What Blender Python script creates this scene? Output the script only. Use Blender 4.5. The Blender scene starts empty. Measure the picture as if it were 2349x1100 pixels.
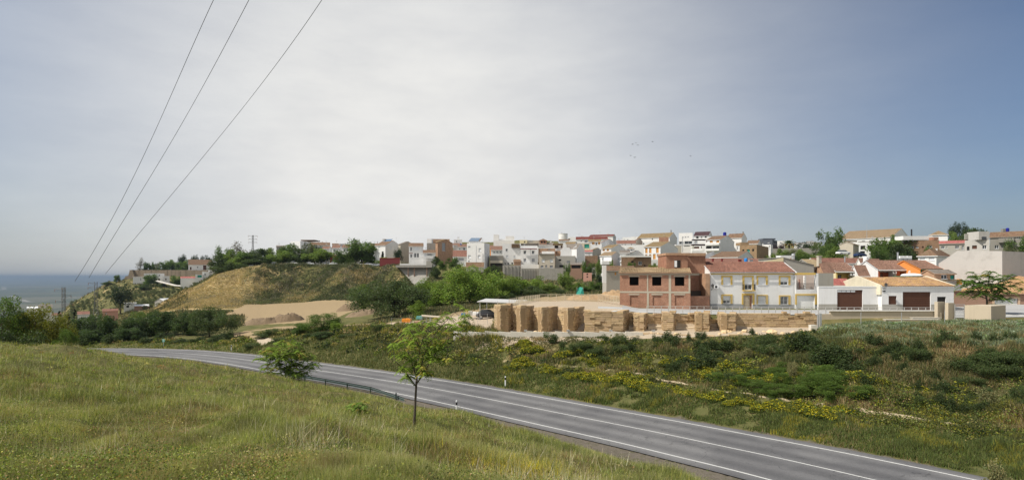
import bpy, math, random
import numpy as np
R = math.radians
F = 1305.0; CX = 1174.5; HY = 635.0
sc = bpy.context.scene
col = sc.collection
rng = np.random.default_rng(7)
random.seed(5)
def P(px, py, Y): return ((px-CX)/F*Y, Y, (HY-py)/F*Y)
def Z(py, Y): return (HY-py)/F*Y

# ------------------------------------------------------------------ materials
MATS = {}
def nodes(name):
    m = bpy.data.materials.new(name); m.use_nodes = True
    nt = m.node_tree; nt.nodes.clear()
    out = nt.nodes.new('ShaderNodeOutputMaterial')
    return m, nt, out
def N(nt, t, **kw):
    n = nt.nodes.new(t)
    for k, v in kw.items():
        if k.startswith('i_'):
            key = k[2:]
            key = int(key) if key.isdigit() else key.replace('_', ' ')
            n.inputs[key].default_value = v
        else: setattr(n, k, v)
    return n
def L(nt, a, b): nt.links.new(a, b)
def c4(c): return (c[0], c[1], c[2], 1)
def mixc(nt, fac, a, b, blend='MIX'):
    m = N(nt, 'ShaderNodeMix', data_type='RGBA', blend_type=blend)
    for sock, v in ((m.inputs[0], fac), (m.inputs[6], a), (m.inputs[7], b)):
        if hasattr(v, 'links'): L(nt, v, sock)
        elif isinstance(v, (int, float)): sock.default_value = v
        else: sock.default_value = c4(v)
    return m.outputs[2]
def ramp(nt, fac, stops):
    r = N(nt, 'ShaderNodeValToRGB'); L(nt, fac, r.inputs[0])
    e = r.color_ramp.elements
    e[0].position, e[0].color = stops[0][0], c4(stops[0][1])
    e[1].position, e[1].color = stops[-1][0], c4(stops[-1][1])
    for p, c in stops[1:-1]:
        x = e.new(p); x.color = c4(c)
    return r.outputs[0]
def noise(nt, vec, scale, detail=4, rough=.6, out='Fac'):
    n = N(nt, 'ShaderNodeTexNoise'); n.inputs['Scale'].default_value = scale
    n.inputs['Detail'].default_value = detail; n.inputs['Roughness'].default_value = rough
    if vec is not None: L(nt, vec, n.inputs['Vector'])
    return n.outputs[out]
def finish(nt, out, color, rough=.85, bump=None, bdist=.02, spec=.3, metal=0):
    b = N(nt, 'ShaderNodeBsdfPrincipled')
    if hasattr(color, 'links'): L(nt, color, b.inputs['Base Color'])
    else: b.inputs['Base Color'].default_value = c4(color)
    b.inputs['Roughness'].default_value = rough
    b.inputs['Specular IOR Level'].default_value = spec
    b.inputs['Metallic'].default_value = metal
    if bump is not None:
        bp = N(nt, 'ShaderNodeBump'); bp.inputs['Distance'].default_value = bdist
        bp.inputs['Strength'].default_value = .8
        L(nt, bump, bp.inputs['Height']); L(nt, bp.outputs[0], b.inputs['Normal'])
    L(nt, b.outputs[0], out.inputs[0])
    return b
def m_plain(name, c, rough=.7, metal=0, var=.12):
    if name in MATS: return MATS[name]
    m, nt, out = nodes(name)
    tc = N(nt, 'ShaderNodeTexCoord').outputs['Object']
    f = noise(nt, tc, 3.0, 5)
    cc = mixc(nt, f, [x*(1-var) for x in c], [min(1, x*(1+var)) for x in c])
    finish(nt, out, cc, rough, metal=metal)
    MATS[name] = m; return m
def m_plaster(name, c, dirt=.35, dirtc=(.30, .27, .22), st=1.0):
    """painted render: mottled, rain streaks running down from the top, stained blotches"""
    if name in MATS: return MATS[name]
    m, nt, out = nodes(name)
    tc = N(nt, 'ShaderNodeTexCoord').outputs['Object']
    mp = N(nt, 'ShaderNodeMapping'); L(nt, tc, mp.inputs[0]); mp.inputs['Scale'].default_value = (1.6, 1.6, .16)
    streak = noise(nt, mp.outputs[0], 2.2, 5, .65)
    blot = noise(nt, tc, .55, 6, .62)
    s = ramp(nt, streak, [(.50, (0, 0, 0)), (.8, (st, st, st))])
    b = ramp(nt, blot, [(.5, (0, 0, 0)), (.8, (1, 1, 1))])
    mx = mixc(nt, 1, s, b, 'ADD')
    mm = N(nt, 'ShaderNodeMath', operation='MULTIPLY'); L(nt, mx, mm.inputs[0]); mm.inputs[1].default_value = dirt
    mm.use_clamp = True
    fine = noise(nt, tc, 9, 4)
    base = mixc(nt, fine, [x*.93 for x in c], [min(.92, x*1.04) for x in c])
    cc = mixc(nt, mm.outputs[0], base, [c[i]*.45+dirtc[i]*.4 for i in range(3)])
    finish(nt, out, cc, .9, bump=fine, bdist=.01, spec=.15)
    MATS[name] = m; return m
def m_brick(name, c1, c2, mortar, bw=.26, bh=.09, patch=None):
    if name in MATS: return MATS[name]
    m, nt, out = nodes(name)
    tc = N(nt, 'ShaderNodeTexCoord').outputs['Object']
    sp = N(nt, 'ShaderNodeSeparateXYZ'); L(nt, tc, sp.inputs[0])
    ad = N(nt, 'ShaderNodeMath', operation='ADD'); L(nt, sp.outputs[0], ad.inputs[0]); L(nt, sp.outputs[1], ad.inputs[1])
    cb = N(nt, 'ShaderNodeCombineXYZ'); L(nt, ad.outputs[0], cb.inputs[0]); L(nt, sp.outputs[2], cb.inputs[1])
    br = N(nt, 'ShaderNodeTexBrick'); L(nt, cb.outputs[0], br.inputs['Vector'])
    br.inputs['Color1'].default_value = c4(c1); br.inputs['Color2'].default_value = c4(c2)
    br.inputs['Mortar'].default_value = c4(mortar); br.inputs['Scale'].default_value = 1
    br.inputs['Mortar Size'].default_value = bh*.1; br.inputs['Brick Width'].default_value = bw; br.inputs['Row Height'].default_value = bh
    br.inputs['Bias'].default_value = .1
    f = noise(nt, tc, .9, 6, .65)
    d = ramp(nt, f, [(.3, (.72, .70, .68)), (.7, (1.15, 1.12, 1.08))])
    cc = mixc(nt, 1, br.outputs['Color'], d, 'MULTIPLY')
    finish(nt, out, cc, .92, bump=br.outputs['Fac'], bdist=-.008, spec=.1)
    MATS[name] = m; return m
def m_tile(name, c, c2=None, lichen=None, period=.24, amt=.45):
    """clay tile: a wave across, row breaks along the slope, patches of lichen and newer tiles"""
    if name in MATS: return MATS[name]
    m, nt, out = nodes(name)
    c2 = c2 or [x*.7 for x in c]
    tc = N(nt, 'ShaderNodeTexCoord').outputs['UV']
    oc = N(nt, 'ShaderNodeTexCoord').outputs['Object']
    sp = N(nt, 'ShaderNodeSeparateXYZ'); L(nt, tc, sp.inputs[0])
    wx = N(nt, 'ShaderNodeMath', operation='MULTIPLY'); L(nt, sp.outputs[0], wx.inputs[0]); wx.inputs[1].default_value = 2*math.pi/period
    sn = N(nt, 'ShaderNodeMath', operation='SINE'); L(nt, wx.outputs[0], sn.inputs[0])
    br = N(nt, 'ShaderNodeTexBrick'); L(nt, tc, br.inputs['Vector']); br.inputs['Scale'].default_value = 1
    br.inputs['Brick Width'].default_value = period; br.inputs['Row Height'].default_value = .4; br.offset = 0
    br.inputs['Mortar Size'].default_value = .012; br.inputs['Bias'].default_value = 0
    br.inputs['Color1'].default_value = c4(c); br.inputs['Color2'].default_value = c4(c2)
    br.inputs['Mortar'].default_value = c4([x*.45 for x in c])
    n1 = noise(nt, oc, .8, 6, .7)
    d = ramp(nt, n1, [(.3, (.7, .7, .7)), (.7, (1.15, 1.12, 1.1))])
    cc = mixc(nt, 1, br.outputs['Color'], d, 'MULTIPLY')
    if lichen:
        n2 = noise(nt, oc, 1.6, 8, .75)
        cc = mixc(nt, ramp(nt, n2, [(.47, (0, 0, 0)), (.6, (.8, .8, .8))]), cc, lichen)
    finish(nt, out, cc, .85, bump=sn.outputs[0], bdist=.04, spec=.15)
    MATS[name] = m; return m
def m_glass(name='dark_window_glass', c=(.03, .035, .04)):
    if name in MATS: return MATS[name]
    m, nt, out = nodes(name)
    finish(nt, out, c, .12, spec=.6)
    MATS[name] = m; return m
def m_leaf(name, c, trans=.35, var=True):
    """leaf colour multiplied by a per-leaf natural tint stored on the mesh"""
    if name in MATS: return MATS[name]
    m, nt, out = nodes(name)
    at = N(nt, 'ShaderNodeAttribute', attribute_name='tint')
    cc = mixc(nt, 1, c, at.outputs['Color'], 'MULTIPLY')
    d = N(nt, 'ShaderNodeBsdfPrincipled'); L(nt, cc, d.inputs['Base Color'])
    d.inputs['Roughness'].default_value = .6; d.inputs['Specular IOR Level'].default_value = .25
    t = N(nt, 'ShaderNodeBsdfTranslucent')
    tcol = mixc(nt, 1, cc, (1.15, 1.25, .6), 'MULTIPLY'); L(nt, tcol, t.inputs[0])
    mx = N(nt, 'ShaderNodeMixShader'); mx.inputs[0].default_value = trans
    L(nt, d.outputs[0], mx.inputs[1]); L(nt, t.outputs[0], mx.inputs[2]); L(nt, mx.outputs[0], out.inputs[0])
    MATS[name] = m; return m
def m_bark(name='bark', c=(.09, .075, .06)):
    if name in MATS: return MATS[name]
    m, nt, out = nodes(name)
    tc = N(nt, 'ShaderNodeTexCoord').outputs['Object']
    mp = N(nt, 'ShaderNodeMapping'); L(nt, tc, mp.inputs[0]); mp.inputs['Scale'].default_value = (9, 9, 1.5)
    f = noise(nt, mp.outputs[0], 2, 5)
    finish(nt, out, mixc(nt, f, [x*.55 for x in c], [x*1.5 for x in c]), .95, bump=f, bdist=.02, spec=.1)
    MATS[name] = m; return m

# ------------------------------------------------------------------ mesh building
class MB:
    def __init__(s): s.v = []; s.f = []; s.m = []; s.uv = []
    def face(s, pts, mi=0, uv=None):
        i = len(s.v); s.v += [tuple(p) for p in pts]; s.f.append(tuple(range(i, i+len(pts)))); s.m.append(mi)
        s.uv.append(uv or [(0, 0)]*len(pts))
    def box(s, x0, x1, y0, y1, z0, z1, mi=0, M=None):
        c = [(x0,y0,z0),(x1,y0,z0),(x1,y1,z0),(x0,y1,z0),(x0,y0,z1),(x1,y0,z1),(x1,y1,z1),(x0,y1,z1)]
        if M: c = [M(p) for p in c]
        s.hexa(c, mi)
    def hexa(s, c, mi=0):
        i = len(s.v); s.v += [tuple(p) for p in c]
        for q in ((0,3,2,1),(4,5,6,7),(0,1,5,4),(1,2,6,5),(2,3,7,6),(3,0,4,7)):
            s.f.append(tuple(i+k for k in q)); s.m.append(mi); s.uv.append([(0, 0)]*4)
    def tube(s, pts, rad, n=6, mi=0, cap=True):
        rs = rad if hasattr(rad, '__len__') else [rad]*len(pts)
        base = len(s.v); m = len(pts)
        for k, p in enumerate(pts):
            a = np.array(pts[max(k-1, 0)], float); b = np.array(pts[min(k+1, m-1)], float)
            d = b-a; d /= (np.linalg.norm(d)+1e-9)
            up = np.array((0, 0, 1.)) if abs(d[2]) < .9 else np.array((1., 0, 0))
            u = np.cross(d, up); u /= np.linalg.norm(u); w = np.cross(d, u)
            for j in range(n):
                an = 2*math.pi*j/n
                s.v.append(tuple(np.array(p)+rs[k]*(math.cos(an)*u+math.sin(an)*w)))
        for k in range(m-1):
            for j in range(n):
                a = base+k*n+j; b = base+k*n+(j+1) % n
                s.f.append((a, a+n, b+n, b)); s.m.append(mi); s.uv.append([(0, 0)]*4)
        if cap:
            for k in (0, m-1):
                s.f.append(tuple(base+k*n+j for j in (range(n) if k == 0 else reversed(range(n))))); s.m.append(mi); s.uv.append([(0, 0)]*n)
    def build(s, name, mats, parent=None, smooth=False):
        me = bpy.data.meshes.new(name)
        me.from_pydata(s.v, [], s.f)
        if not isinstance(mats, (list, tuple)): mats = [mats]
        for m in mats: me.materials.append(m)
        me.polygons.foreach_set('material_index', s.m)
        ul = me.uv_layers.new(name='UVMap')
        flat = [c for u in s.uv for p in u for c in p]
        ul.data.foreach_set('uv', flat)
        if smooth: me.polygons.foreach_set('use_smooth', [True]*len(s.f))
        me.update()
        o = bpy.data.objects.new(name, me); col.objects.link(o)
        if parent: o.parent = parent
        return o
def npmesh(name, V, k, mat, tint=None, parent=None, smooth=False):
    """V: (n*k,3) vertices, every k of them one face"""
    n = len(V)//k
    me = bpy.data.meshes.new(name)
    me.vertices.add(n*k); me.vertices.foreach_set('co', np.ascontiguousarray(V, np.float32).ravel())
    me.loops.add(n*k); me.loops.foreach_set('vertex_index', np.arange(n*k, dtype=np.int32))
    me.polygons.add(n); me.polygons.foreach_set('loop_start', np.arange(0, n*k, k, dtype=np.int32))
    me.polygons.foreach_set('loop_total', np.full(n, k, np.int32))
    for m in (mat if isinstance(mat, list) else [mat]): me.materials.append(m)
    if tint is not None:
        a = me.attributes.new('tint', 'FLOAT_COLOR', 'POINT')
        t = np.ones((n*k, 4), np.float32); t[:, :3] = tint
        a.data.foreach_set('color', t.ravel())
    me.update(calc_edges=True)
    o = bpy.data.objects.new(name, me); col.objects.link(o)
    if parent: o.parent = parent
    return o
def tag(o, label=None, cat=None, group=None, kind=None):
    if label: o['label'] = label
    if cat: o['category'] = cat
    if group: o['group'] = group
    if kind: o['kind'] = kind
    return o
def empty(name, loc, rz, label, cat, group=None):
    o = bpy.data.objects.new(name, None); o.empty_display_size = .5; col.objects.link(o)
    o.location = loc; o.rotation_euler = (0, 0, rz)
    return tag(o, label, cat, group, 'thing')
def copy_tree(o, label=None, group=None):
    c = o.copy(); col.objects.link(c)
    if label: c['label'] = label
    if group: c['group'] = group
    for ch in list(o.children):
        d = ch.copy(); col.objects.link(d); d.parent = c
        for g in list(ch.children):
            e = g.copy(); col.objects.link(e); e.parent = d
    return c

# ------------------------------------------------------------------ value noise
_tab = np.random.default_rng(3).random((256, 256))
def vnoise(x, y):
    xi = np.floor(x).astype(int); yi = np.floor(y).astype(int)
    fx = x-xi; fy = y-yi; fx = fx*fx*(3-2*fx); fy = fy*fy*(3-2*fy)
    a = _tab[xi & 255, yi & 255]; b = _tab[(xi+1) & 255, yi & 255]
    c = _tab[xi & 255, (yi+1) & 255]; d = _tab[(xi+1) & 255, (yi+1) & 255]
    return (a*(1-fx)+b*fx)*(1-fy)+(c*(1-fx)+d*fx)*fy
def fbm(x, y, o=4):
    s = 0; a = .5; t = 0
    for k in range(o):
        s = s+a*vnoise(x*2**k+17*k, y*2**k+31*k); t += a; a *= .55
    return s/t

# ------------------------------------------------------------------ road line
_far = [(2238,1100,9.0),(1700,993,9.6),(1400,938.6,9.95),(1000,870,10.45),(720,832,11.15),(600,816.5,11.7),(500,807,12.2),(400,801.5,12.65),(240,799,13.3)]
_fp = [(64,-37,-7.4),(49,-15,-7.9),(34,6,-8.5)]+[((a-CX)/F*(F*h/(b-HY)), F*h/(b-HY), -h) for a, b, h in _far]+[(-100,111,-14.2),(-130,115,-15.3),(-170,115,-17)]
def catmull(pts, n=16):
    p = np.array(pts, float); p = np.vstack([2*p[0]-p[1], p, 2*p[-1]-p[-2]]); out = []
    for i in range(1, len(p)-2):
        for t in np.linspace(0, 1, n, endpoint=False):
            a, b, c, d = p[i-1], p[i], p[i+1], p[i+2]
            out.append(.5*((2*b)+(-a+c)*t+(2*a-5*b+4*c-d)*t*t+(-a+3*b-3*c+d)*t**3))
    out.append(p[-2]); return np.array(out)
_f = catmull(_fp); _d = np.gradient(_f[:, :2], axis=0); _d /= np.linalg.norm(_d, axis=1)[:, None]
ROAD = _f.copy(); ROAD[:, 0] += -_d[:, 1]*3.5; ROAD[:, 1] += _d[:, 0]*3.5
_rd = np.gradient(ROAD[:, :2], axis=0); _rd /= np.linalg.norm(_rd, axis=1)[:, None]
ROADN = np.stack([-_rd[:, 1], _rd[:, 0]], 1)        # left normal of travel (= towards camera side)
if ROADN[60] @ np.array([-1, -1]) < 0: ROADN = -ROADN
def road_near(x, y):
    """signed distance to centre line (+ towards camera) and road z"""
    x = np.asarray(x, float); y = np.asarray(y, float)
    d = np.full(x.shape, 999.); zr = np.zeros(x.shape)
    msk = (y < 135) & (y > -50)
    xs, ys = x[msk], y[msk]; dd = np.empty(len(xs)); zz = np.empty(len(xs))
    for i in range(0, len(xs), 20000):
        ax = xs[i:i+20000, None]-ROAD[None, :, 0]; ay = ys[i:i+20000, None]-ROAD[None, :, 1]
        q = ax*ax+ay*ay; j = q.argmin(1); r = np.arange(len(j))
        sgn = np.sign(ax[r, j]*ROADN[j, 0]+ay[r, j]*ROADN[j, 1])
        perp = ax[r, j]*ROADN[j, 0]+ay[r, j]*ROADN[j, 1]
        dist = np.sqrt(q[r, j]); near = dist < 12
        dd[i:i+20000] = np.where(near, perp, sgn*dist); zz[i:i+20000] = ROAD[j, 2]
    d[msk] = dd; zr[msk] = zz
    return d, zr

# ------------------------------------------------------------------ terrain profiles: u -> [(distance, image row seen there)]
PROF = {
 -500: [(2,-2.3),(8,-2.8),(20,-4.1),(35,-5.0),(50,-5.8),(58,-7.2),(75,-11.2),(100,-14.5),(130,-17),(200,-30),(400,-75),(700,-140),(1100,-200)],
 0:   [(2,-2.3),(8,-2.85),(20,905),(35,825),(50,787),(58,797),(75,-11.2),(100,-14.2),(130,-17),(200,-28),(400,-70),(700,-130),(1100,-195)],
 160: [(2,-2.3),(8,-2.85),(20,918),(35,842),(52,795),(58,801),(75,-11.2),(100,-13.6),(112,-13.8),(140,-16),(200,-24),(300,-28),(400,-29),(480,-25),(520,-25),(600,-50),(800,-110),(1100,-190)],
 250: [(2,-2.3),(8,-2.85),(20,930),(35,855),(53,808),(59,810),(72,-11.2),(104,-13.3),(112,-12.7),(140,-14.5),(200,-20),(300,-24),(400,-22),(480,-14),(520,-4.5),(545,-8),(600,-30),(800,-100),(1100,-185)],
 300: [(2,-2.3),(8,-2.85),(20,935),(35,862),(54,818),(60,820),(72,-11.2),(103,-13.1),(110,-12.6),(140,-14),(200,-18),(300,-21),(400,-19),(450,-15),(500,-8),(530,-3.5),(545,-1),(600,0),(700,-2),(900,-60),(1200,-185)],
 360: [(2,-2.3),(8,-2.85),(20,942),(35,870),(55,829),(60,831),(75,-11.6),(100,-12.7),(105,-12.3),(150,-12.8),(200,-12.6),(230,-13.2),(245,-14),(300,-18),(400,-16.5),(450,-13),(500,-8.5),(530,-5),(545,4.5),(620,5),(800,-10),(1200,-170)],
 426: [(2,-2.3),(8,-2.85),(20,948),(35,878),(55,836),(61,839),(75,-11.6),(97,-12.6),(102,-12.2),(150,-12.5),(200,-11.8),(250,-5.7),(262,-7),(300,-13),(400,-16),(450,-12.5),(500,-8.5),(530,-5),(550,4.5),(620,5),(800,5),(1200,-150)],
 500: [(2,-2.3),(8,-2.85),(20,952),(35,884),(55,842),(61,846),(75,-11.4),(93,-12.2),(98,-11.8),(120,-12.2),(150,-12),(205,-11.5),(270,1.6),(300,2),(400,3),(560,5),(800,5),(1200,-120)],
 600: [(2,-2.3),(8,-2.85),(20,957),(35,894),(52,860),(57,862),(64,-11.05),(74,-11.3),(85,-11.8),(89,-11.3),(96,-10.6),(102,-10.6),(120,755),(135,744),(170,-11.6),(228,695),(270,609),(300,5.6),(500,6),(900,0)],
 700: [(2,-2.3),(8,-2.85),(20,960),(35,905),(48,879),(53,881),(58,-10.85),(66,-11.1),(72,-11.2),(76,-11.2),(80,-10.6),(88,-9.2),(110,752),(130,739),(170,-10.6),(225,692),(265,608),(300,6.4),(500,8),(900,0)],
 850: [(2,-2.3),(8,-2.8),(18,-5.15),(34,921),(43,909),(47,908),(50,-10.45),(60,-10.7),(66,-10.8),(70,-10.1),(74,-9.5),(85,758),(100,745),(120,727),(150,711),(215,688),(255,612),(300,6.6),(430,12),(900,0)],
 920: [(2,-2.3),(8,-2.8),(16,-4.9),(33,-8.0),(40,-9.15),(45,-9.9),(48,-10.35),(60,-10.4),(63,-10.2),(68,-9.6),(82,758),(95,743),(115,722),(150,702),(210,680),(236,662),(246,640),(253,614),(300,603),(430,13),(900,0)],
 965: [(2,-2.3),(8,-2.8),(14,-4.7),(30,-7.4),(38,-9.1),(44,-10.1),(48,-10.3),(60,-10.3),(62,-10),(67,-9.4),(81,757),(92,742),(112,720),(150,698),(205,675),(225,664),(243,661),(252,640),(255,612),(300,602),(430,13.5),(900,0)],
 1000:[(2,-2.3),(7,-2.75),(12,-4.35),(24,-6.4),(33,-8.15),(39,-9.3),(43,-10.1),(50,-10.2),(57,-10.4),(62,-9.8),(66,-9.2),(80,757),(90,741),(110,718),(150,694),(200,668),(218,646),(232,620),(240,612),(300,601),(430,14),(900,0)],
 1060:[(2,-2.3),(7,-2.9),(12,-4.5),(24,-6.6),(36,-8.6),(44,-9.8),(50,-10.1),(55,-10.3),(59,-9.8),(63,-8.9),(67,-7.3),(69,-6.9),(72,-6.75),(85,740),(110,712),(150,686),(200,660),(222,642),(233,618),(240,612),(300,599),(430,555),(600,18),(900,0)],
 1130:[(2,-2.4),(8,-3.2),(13,-4.7),(23,-6.7),(33,-8.7),(42,-10),(54,-10.2),(57,-9.7),(61,-9.1),(66,-7.2),(68,-6.85),(71,-6.7),(85,737),(110,708),(150,678),(200,655),(226,642),(234,626),(240,612),(300,599),(430,555),(600,20),(900,0)],
 1195:[(2,-2.4),(8,-3.3),(14,-5),(22,-6.66),(30,-8.2),(37,-9.8),(44,-10.1),(52,-10.1),(55,-9.6),(58,-9),(66,-7.15),(68.2,-6.75),(72.5,-6.6),(73.3,-3.95),(92,689),(100,-5),(130,-5),(150,678),(200,652),(228,642),(237.5,641),(241,606),(300,595),(430,550),(600,20),(900,0)],
 1300:[(2,-2.4),(8,-3.4),(14,-5.2),(22,-7),(29,-8.6),(33,-9.6),(40,-9.9),(46.5,-9.85),(49,-9.5),(52,-9.1),(64,-7.35),(66,-7.05),(68.2,-6.7),(72.5,-6.55),(73.3,-3.95),(95,689),(100,-4.4),(110,-4.0),(130,-4.4),(160,668),(200,648),(228,642),(233,640),(236,610),(300,592),(400,562),(430,553),(600,18),(900,0)],
 1425:[(2,-2.4),(8,-3.5),(14,-5.3),(20,-6.9),(27,-8.8),(31,-9.6),(37,-9.8),(43,-9.65),(46,-9.3),(49,-8.9),(62,-7.2),(65,-7.0),(67.6,-6.65),(70.2,-6.5),(71.2,-4.1),(90,-4.2),(110,-4.3),(140,-3.4),(200,640),(228,630),(300,597),(400,562),(430,553),(600,20),(900,0)],
 1460:[(2,-2.4),(8,-3.5),(14,-5.4),(20,-7),(27,-8.9),(30,-9.5),(36,-9.7),(42,-9.65),(45,-9.3),(48,-8.9),(62,-7.2),(64.5,-6.9),(67,-6.5),(70.3,752),(71.2,-4.5),(84,-4.65),(100,-4.6),(150,-2),(200,622),(300,596),(400,562),(450,20),(600,20),(900,0)],
 1650:[(2,-2.4),(8,-3.7),(14,-5.8),(20,-7.6),(24,-9),(28,-9.45),(36,-9.55),(39,-9.2),(42,-8.8),(60,-6.95),(62.5,-6.75),(66,-6.45),(70.3,750),(71.2,-4.75),(84,-4.85),(100,-4.6),(120,668),(200,609),(300,585),(400,558),(450,22),(600,20),(900,0)],
 1868:[(2,-2.4),(8,-3.9),(14,-6.3),(18,-7.9),(21,-9),(26,-9.3),(31.5,-9.4),(34,-9.1),(37,-8.8),(54,-6.8),(58,-6.6),(62,-6.5),(66,-6.1),(70.3,750),(71.2,-4.8),(84,-4.9),(100,-4.5),(130,661),(200,600),(300,578),(400,563),(600,20),(900,0)],
 1890:[(2,-2.4),(8,-3.9),(14,-6.3),(18,-7.9),(21,-9),(26,-9.3),(31.3,-9.4),(34,-9.1),(36.5,-8.8),(47.5,800),(50,783),(53,772),(66,748),(70.3,742),(71.2,-4.8),(84,-4.9),(100,-4.5),(130,661),(200,600),(300,578),(400,563),(600,20),(900,0)],
 2000:[(2,-2.4),(8,-3.9),(14,-6.3),(18,-7.9),(21,-9),(28.5,-9.2),(31,-8.9),(34,-8.6),(45,827),(46.5,795),(48,782),(66,740),(70.3,734),(71.2,-4.85),(84,-4.9),(100,-4.4),(130,660),(200,600),(300,577),(400,563),(600,20),(900,0)],
 2200:[(2,-2.4),(8,-3.9),(14,-6.3),(18,-7.9),(21,-9),(26,-9),(29,-8.7),(32,-8.5),(40,876),(43,812),(44,-5.3),(66,737),(70.3,-5.2),(74,-5.0),(84,-4.9),(100,-4),(140,645),(200,603),(300,580),(400,567),(600,20),(900,0)],
 2349:[(2,-2.4),(8,-3.9),(14,-6.3),(18,-7.9),(21,-8.9),(24,-8.8),(27,-8.6),(31,-8.3),(38,890),(41,820),(42.5,-5.3),(66,736),(84,-4.9),(100,-4),(140,645),(200,605),(300,582),(400,570),(600,20),(900,0)],
 2900:[(2,-2.4),(8,-3.9),(14,-6.3),(18,-7.9),(22,-8.8),(26,-8.4),(30,-8.1),(37,-7),(41,-5.5),(66,-5.1),(84,-4.9),(140,-1),(200,5),(400,20),(600,20),(900,0)],
}
PU = np.array(sorted(PROF)); _PY = {}
for u in PU:
    ys = [a for a, b in PROF[u]]; zs = [b if b < 100 else Z(b, a) for a, b in PROF[u]]
    _PY[u] = (np.array(ys, float), np.array(zs, float))
def PXc(px, Y): return (px-CX)/F*Y
def base_z(x, y):
    yc = np.maximum(y, 3.0)
    u = np.clip(CX+F*x/yc, PU[0], PU[-1])
    j = np.clip(np.searchsorted(PU, u, side='right')-1, 0, len(PU)-2)
    t = (u-PU[j])/(PU[j+1]-PU[j])
    out = np.zeros(np.shape(x))
    for k in range(len(PU)):
        w = np.where(j == k, 1-t, np.where(j+1 == k, t, 0))
        m = w > 0
        if m.any(): out[m] += w[m]*np.interp(yc[m], *_PY[PU[k]])
    return out
def tz(x, y, rough=True):
    x = np.atleast_1d(np.asarray(x, float)); y = np.atleast_1d(np.asarray(y, float))
    z = base_z(x, y)
    if rough:
        flat = (y > 66.5) & (y < 96) & (x > 1)          # paved platform and street
        a = np.where(flat, 0, 1.0)
        z = z+a*(fbm(x*.9, y*.9, 3)-.5)*.28*np.clip(y/10, .3, 1)
        slope = np.clip((y-229)/14, 0, 1)*np.clip((300-y)/20, 0, 1)*(x < -25)
        z = z+slope*((fbm(x*.08, y*.02+3, 4)-.5)*12*np.exp(-((y-247)/22.)**2))
        for hx, hy, rx_, ry_, am in ((PXc(690, 247), 247, 13, 13, -4.5), (PXc(590, 246), 246, 7, 16, 1.8), (PXc(790, 244), 244, 8, 12, 1.2), (PXc(850, 240), 240, 10, 10, -2.5), (PXc(740, 250), 250, 5, 9, 1.6)):
            z = z+am*np.exp(-((x-hx)/rx_)**2-((y-hy)/ry_)**2)*(y < 262)
        far = np.clip((y-300)/80, 0, 1)*(x < -60)
        z = z+far*(fbm(x*.03, y*.03, 3)-.5)*4
    d, zr = road_near(x, y)
    z = z+((fbm(x*.21+3, y*.21, 4)-.5)*1.5+(fbm(x*.6+3, y*.6, 3)-.5)*.45)*np.clip((d-9)/5, 0, 1)*np.clip((y-5)/9, 0, 1)*(y < 76)
    uu_ = CX+F*x/np.maximum(y, 3); z = z+((fbm(x*.33+7, y*.33, 4)-.5)*1.9)*np.clip((-d-10.5)/3, 0, 1)*np.clip((np.where(uu_ > 1880, np.interp(uu_, [1880, 2000, 2200, 2400], [47, 44, 39.5, 38.5]), 62.5)-y)/2.5, 0, 1)*(uu_ > 1000)*(y > 27)
    ad = np.abs(d); s = np.clip((ad-4.5)/np.where(d > 0, 4.0, 3.0), 0, 1); s = s*s*(3-2*s)
    z = (zr-.06)*(1-s)+z*s
    return z
def y_at(px, py, lo=27., hi=64.):
    ys = np.linspace(lo, hi, 300); r = HY-tz((px-CX)/F*ys, ys)*F/ys; j = np.where(r <= py)[0]
    return float(ys[j[0]]) if len(j) else hi
def tz1(x, y): return float(tz([x], [y])[0])
# ------------------------------------------------------------------ ground sheet
def in_poly(x, y, poly):
    c = np.zeros(x.shape, bool); n = len(poly)
    for i in range(n):
        x1, y1 = poly[i]; x2, y2 = poly[(i+1) % n]
        k = ((y1 > y) != (y2 > y)) & (x < (x2-x1)*(y-y1)/(y2-y1+1e-12)+x1)
        c ^= k
    return c
def PX(px, Y): return ((px-CX)/F*Y, Y)
FIELD = [PX(520,140),PX(655,132),PX(765,128),PX(800,150),PX(865,170),PX(852,212),PX(700,224.5),PX(620,225),PX(560,214),PX(512,185)]
YARD = [PX(1040,76),PX(1132,71),PX(1132,84),PX(1180,96),PX(1180,120),PX(1050,110),PX(985,92)]
TRACK = np.array([PX(520,107),PX(560,119),PX(640,121),PX(700,112),PX(760,106),PX(830,102),PX(900,99),PX(960,92),PX(1040,84)])
TRACK2 = np.array([PX(560,119),PX(580,104),PX(615,93)])
BENCH = np.array([PX(1130,61.5),PX(1300,55),PX(1460,50.5),PX(1650,43.5),PX(1868,38.5),PX(2000,35.3),PX(2200,32.6),PX(2349,31),PX(2800,29)])
def dist_line(x, y, line):
    d = np.full(x.shape, 1e9)
    for (a, b) in zip(line[:-1], line[1:]):
        ab = b-a; t = np.clip(((x-a[0])*ab[0]+(y-a[1])*ab[1])/(ab@ab), 0, 1)
        d = np.minimum(d, np.hypot(x-a[0]-t*ab[0], y-a[1]-t*ab[1]))
    return d
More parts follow.
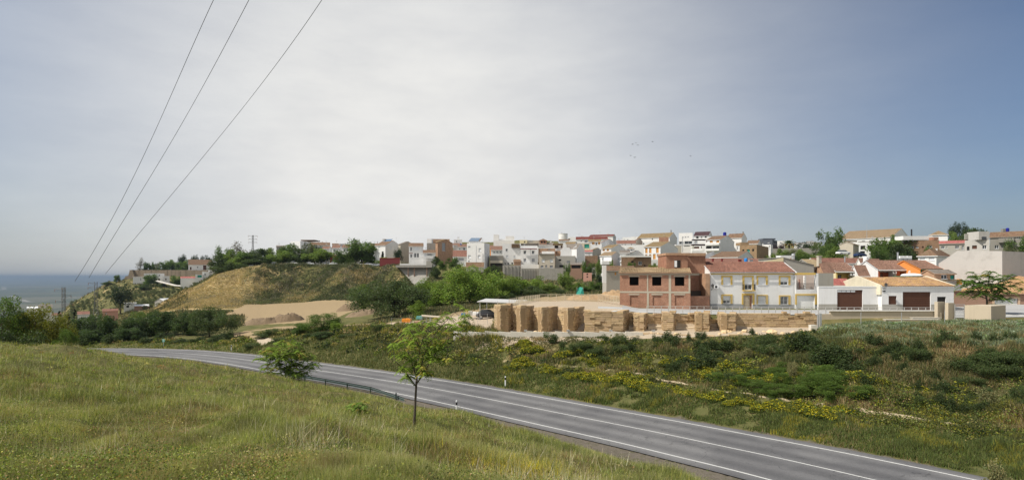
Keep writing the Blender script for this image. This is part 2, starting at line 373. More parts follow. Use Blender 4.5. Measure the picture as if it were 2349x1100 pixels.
def zones(x, y, d):
    """natural soil / growth classes: r = bare pale dirt, g = dry golden grass, b = grey gravel, a = dark-green growth"""
    u = CX+F*x/np.maximum(y, 3)
    n = fbm(x*.25, y*.25, 4); n2 = fbm(x*.9+50, y*.9, 3)
    dirt = np.zeros(x.shape); dry = np.zeros(x.shape); grav = np.zeros(x.shape); green = np.zeros(x.shape)
    dirt[in_poly(x, y, FIELD)] = 1.0
    dirt[in_poly(x, y, YARD)] = .9
    dirt = np.maximum(dirt, (dist_line(x, y, TRACK) < 1.5+n2)*.95)
    dirt = np.maximum(dirt, (dist_line(x, y, TRACK2) < .8+n2*.5)*.9)
    dirt = np.maximum(dirt, np.clip(1.0-dist_line(x, y, BENCH)/(.15+n2*.55), 0, .65))
    plat = (y > 70.0) & (y < 100) & (u > 1132) & (u < 1450)
    dirt[plat] = .95
    ruin = (y > 64) & (y < 70.6) & (u > 1060) & (u < 1872); dirt[ruin] = .95
    dirt[(y > 95) & (y < 135) & (u > 1220) & (u < 1440)] = .8
    # golden hill and mixed slopes
    hill = (y > 200) & (y < 300) & (u < 930) & (u > 330)
    left = np.clip((640-u)/90, 0, 1)
    gold = np.clip((n-.42)*5, 0, 1)
    dry = np.where(hill, np.maximum(gold*.8, left*np.clip(.35+n2, 0, 1)), dry)
    dry = np.where((y > 440) & (u < 520), np.clip((n-.45)*4, 0, .8), dry)
    bank = (d < -9) & (y < 100) & (y > 28)
    dry = np.where(bank, np.clip((n-.52)*4, 0, .6), dry)
    dry = np.where((u > 1900) & (y > 33) & (y < 46), np.clip((n-.45)*3.5, 0, .6), dry)
    # lower field in front of the hill
    dry = np.where((y > 225) & (u > 860) & (u < 1000) & (y < 232), .7, dry)
    knoll = (d > 8) & (y < 75)
    dry = np.where(knoll, np.clip((n-.45)*3, 0, .55), dry)
    # gravel shoulder
    gw = np.where(d > 0, np.clip(2.0+(u-1000)/350, 1.2, 4.6), 1.1)
    grav = np.clip((gw-(np.abs(d)-4.1))/.8+(n2-.5)*1.4, 0, 1)*(np.abs(d) > 3.9)
    green = np.where(in_poly(x, y, FIELD) | (y > 99), 0., 1.)
    return dirt, dry, grav, green
def build_ground():
    us = np.concatenate([np.arange(-1500, -60, 40), np.arange(-60, 2420, 5.0), np.arange(2420, 3900, 40)])
    ys = np.concatenate([np.linspace(-60, 4, 30), np.geomspace(4.3, 62, 190), np.linspace(62.3, 74, 55), np.geomspace(74.3, 330, 200), np.geomspace(334, 1250, 90)])
    U, Y = np.meshgrid(us, ys)
    W = np.maximum(Y, 24)
    # near the camera keep the sheet wide enough; lateral = tan * max(Y, 24)
    X = (U-CX)/F*W
    x = X.ravel(); y = Y.ravel()
    z = np.empty(len(x))
    for i in range(0, len(x), 60000): z[i:i+60000] = tz(x[i:i+60000], y[i:i+60000])
    back = np.clip((4-y)/60, 0, 1); z = z-0*back
    nr, nc = Y.shape
    idx = np.arange(nr*nc).reshape(nr, nc)
    q = np.stack([idx[:-1, :-1], idx[:-1, 1:], idx[1:, 1:], idx[1:, :-1]], -1).reshape(-1, 4)
    me = bpy.data.meshes.new('ground')
    me.vertices.add(len(x)); me.vertices.foreach_set('co', np.stack([x, y, z], 1).astype(np.float32).ravel())
    me.loops.add(q.size); me.loops.foreach_set('vertex_index', q.ravel().astype(np.int32))
    me.polygons.add(len(q)); me.polygons.foreach_set('loop_start', np.arange(0, q.size, 4, dtype=np.int32))
    me.polygons.foreach_set('loop_total', np.full(len(q), 4, np.int32))
    me.polygons.foreach_set('use_smooth', np.ones(len(q), bool))
    d, _ = road_near(x, y)
    a, b, c, e = zones(x, y, d)
    at = me.attributes.new('soil', 'FLOAT_COLOR', 'POINT')
    at.data.foreach_set('color', np.stack([a, b, c, e], 1).astype(np.float32).ravel())
    me.update(calc_edges=True)
    m, nt, out = nodes('meadow_and_soil')
    A = N(nt, 'ShaderNodeAttribute', attribute_name='soil')
    sp = N(nt, 'ShaderNodeSeparateColor'); L(nt, A.outputs['Color'], sp.inputs[0])
    tc = N(nt, 'ShaderNodeNewGeometry').outputs['Position']
    n1 = noise(nt, tc, .35, 8, .65); n2 = noise(nt, tc, 2.3, 8, .7); n3 = noise(nt, tc, 11, 5, .7)
    g1 = mixc(nt, n2, (.050, .062, .020), (.125, .125, .048))
    g1 = mixc(nt, ramp(nt, n1, [(.4, (0, 0, 0)), (.65, (1, 1, 1))]), g1, (.155, .135, .060))
    dry = mixc(nt, n2, (.28, .20, .095), (.50, .385, .20))
    fieldc = mixc(nt, n2, (.24, .175, .095), (.37, .285, .17)); dirt = mixc(nt, A.outputs['Alpha'], fieldc, mixc(nt, n2, (.36, .29, .21), (.50, .42, .32)))
    dirt = mixc(nt, ramp(nt, n3, [(.45, (0, 0, 0)), (.75, (.6, .6, .6))]), dirt, (.21, .165, .12))
    grav = mixc(nt, n3, (.055, .048, .038), (.22, .19, .155)); grav = mixc(nt, ramp(nt, n2, [(.5, (0, 0, 0)), (.66, (.7, .7, .7))]), grav, (.07, .075, .03))
    def soft(v, n, k=2.6):
        # mask sharpened by noise so edges are ragged
        s = N(nt, 'ShaderNodeMath', operation='ADD'); L(nt, v, s.inputs[0]); L(nt, n, s.inputs[1])
        t = N(nt, 'ShaderNodeMath', operation='MULTIPLY_ADD'); L(nt, s.outputs[0], t.inputs[0]); t.inputs[1].default_value = k; t.inputs[2].default_value = -k
        t.use_clamp = True; return t.outputs[0]
    cc = mixc(nt, soft(sp.outputs[1], n2), g1, dry)
    cc = mixc(nt, soft(sp.outputs[2], n2, 4), cc, grav)
    cc = mixc(nt, soft(sp.outputs[0], n2, 4), cc, dirt)
    finish(nt, out, cc, .95, bump=n2, bdist=.12, spec=.05)
    me.materials.append(m)
    o = bpy.data.objects.new('ground', me); col.objects.link(o)
    tag(o, kind='structure'); return o
build_ground()

# ------------------------------------------------------------------ far plain of olive country and distant hills
def build_plain():
    m, nt, out = nodes('olive_plain')
    tc = N(nt, 'ShaderNodeNewGeometry').outputs['Position']
    v = N(nt, 'ShaderNodeTexVoronoi'); v.inputs['Scale'].default_value = .0016; L(nt, tc, v.inputs['Vector'])
    n1 = noise(nt, tc, .0006, 8, .65); n2 = noise(nt, tc, .006, 6, .7)
    base = mixc(nt, n1, (.055, .075, .045), (.13, .13, .075))
    base = mixc(nt, ramp(nt, n2, [(.42, (0, 0, 0)), (.62, (1, 1, 1))]), base, (.05, .06, .035))
    sepc = N(nt, 'ShaderNodeSeparateColor'); L(nt, v.outputs['Color'], sepc.inputs[0])
    base = mixc(nt, ramp(nt, sepc.outputs[0], [(.76, (0, 0, 0)), (.8, (.7, .7, .7))]), base, (.15, .14, .10))
    finish(nt, out, base, .95, spec=.03)
    us = np.linspace(-2200, 4400, 240); ys = np.geomspace(900, 60000, 150)
    U, Y = np.meshgrid(us, ys); X = (U-CX)/F*Y
    x = X.ravel(); y = Y.ravel()
    z = -205+(fbm(x*.0006, y*.0006, 4)-.5)*70*np.clip((y-1500)/3000, .2, 1)
    z += np.clip((y-18000)/20000, 0, 1)*(fbm(x*.00007+9, y*.00005, 4)-.2)*330
    nr, nc = Y.shape; idx = np.arange(nr*nc).reshape(nr, nc)
    q = np.stack([idx[:-1, :-1], idx[:-1, 1:], idx[1:, 1:], idx[1:, :-1]], -1).reshape(-1, 4)
    me = bpy.data.meshes.new('plain')
    me.from_pydata(np.stack([x, y, z], 1).tolist(), [], q.tolist()); me.materials.append(m)
    me.polygons.foreach_set('use_smooth', [True]*len(q))
    o = bpy.data.objects.new('plain', me); col.objects.link(o); tag(o, kind='structure')
    # pale farm tracks across it
    mb = MB()
    def track(pts, w):
        pts = [P(*p) for p in pts]
        for a, b in zip(pts[:-1], pts[1:]):
            dx, dy = b[0]-a[0], b[1]-a[1]; l = math.hypot(dx, dy); nx, ny = -dy/l*w, dx/l*w
            f = lambda p, s: (p[0]+s*nx, p[1]+s*ny, -196+(fz(p[0]+s*nx, p[1]+s*ny)))
            mb.face([f(a,-1), f(b,-1), f(b,1), f(a,1)])
    def fz(x, y): return float((fbm(np.array([x*.0006]), np.array([y*.0006]), 4)[0]-.5)*70*min(1, max(.2, (y-1500)/3000)))+3-9
    pts = [(25,672,6200),(40,676,5600),(60,681,4900),(72,686,4650)]
    track(pts, 22); track([(0,662,8800),(10,656,9200),(8,652,12000)], 30)
    r = mb.build('farm_track', m_plain('pale_track', (.24, .225, .19)));  tag(r, kind='structure')
build_plain()

# ------------------------------------------------------------------ road
def ribbon(name, off0, off1, lift, mat, dash=None, jit=0, s0=0, s1=None, parent=None):
    mb = MB(); n = len(ROAD); s1 = s1 or n
    acc = 0
    for i in range(s0, s1-1):
        a, b = ROAD[i], ROAD[i+1]; acc += np.linalg.norm(b-a)
        if dash and (acc % dash[0]) > dash[1]: continue
        na, nb = ROADN[i], ROADN[i+1]
        p = []
        for q, nn, o in ((a, na, off0), (b, nb, off0), (b, nb, off1), (a, na, off1)):
            p.append((q[0]+nn[0]*o, q[1]+nn[1]*o, q[2]+lift))
        mb.face(p[::-1] if off1 > off0 else p, 0)
    o = mb.build(name, mat, parent); return o
g_ = np.random.default_rng(8); mb = MB(); prev = None
for (a_, b_) in zip(BENCH[2:-1], BENCH[3:]):
    a_, b_ = np.array(a_), np.array(b_); L_ = np.linalg.norm(b_-a_); n_ = int(L_/.22); nn_ = np.array((-(b_-a_)[1], (b_-a_)[0]))/L_
    for i_ in range(n_):
        c_ = a_+(b_-a_)*i_/n_; w_ = .12+.75*max(0, float(fbm(np.array([c_[0]*.5]), np.array([c_[1]*.5]), 3)[0])-.3)+g_.uniform(-.04, .04); row = []
        for k_ in (-1, -.33, .33, 1):
            q_ = c_+nn_*w_*k_; row.append((q_[0], q_[1], tz1(q_[0], q_[1])+(.05 if abs(k_) < 1 else -.03)))
        if prev: [mb.face([prev[j_], prev[j_+1], row[j_+1], row[j_]]) for j_ in range(3)]
        prev = row
o = mb.build('path', m_plain('trodden_earth', (.42, .34, .23), .95, var=.3), smooth=True); tag(o, kind='structure')
m, nt, out = nodes('asphalt')
tc = N(nt, 'ShaderNodeNewGeometry').outputs['Position']
at = N(nt, 'ShaderNodeTexCoord').outputs['UV']
n1 = noise(nt, tc, .5, 6, .6); n2 = noise(nt, tc, 30, 4, .7); n3 = noise(nt, tc, 6, 6, .75)
cc = mixc(nt, n1, (.115, .113, .114), (.165, .163, .163))
cc = mixc(nt, 1, cc, ramp(nt, n2, [(.3, (.72, .72, .72)), (.7, (1.25, 1.25, 1.25))]), 'MULTIPLY')
cc = mixc(nt, 1, cc, ramp(nt, n3, [(.3, (.85, .85, .85)), (.7, (1.12, 1.12, 1.12))]), 'MULTIPLY')
# wheel paths worn smoother, oil line between them
su = N(nt, 'ShaderNodeSeparateXYZ'); L(nt, at, su.inputs[0])
wv = N(nt, 'ShaderNodeMath', operation='MULTIPLY'); L(nt, su.outputs[0], wv.inputs[0]); wv.inputs[1].default_value = 2*math.pi/1.75
sn = N(nt, 'ShaderNodeMath', operation='COSINE'); L(nt, wv.outputs[0], sn.inputs[0])
hf = N(nt, 'ShaderNodeMath', operation='MULTIPLY_ADD'); L(nt, sn.outputs[0], hf.inputs[0]); hf.inputs[1].default_value = .5; hf.inputs[2].default_value = .5
cc = mixc(nt, 1, cc, ramp(nt, hf.outputs[0], [(0, (.78, .78, .79)), (1, (1.12, 1.12, 1.12))]), 'MULTIPLY')
vc = N(nt, 'ShaderNodeTexVoronoi', feature='DISTANCE_TO_EDGE'); vc.inputs['Scale'].default_value = .22; wn = N(nt, 'ShaderNodeTexNoise'); wn.inputs['Scale'].default_value = .6; wn.inputs['Detail'].default_value = 6; L(nt, tc, wn.inputs['Vector'])
wa = N(nt, 'ShaderNodeVectorMath', operation='MULTIPLY_ADD'); L(nt, wn.outputs['Color'], wa.inputs[0]); wa.inputs[1].default_value = (3, 3, 3); L(nt, tc, wa.inputs[2]); L(nt, wa.outputs[0], vc.inputs['Vector'])
cc = mixc(nt, ramp(nt, vc.outputs['Distance'], [(.0, (.6, .6, .6)), (.008, (0, 0, 0))]), cc, (.03, .03, .03))
n4 = noise(nt, tc, .13, 3, .5); cc = mixc(nt, 1, cc, ramp(nt, n4, [(.42, (.84, .84, .85)), (.46, (1, 1, 1)), (.6, (1.1, 1.1, 1.09))]), 'MULTIPLY')
finish(nt, out, cc, .75, bump=n2, bdist=.006, spec=.35)
ASPH = m
mb = MB(); offs = [-4.3, -2.2, 0, 2.2, 4.3]
for i in range(len(ROAD)-1):
    for a, b in zip(offs[:-1], offs[1:]):
        pts = []; uv = []
        for k, o in ((i, a), (i, b), (i+1, b), (i+1, a)):
            cr = .03*(1-abs(o)/4.3)
            pts.append((ROAD[k][0]+ROADN[k][0]*o, ROAD[k][1]+ROADN[k][1]*o, ROAD[k][2]+cr)); uv.append((o, i))
        mb.face(pts, 0, uv)
road = mb.build('road', ASPH, smooth=False); tag(road, kind='structure')
m, nt, out = nodes('road_paint')
tc = N(nt, 'ShaderNodeNewGeometry').outputs['Position']
n1 = noise(nt, tc, 9, 6, .75)
finish(nt, out, mixc(nt, ramp(nt, n1, [(.5, (0, 0, 0)), (.72, (.75, .75, .75))]), (.55, .55, .53), (.22, .22, .22)), .7)
PAINT = m
for o0, o1 in ((-3.56, -3.44), (-.05, .05), (3.44, 3.56)):
    r = ribbon('road_marking', o0, o1, .034 if abs(o0) < 1 else .012, PAINT); tag(r, kind='structure')
# ------------------------------------------------------------------ plants
LEAF = m_leaf('leaf', (1.5, 1.48, 1.3), .38)
STRAW = m_leaf('straw_and_blades', (1, 1, 1), .25)
BARK = m_bark()
PALEBARK = m_bark('pale_bark', (.20, .18, .15))
def rand_dirs(n, g, up=0.0):
    v = g.normal(size=(n, 3)); v[:, 2] += up; v /= np.linalg.norm(v, axis=1)[:, None]; return v
def leaf_quads(c, size, g, flat=0.0, ar=.55):
    """diamond leaves; flat>0 biases them to lie flat"""
    n = len(c); a = rand_dirs(n, g); a[:, 2] *= (1-flat); a /= np.linalg.norm(a, axis=1)[:, None]
    b = rand_dirs(n, g); b[:, 2] *= (1-flat); b -= (b*a).sum(1)[:, None]*a; b /= (np.linalg.norm(b, axis=1)[:, None]+1e-9)
    s = np.asarray(size).reshape(-1, 1)*.5
    return np.stack([c-a*s, c-b*s*ar, c+a*s, c+b*s*ar], 1).reshape(-1, 3)
def tint_of(base, n, g, var=.22, hue=.10):
    base = np.array(base); t = np.tile(base, (n, 1))*(1+g.normal(size=(n, 1))*var)
    t[:, 0] *= 1+g.normal(size=n)*hue
    return np.clip(t, .004, 1)
def crown_points(g, lobes, per, spread):
    pts = []; lob = []
    for i, (x, y, z, r) in enumerate(lobes):
        k = max(4, int(per*r*r)); d = rand_dirs(k, g, .15)
        rr = r*(g.random(k)**.38)*(1+.18*np.sin(d[:, 0]*5+i)+.14*np.cos(d[:, 2]*6+2*i))
        pts.append(np.stack([x+d[:, 0]*rr, y+d[:, 1]*rr, z+d[:, 2]*rr*.78], 1)); lob += [i]*k
    return np.vstack(pts), np.array(lob)
def make_tree(kind, seed, h, w, clump_n, leaf_n, leafs, colour, trunk_h=.3, bark=None, form='round', flat=.2, var=.2):
    """a real-size tree at the origin: returns (trunk mesh object, crown mesh object)"""
    g = np.random.default_rng(seed); mb = MB()
    rx = w/2; ch = h*(1-trunk_h*.75); cz = h-ch/2; ry = ch/2
    # limb ends: the crown is made of lobes sitting at the ends of real limbs
    nl = clump_n; lobes = []; k = 0
    while len(lobes) < nl and k < 4000:
        k += 1
        d = rand_dirs(1, g, .1)[0]; r = g.random()**.45
        x, y, z = d[0]*rx*r*.80, d[1]*rx*r*.80, cz+d[2]*ry*r*.80
        if form == 'umbrella' and z < cz-ry*.2: continue
        if form == 'vase':
            f = .35+.65*(z-(cz-ry))/(2*ry); x *= f; y *= f
        if form == 'cone':
            f = 1.15*(1-(z-(cz-ry))/(2*ry)); x *= f; y *= f
        lr = (rx/nl**.5)*g.uniform(1.15, 2.0)
        if form == 'cone': lr *= .75
        if any((x-a)**2+(y-b)**2+(z-c)**2 < (.42*lr)**2 for a, b, c, q in lobes): continue
        lobes.append((x, y, z, lr))
    base_r = max(.05, h*.022); fork = (0, 0, h*trunk_h)
    lean = g.normal(size=2)*h*.015
    mb.tube([(0, 0, -.4), (lean[0]*.5, lean[1]*.5, h*trunk_h*.5), (lean[0], lean[1], h*trunk_h), (lean[0]*1.4, lean[1]*1.4, h*.75)],
            [base_r*1.35, base_r, base_r*.8, base_r*.25], 7)
    for (x, y, z, r) in lobes:
        t0 = g.uniform(trunk_h*.8, .55); s = np.array((lean[0], lean[1], min(z-.05*h, h*t0)))
        e = np.array((x, y, z)); mid = s*.5+e*.5+np.array((0, 0, .06*h))*g.uniform(-.5, 1)
        rr = base_r*.42
        mb.tube([s, mid, e], [rr, rr*.6, rr*.2], 5, cap=False)
        for q in range(3):
            dd = rand_dirs(1, g, .3)[0]*r*.8; st = mid*.4+e*.6
            mb.tube([st, st+dd*.6, st+dd+np.array((0, 0, .1*r))], [rr*.3, rr*.2, rr*.08], 4, cap=False)
    trunk = mb.build('trunk', bark or BARK, smooth=True)
    tot = sum(q[3]**2 for q in lobes)
    pts, lob = crown_points(g, lobes, leaf_n/tot, 1)
    keep = fbm(pts[:, 0]*1.3/rx*2+seed, (pts[:, 1]+pts[:, 2]*1.7)*1.3/rx*2, 3) > .33
    ctr = np.median(pts[:, :2], 0); pts[:, :2] -= ctr; pts[:, :2] *= (w/2)/np.percentile(np.hypot(pts[:, 0], pts[:, 1]), 96)
    z0_, z1_ = np.percentile(pts[:, 2], 1.5), np.percentile(pts[:, 2], 99.5); lo = h*trunk_h*.8; pts[:, 2] = lo+(pts[:, 2]-z0_)*(h-lo)/(z1_-z0_)
    pts = pts[keep]; lob = lob[keep]
    n = len(pts); sz = leafs*g.uniform(.6, 1.4, n)
    V = leaf_quads(pts, sz, g, flat)
    lt = 1+g.normal(size=(len(lobes), 1))*.13
    T = tint_of(colour, n, g, var)*lt[lob]
    crown = npmesh('crown', V, 4, LEAF, np.repeat(T, 4, 0))
    return trunk, crown
PROTO = {}
def proto(key, **kw): PROTO[key] = (kw, None)
G_DARK = (.038, .060, .020); G_MID = (.062, .100, .026); G_LIGHT = (.120, .175, .036); G_OLIVE = (.085, .098, .052); G_YEL = (.15, .15, .02)
proto('broad', seed=1, h=8, w=9, clump_n=26, leaf_n=15000, leafs=.30, colour=G_DARK, trunk_h=.12)
proto('wide', seed=2, h=7.5, w=15, clump_n=44, leaf_n=30000, leafs=.27, colour=(.055, .078, .034), trunk_h=.14)
proto('light', seed=3, h=9, w=12, clump_n=36, leaf_n=26000, leafs=.30, colour=G_LIGHT, trunk_h=.10)
proto('young', seed=4, h=6, w=5, clump_n=14, leaf_n=6500, leafs=.26, colour=G_LIGHT, trunk_h=.2, form='vase')
proto('round', seed=5, h=7, w=6.5, clump_n=20, leaf_n=9500, leafs=.34, colour=G_MID, trunk_h=.06)
proto('roundb', seed=15, h=7, w=7, clump_n=18, leaf_n=9500, leafs=.34, colour=(.098, .138, .036), trunk_h=.05)
proto('roundc', seed=25, h=7, w=7.5, clump_n=22, leaf_n=10000, leafs=.34, colour=(.048, .070, .030), trunk_h=.05)
proto('olive', seed=6, h=4, w=4.5, clump_n=11, leaf_n=2600, leafs=.28, colour=G_OLIVE, trunk_h=.08)
proto('pine', seed=7, h=9, w=7, clump_n=18, leaf_n=6000, leafs=.36, colour=(.022, .036, .018), trunk_h=.4, form='umbrella')
proto('cypress', seed=8, h=8, w=2.0, clump_n=26, leaf_n=3500, leafs=.3, colour=(.014, .022, .012), trunk_h=.05, form='cone')
proto('sparse', seed=9, h=8, w=6, clump_n=14, leaf_n=1500, leafs=.32, colour=(.075, .065, .05), trunk_h=.3)
proto('shady', seed=10, h=7.5, w=8, clump_n=24, leaf_n=15000, leafs=.28, colour=(.040, .064, .024), trunk_h=.06)
proto('yellow', seed=11, h=7, w=8, clump_n=22, leaf_n=19000, leafs=.22, colour=(.115, .118, .018), trunk_h=.08)
proto('green', seed=12, h=8, w=8, clump_n=22, leaf_n=20000, leafs=.22, colour=(.062, .100, .020), trunk_h=.08)
proto('purple', seed=13, h=7, w=7, clump_n=18, leaf_n=4500, leafs=.34, colour=(.035, .018, .022), trunk_h=.25)
proto('bush', seed=14, h=2.6, w=3.4, clump_n=14, leaf_n=3600, leafs=.17, colour=(.045, .066, .024), trunk_h=.05)
proto('darkbush', seed=16, h=2.6, w=3.4, clump_n=12, leaf_n=3000, leafs=.2, colour=(.036, .054, .020), trunk_h=.05)
def plant(key, px, py_top, Y, width_px, label, cat='tree', group=None, name=None, base_py=None, dz=0, rot=None):
    kw, ob = PROTO[key]
    x = (px-CX)/F*Y; g = tz1(x, Y)+dz
    if base_py: g = Z(base_py, Y)
    h = max(.5, Z(py_top, Y)-g); w = width_px*Y/F
    if ob is None:
        root = empty(name or 'tree', (0, 0, 0), 0, label, cat, group)
        t, c = make_tree(key, **kw); t.parent = root; c.parent = root
        PROTO[key] = (kw, root)
    else:
        root = copy_tree(ob, label); root.name = name or 'tree'; root['category'] = cat
        if 'group' in root: del root['group']
        if group: root['group'] = group
    root.location = (x, Y, g-.05)
    root.rotation_euler = (0, 0, rot if rot is not None else random.uniform(0, 6.28))
    s = w/kw['w']; root.scale = (s, s, h/kw['h'])
    return root
# --- left cluster just beyond the knoll
gl = 'trees at the left edge beyond the meadow'
plant('green', 5, 684, 72, 105, 'bright green tree filling the far left edge above the meadow', 'tree', gl)
plant('yellow', 78, 703, 74, 110, 'yellow-green leafy tree behind the left end of the meadow', 'tree', gl)
plant('yellow', 128, 722, 78, 75, 'smaller yellow-green tree on the right side of the left cluster', 'tree', gl)
plant('shady', 45, 716, 82, 110, 'dark tree inside the left cluster, behind the yellow-green one', 'tree', gl)
plant('shady', -40, 700, 86, 110, 'dark tree cut by the left picture edge', 'tree', gl)
plant('bush', 78, 758, 68, 60, 'grey-green bush in front of the left tree cluster', 'bush', gl, 'bush')
plant('green', 150, 755, 73, 46, 'low bright green bush at the right foot of the left cluster', 'bush', gl, 'bush')
plant('darkbush', 15, 752, 66, 80, 'dark bush in the lower left corner of the left tree cluster', 'bush', gl, 'bush')
# --- row of dark trees behind the road bend
gr = 'row of dark trees behind the road bend'
for px, top, Y, w, lab in ((190,726,128,85,'dark green tree at the left end of the row behind the bend'),
    (245,722,122,80,'second dark tree of the row behind the bend'),
    (300,728,120,75,'low dark tree left of the green sign, in the row behind the bend'),
    (330,716,124,80,'lighter topped tree just left above the green road sign'),
    (378,712,122,90,'broad dark tree right above the green road sign'),
    (430,716,120,75,'dark tree between the green sign and the tall row end tree'),
    (480,704,116,112,'tall spreading tree at the right end of the row behind the bend'),
    (215,755,114,70,'low dark bushy tree in front of the left end of the row'),
    (290,752,113,70,'low bushy tree in front of the row, left of the sign')):
    plant('shady' if px not in (330, 480) else 'wide' if px == 480 else 'green', px, top, Y, w, lab, 'tree', gr)
for px, top, Y, w, lab in ((255,765,111,50,'dark bush beside the far end of the road'),(340,772,109,55,'dark bush behind the road left of the green sign'),
    (415,776,107,50,'dark bush right of the green sign'),(455,772,106,45,'dark bush under the tall row end tree, left side'),(500,768,104,55,'dark bush under the right end tree of the row'),
    (525,757,106,40,'olive bush beside the upper end of the dirt path'),(372,762,112,46,'bush directly behind the green sign'),(200,775,112,40,'bush where the road vanishes behind the meadow')):
    plant('darkbush', px, top, Y, w, lab, 'bush', 'bushes behind the road bend', 'bush')
# --- middle trees
plant('wide', 905, 642, 112, 190, 'wide spreading dark tree beside the ploughed field', 'tree')
plant('light', 1078, 612, 128, 150, 'largest bright green tree below the village, left of the carport', 'tree', 'bright trees below the village')
plant('light', 1010, 640, 132, 110, 'bright green tree between the wide dark tree and the largest bright tree', 'tree', 'bright trees below the village')
plant('light', 1150, 632, 140, 80, 'bright green tree right behind the carport roof', 'tree', 'bright trees below the village')
plant('young', 838, 652, 145, 42, 'small light green tree left of the wide dark tree', 'tree')
plant('roundc', 1138, 610, 175, 38, 'dark round tree under the white houses, above the carport', 'tree')
plant('roundc', 975, 655, 135, 95, 'dull green tree behind the wide dark tree', 'tree')
plant('young', 960, 688, 100, 36, 'thin light tree by the fenced yard', 'tree')
plant('young', 1195, 634, 150, 50, 'light green tree below the grey retaining wall', 'tree')
plant('young', 1232, 632, 152, 36, 'thin light green tree at the foot of the retaining wall', 'tree')
plant('roundb', 1300, 624, 150, 40, 'pale green round tree against the grey retaining wall', 'tree')
for i, (px, top, Y, w, k, lab) in enumerate((
    (1180,650,145,46,'roundc','dark shrub left behind the fenced platform'),
    (1225,655,140,44,'roundc','dark shrub behind the light tree at the platform fence'),
    (1262,648,146,46,'roundb','green shrub below the retaining wall, left of the pale round tree'),
    (1240,662,136,46,'bush','bushy shrub just above the platform fence'),
    (1285,660,138,36,'bush','shrub between platform fence and pale round tree'),
    (1325,648,148,34,'roundb','orchard shrub right of the pale round tree'),
    (1345,655,140,40,'round','dark orchard shrub behind the green net'),
    (1368,645,144,32,'round','orchard shrub beside the white chimney-like wall'),
    (1398,640,138,30,'roundb','bright shrub between white wall and brick building'),
    (1414,635,135,26,'roundb','bright shrub touching the left edge of the brick building'),
    (1376,628,152,18,'pine','slim dark tree beside the white wall end'),
    (1170,672,125,40,'darkbush','dark bush behind the carport'),
    (1215,676,128,36,'darkbush','dark bush at the left end of the platform fence'))):
    plant(k, px, top, Y, w, lab, 'shrub', 'orchard shrubs below the retaining wall', 'shrub')
# --- on the hill plateau
gh = 'trees along the top of the grassy hill'
for px, top, Y, w, k, lab in ((505,588,292,40,'roundc','dark tree at the left end of the hilltop trees'),(514,572,300,28,'round','tall dark tree left of the hilltop pylon'),
    (532,578,296,36,'roundb','green tree below the sparse reddish tree'),(549,560,305,34,'sparse','sparse reddish-brown tree on the hilltop, left of the pylon'),
    (562,584,290,42,'round','green tree under the hilltop pylon'),(545,596,284,44,'roundb','low pale tree at the hill edge below the pylon'),(590,576,292,52,'roundc','dark spreading tree right of the pylon'),
    (618,574,296,36,'roundb','light tree behind the dark spreading tree right of the pylon'),(650,580,286,52,'roundb','bright willow-like tree above the parked cars'),(664,564,304,44,'round','tall green tree before the white block house'),
    (692,576,284,44,'roundc','dull green tree in the middle of the hilltop row'),(712,562,296,26,'olive','grey-green tree in front of the white block house'),(722,568,300,30,'pine','dark round tree before the long brown roof'),
    (738,576,284,58,'roundb','yellowish willow-like tree at the right of the hilltop row'),(790,578,280,40,'round','dark round tree beside the parked cars'),(832,556,282,62,'round','biggest round dark green tree on the hilltop'),
    (576,598,280,36,'roundc','low dark bushy tree at the hill edge'),(606,594,280,34,'roundc','low dark tree at the hill edge near the first parked car')):
    plant(k, px, top-5, Y, w*1.3, lab, 'tree', gh, base_py=608 if px > 560 else None)
for px, top, Y, w, k, lab in ((500,610,272,40,'bush','olive-green bush on the upper golden slope'),(530,600,275,40,'darkbush','dark bush at the upper left of the grassy hill'),(560,604,276,34,'bush','bush on the hill rim below the pylon'),
    (690,604,272,40,'darkbush','dark bush growing over the hill edge'),(806,598,270,34,'darkbush','dark bush over the hill edge under the dark round tree'),(885,590,262,38,'roundb','light green bush before the dark red wall')):
    plant(k, px, top, Y, w, lab, 'bush', 'bushes on the hill rim', 'bush')
plant('pine', 913, 569, 268, 22, 'small round pine in front of the beige gable house', 'tree')
plant('cypress', 878, 577, 272, 11, 'small dark conifer before the big white gable house', 'tree')
# --- church promontory
gp = 'trees on the church promontory'
for px, top, Y, w, k, lab in ((322,591,545,18,'sparse','tall thin tree on the left of the church promontory'),(334,601,548,14,'round','first clipped round tree left on the promontory'),(345,601,550,14,'round','second clipped round tree on the promontory'),
    (354,606,560,12,'round','small round tree in the middle of the promontory row'),(362,603,556,14,'olive','thin-trunked small tree on the promontory'),(379,599,556,26,'round','broad round tree on the promontory left of the church'),
    (394,596,565,28,'roundb','light tree behind the promontory row'),(412,600,552,24,'round','round tree just left of the church'),(418,584,580,20,'pine','dark round-headed pine behind the trees left of the church'),
    (446,585,590,20,'pine','dark pine behind the church roof'),(474,586,585,26,'pine','low dark tree behind the right half of the church roof'),(428,596,575,24,'roundb','tree filling the gap beside the church roof'),
    (345,629,505,34,'round','dark tree in front of the pale promontory house'),(408,632,500,26,'round','green tree left of the white stepped house'),(268,630,520,14,'round','small lone tree on the left tip of the promontory'),
    (330,652,480,30,'roundc','dark tree on the slope under the pale promontory house'),(374,650,498,22,'roundc','shrub below the promontory lane'),(246,646,512,26,'roundc','dark shrub on the promontory skyline left')):
    plant(k, px, top, Y, w, lab, 'tree', gp)
plant('pine', 276, 655, 330, 46, 'large dark leaning pine in the valley beside the sheds', 'tree')
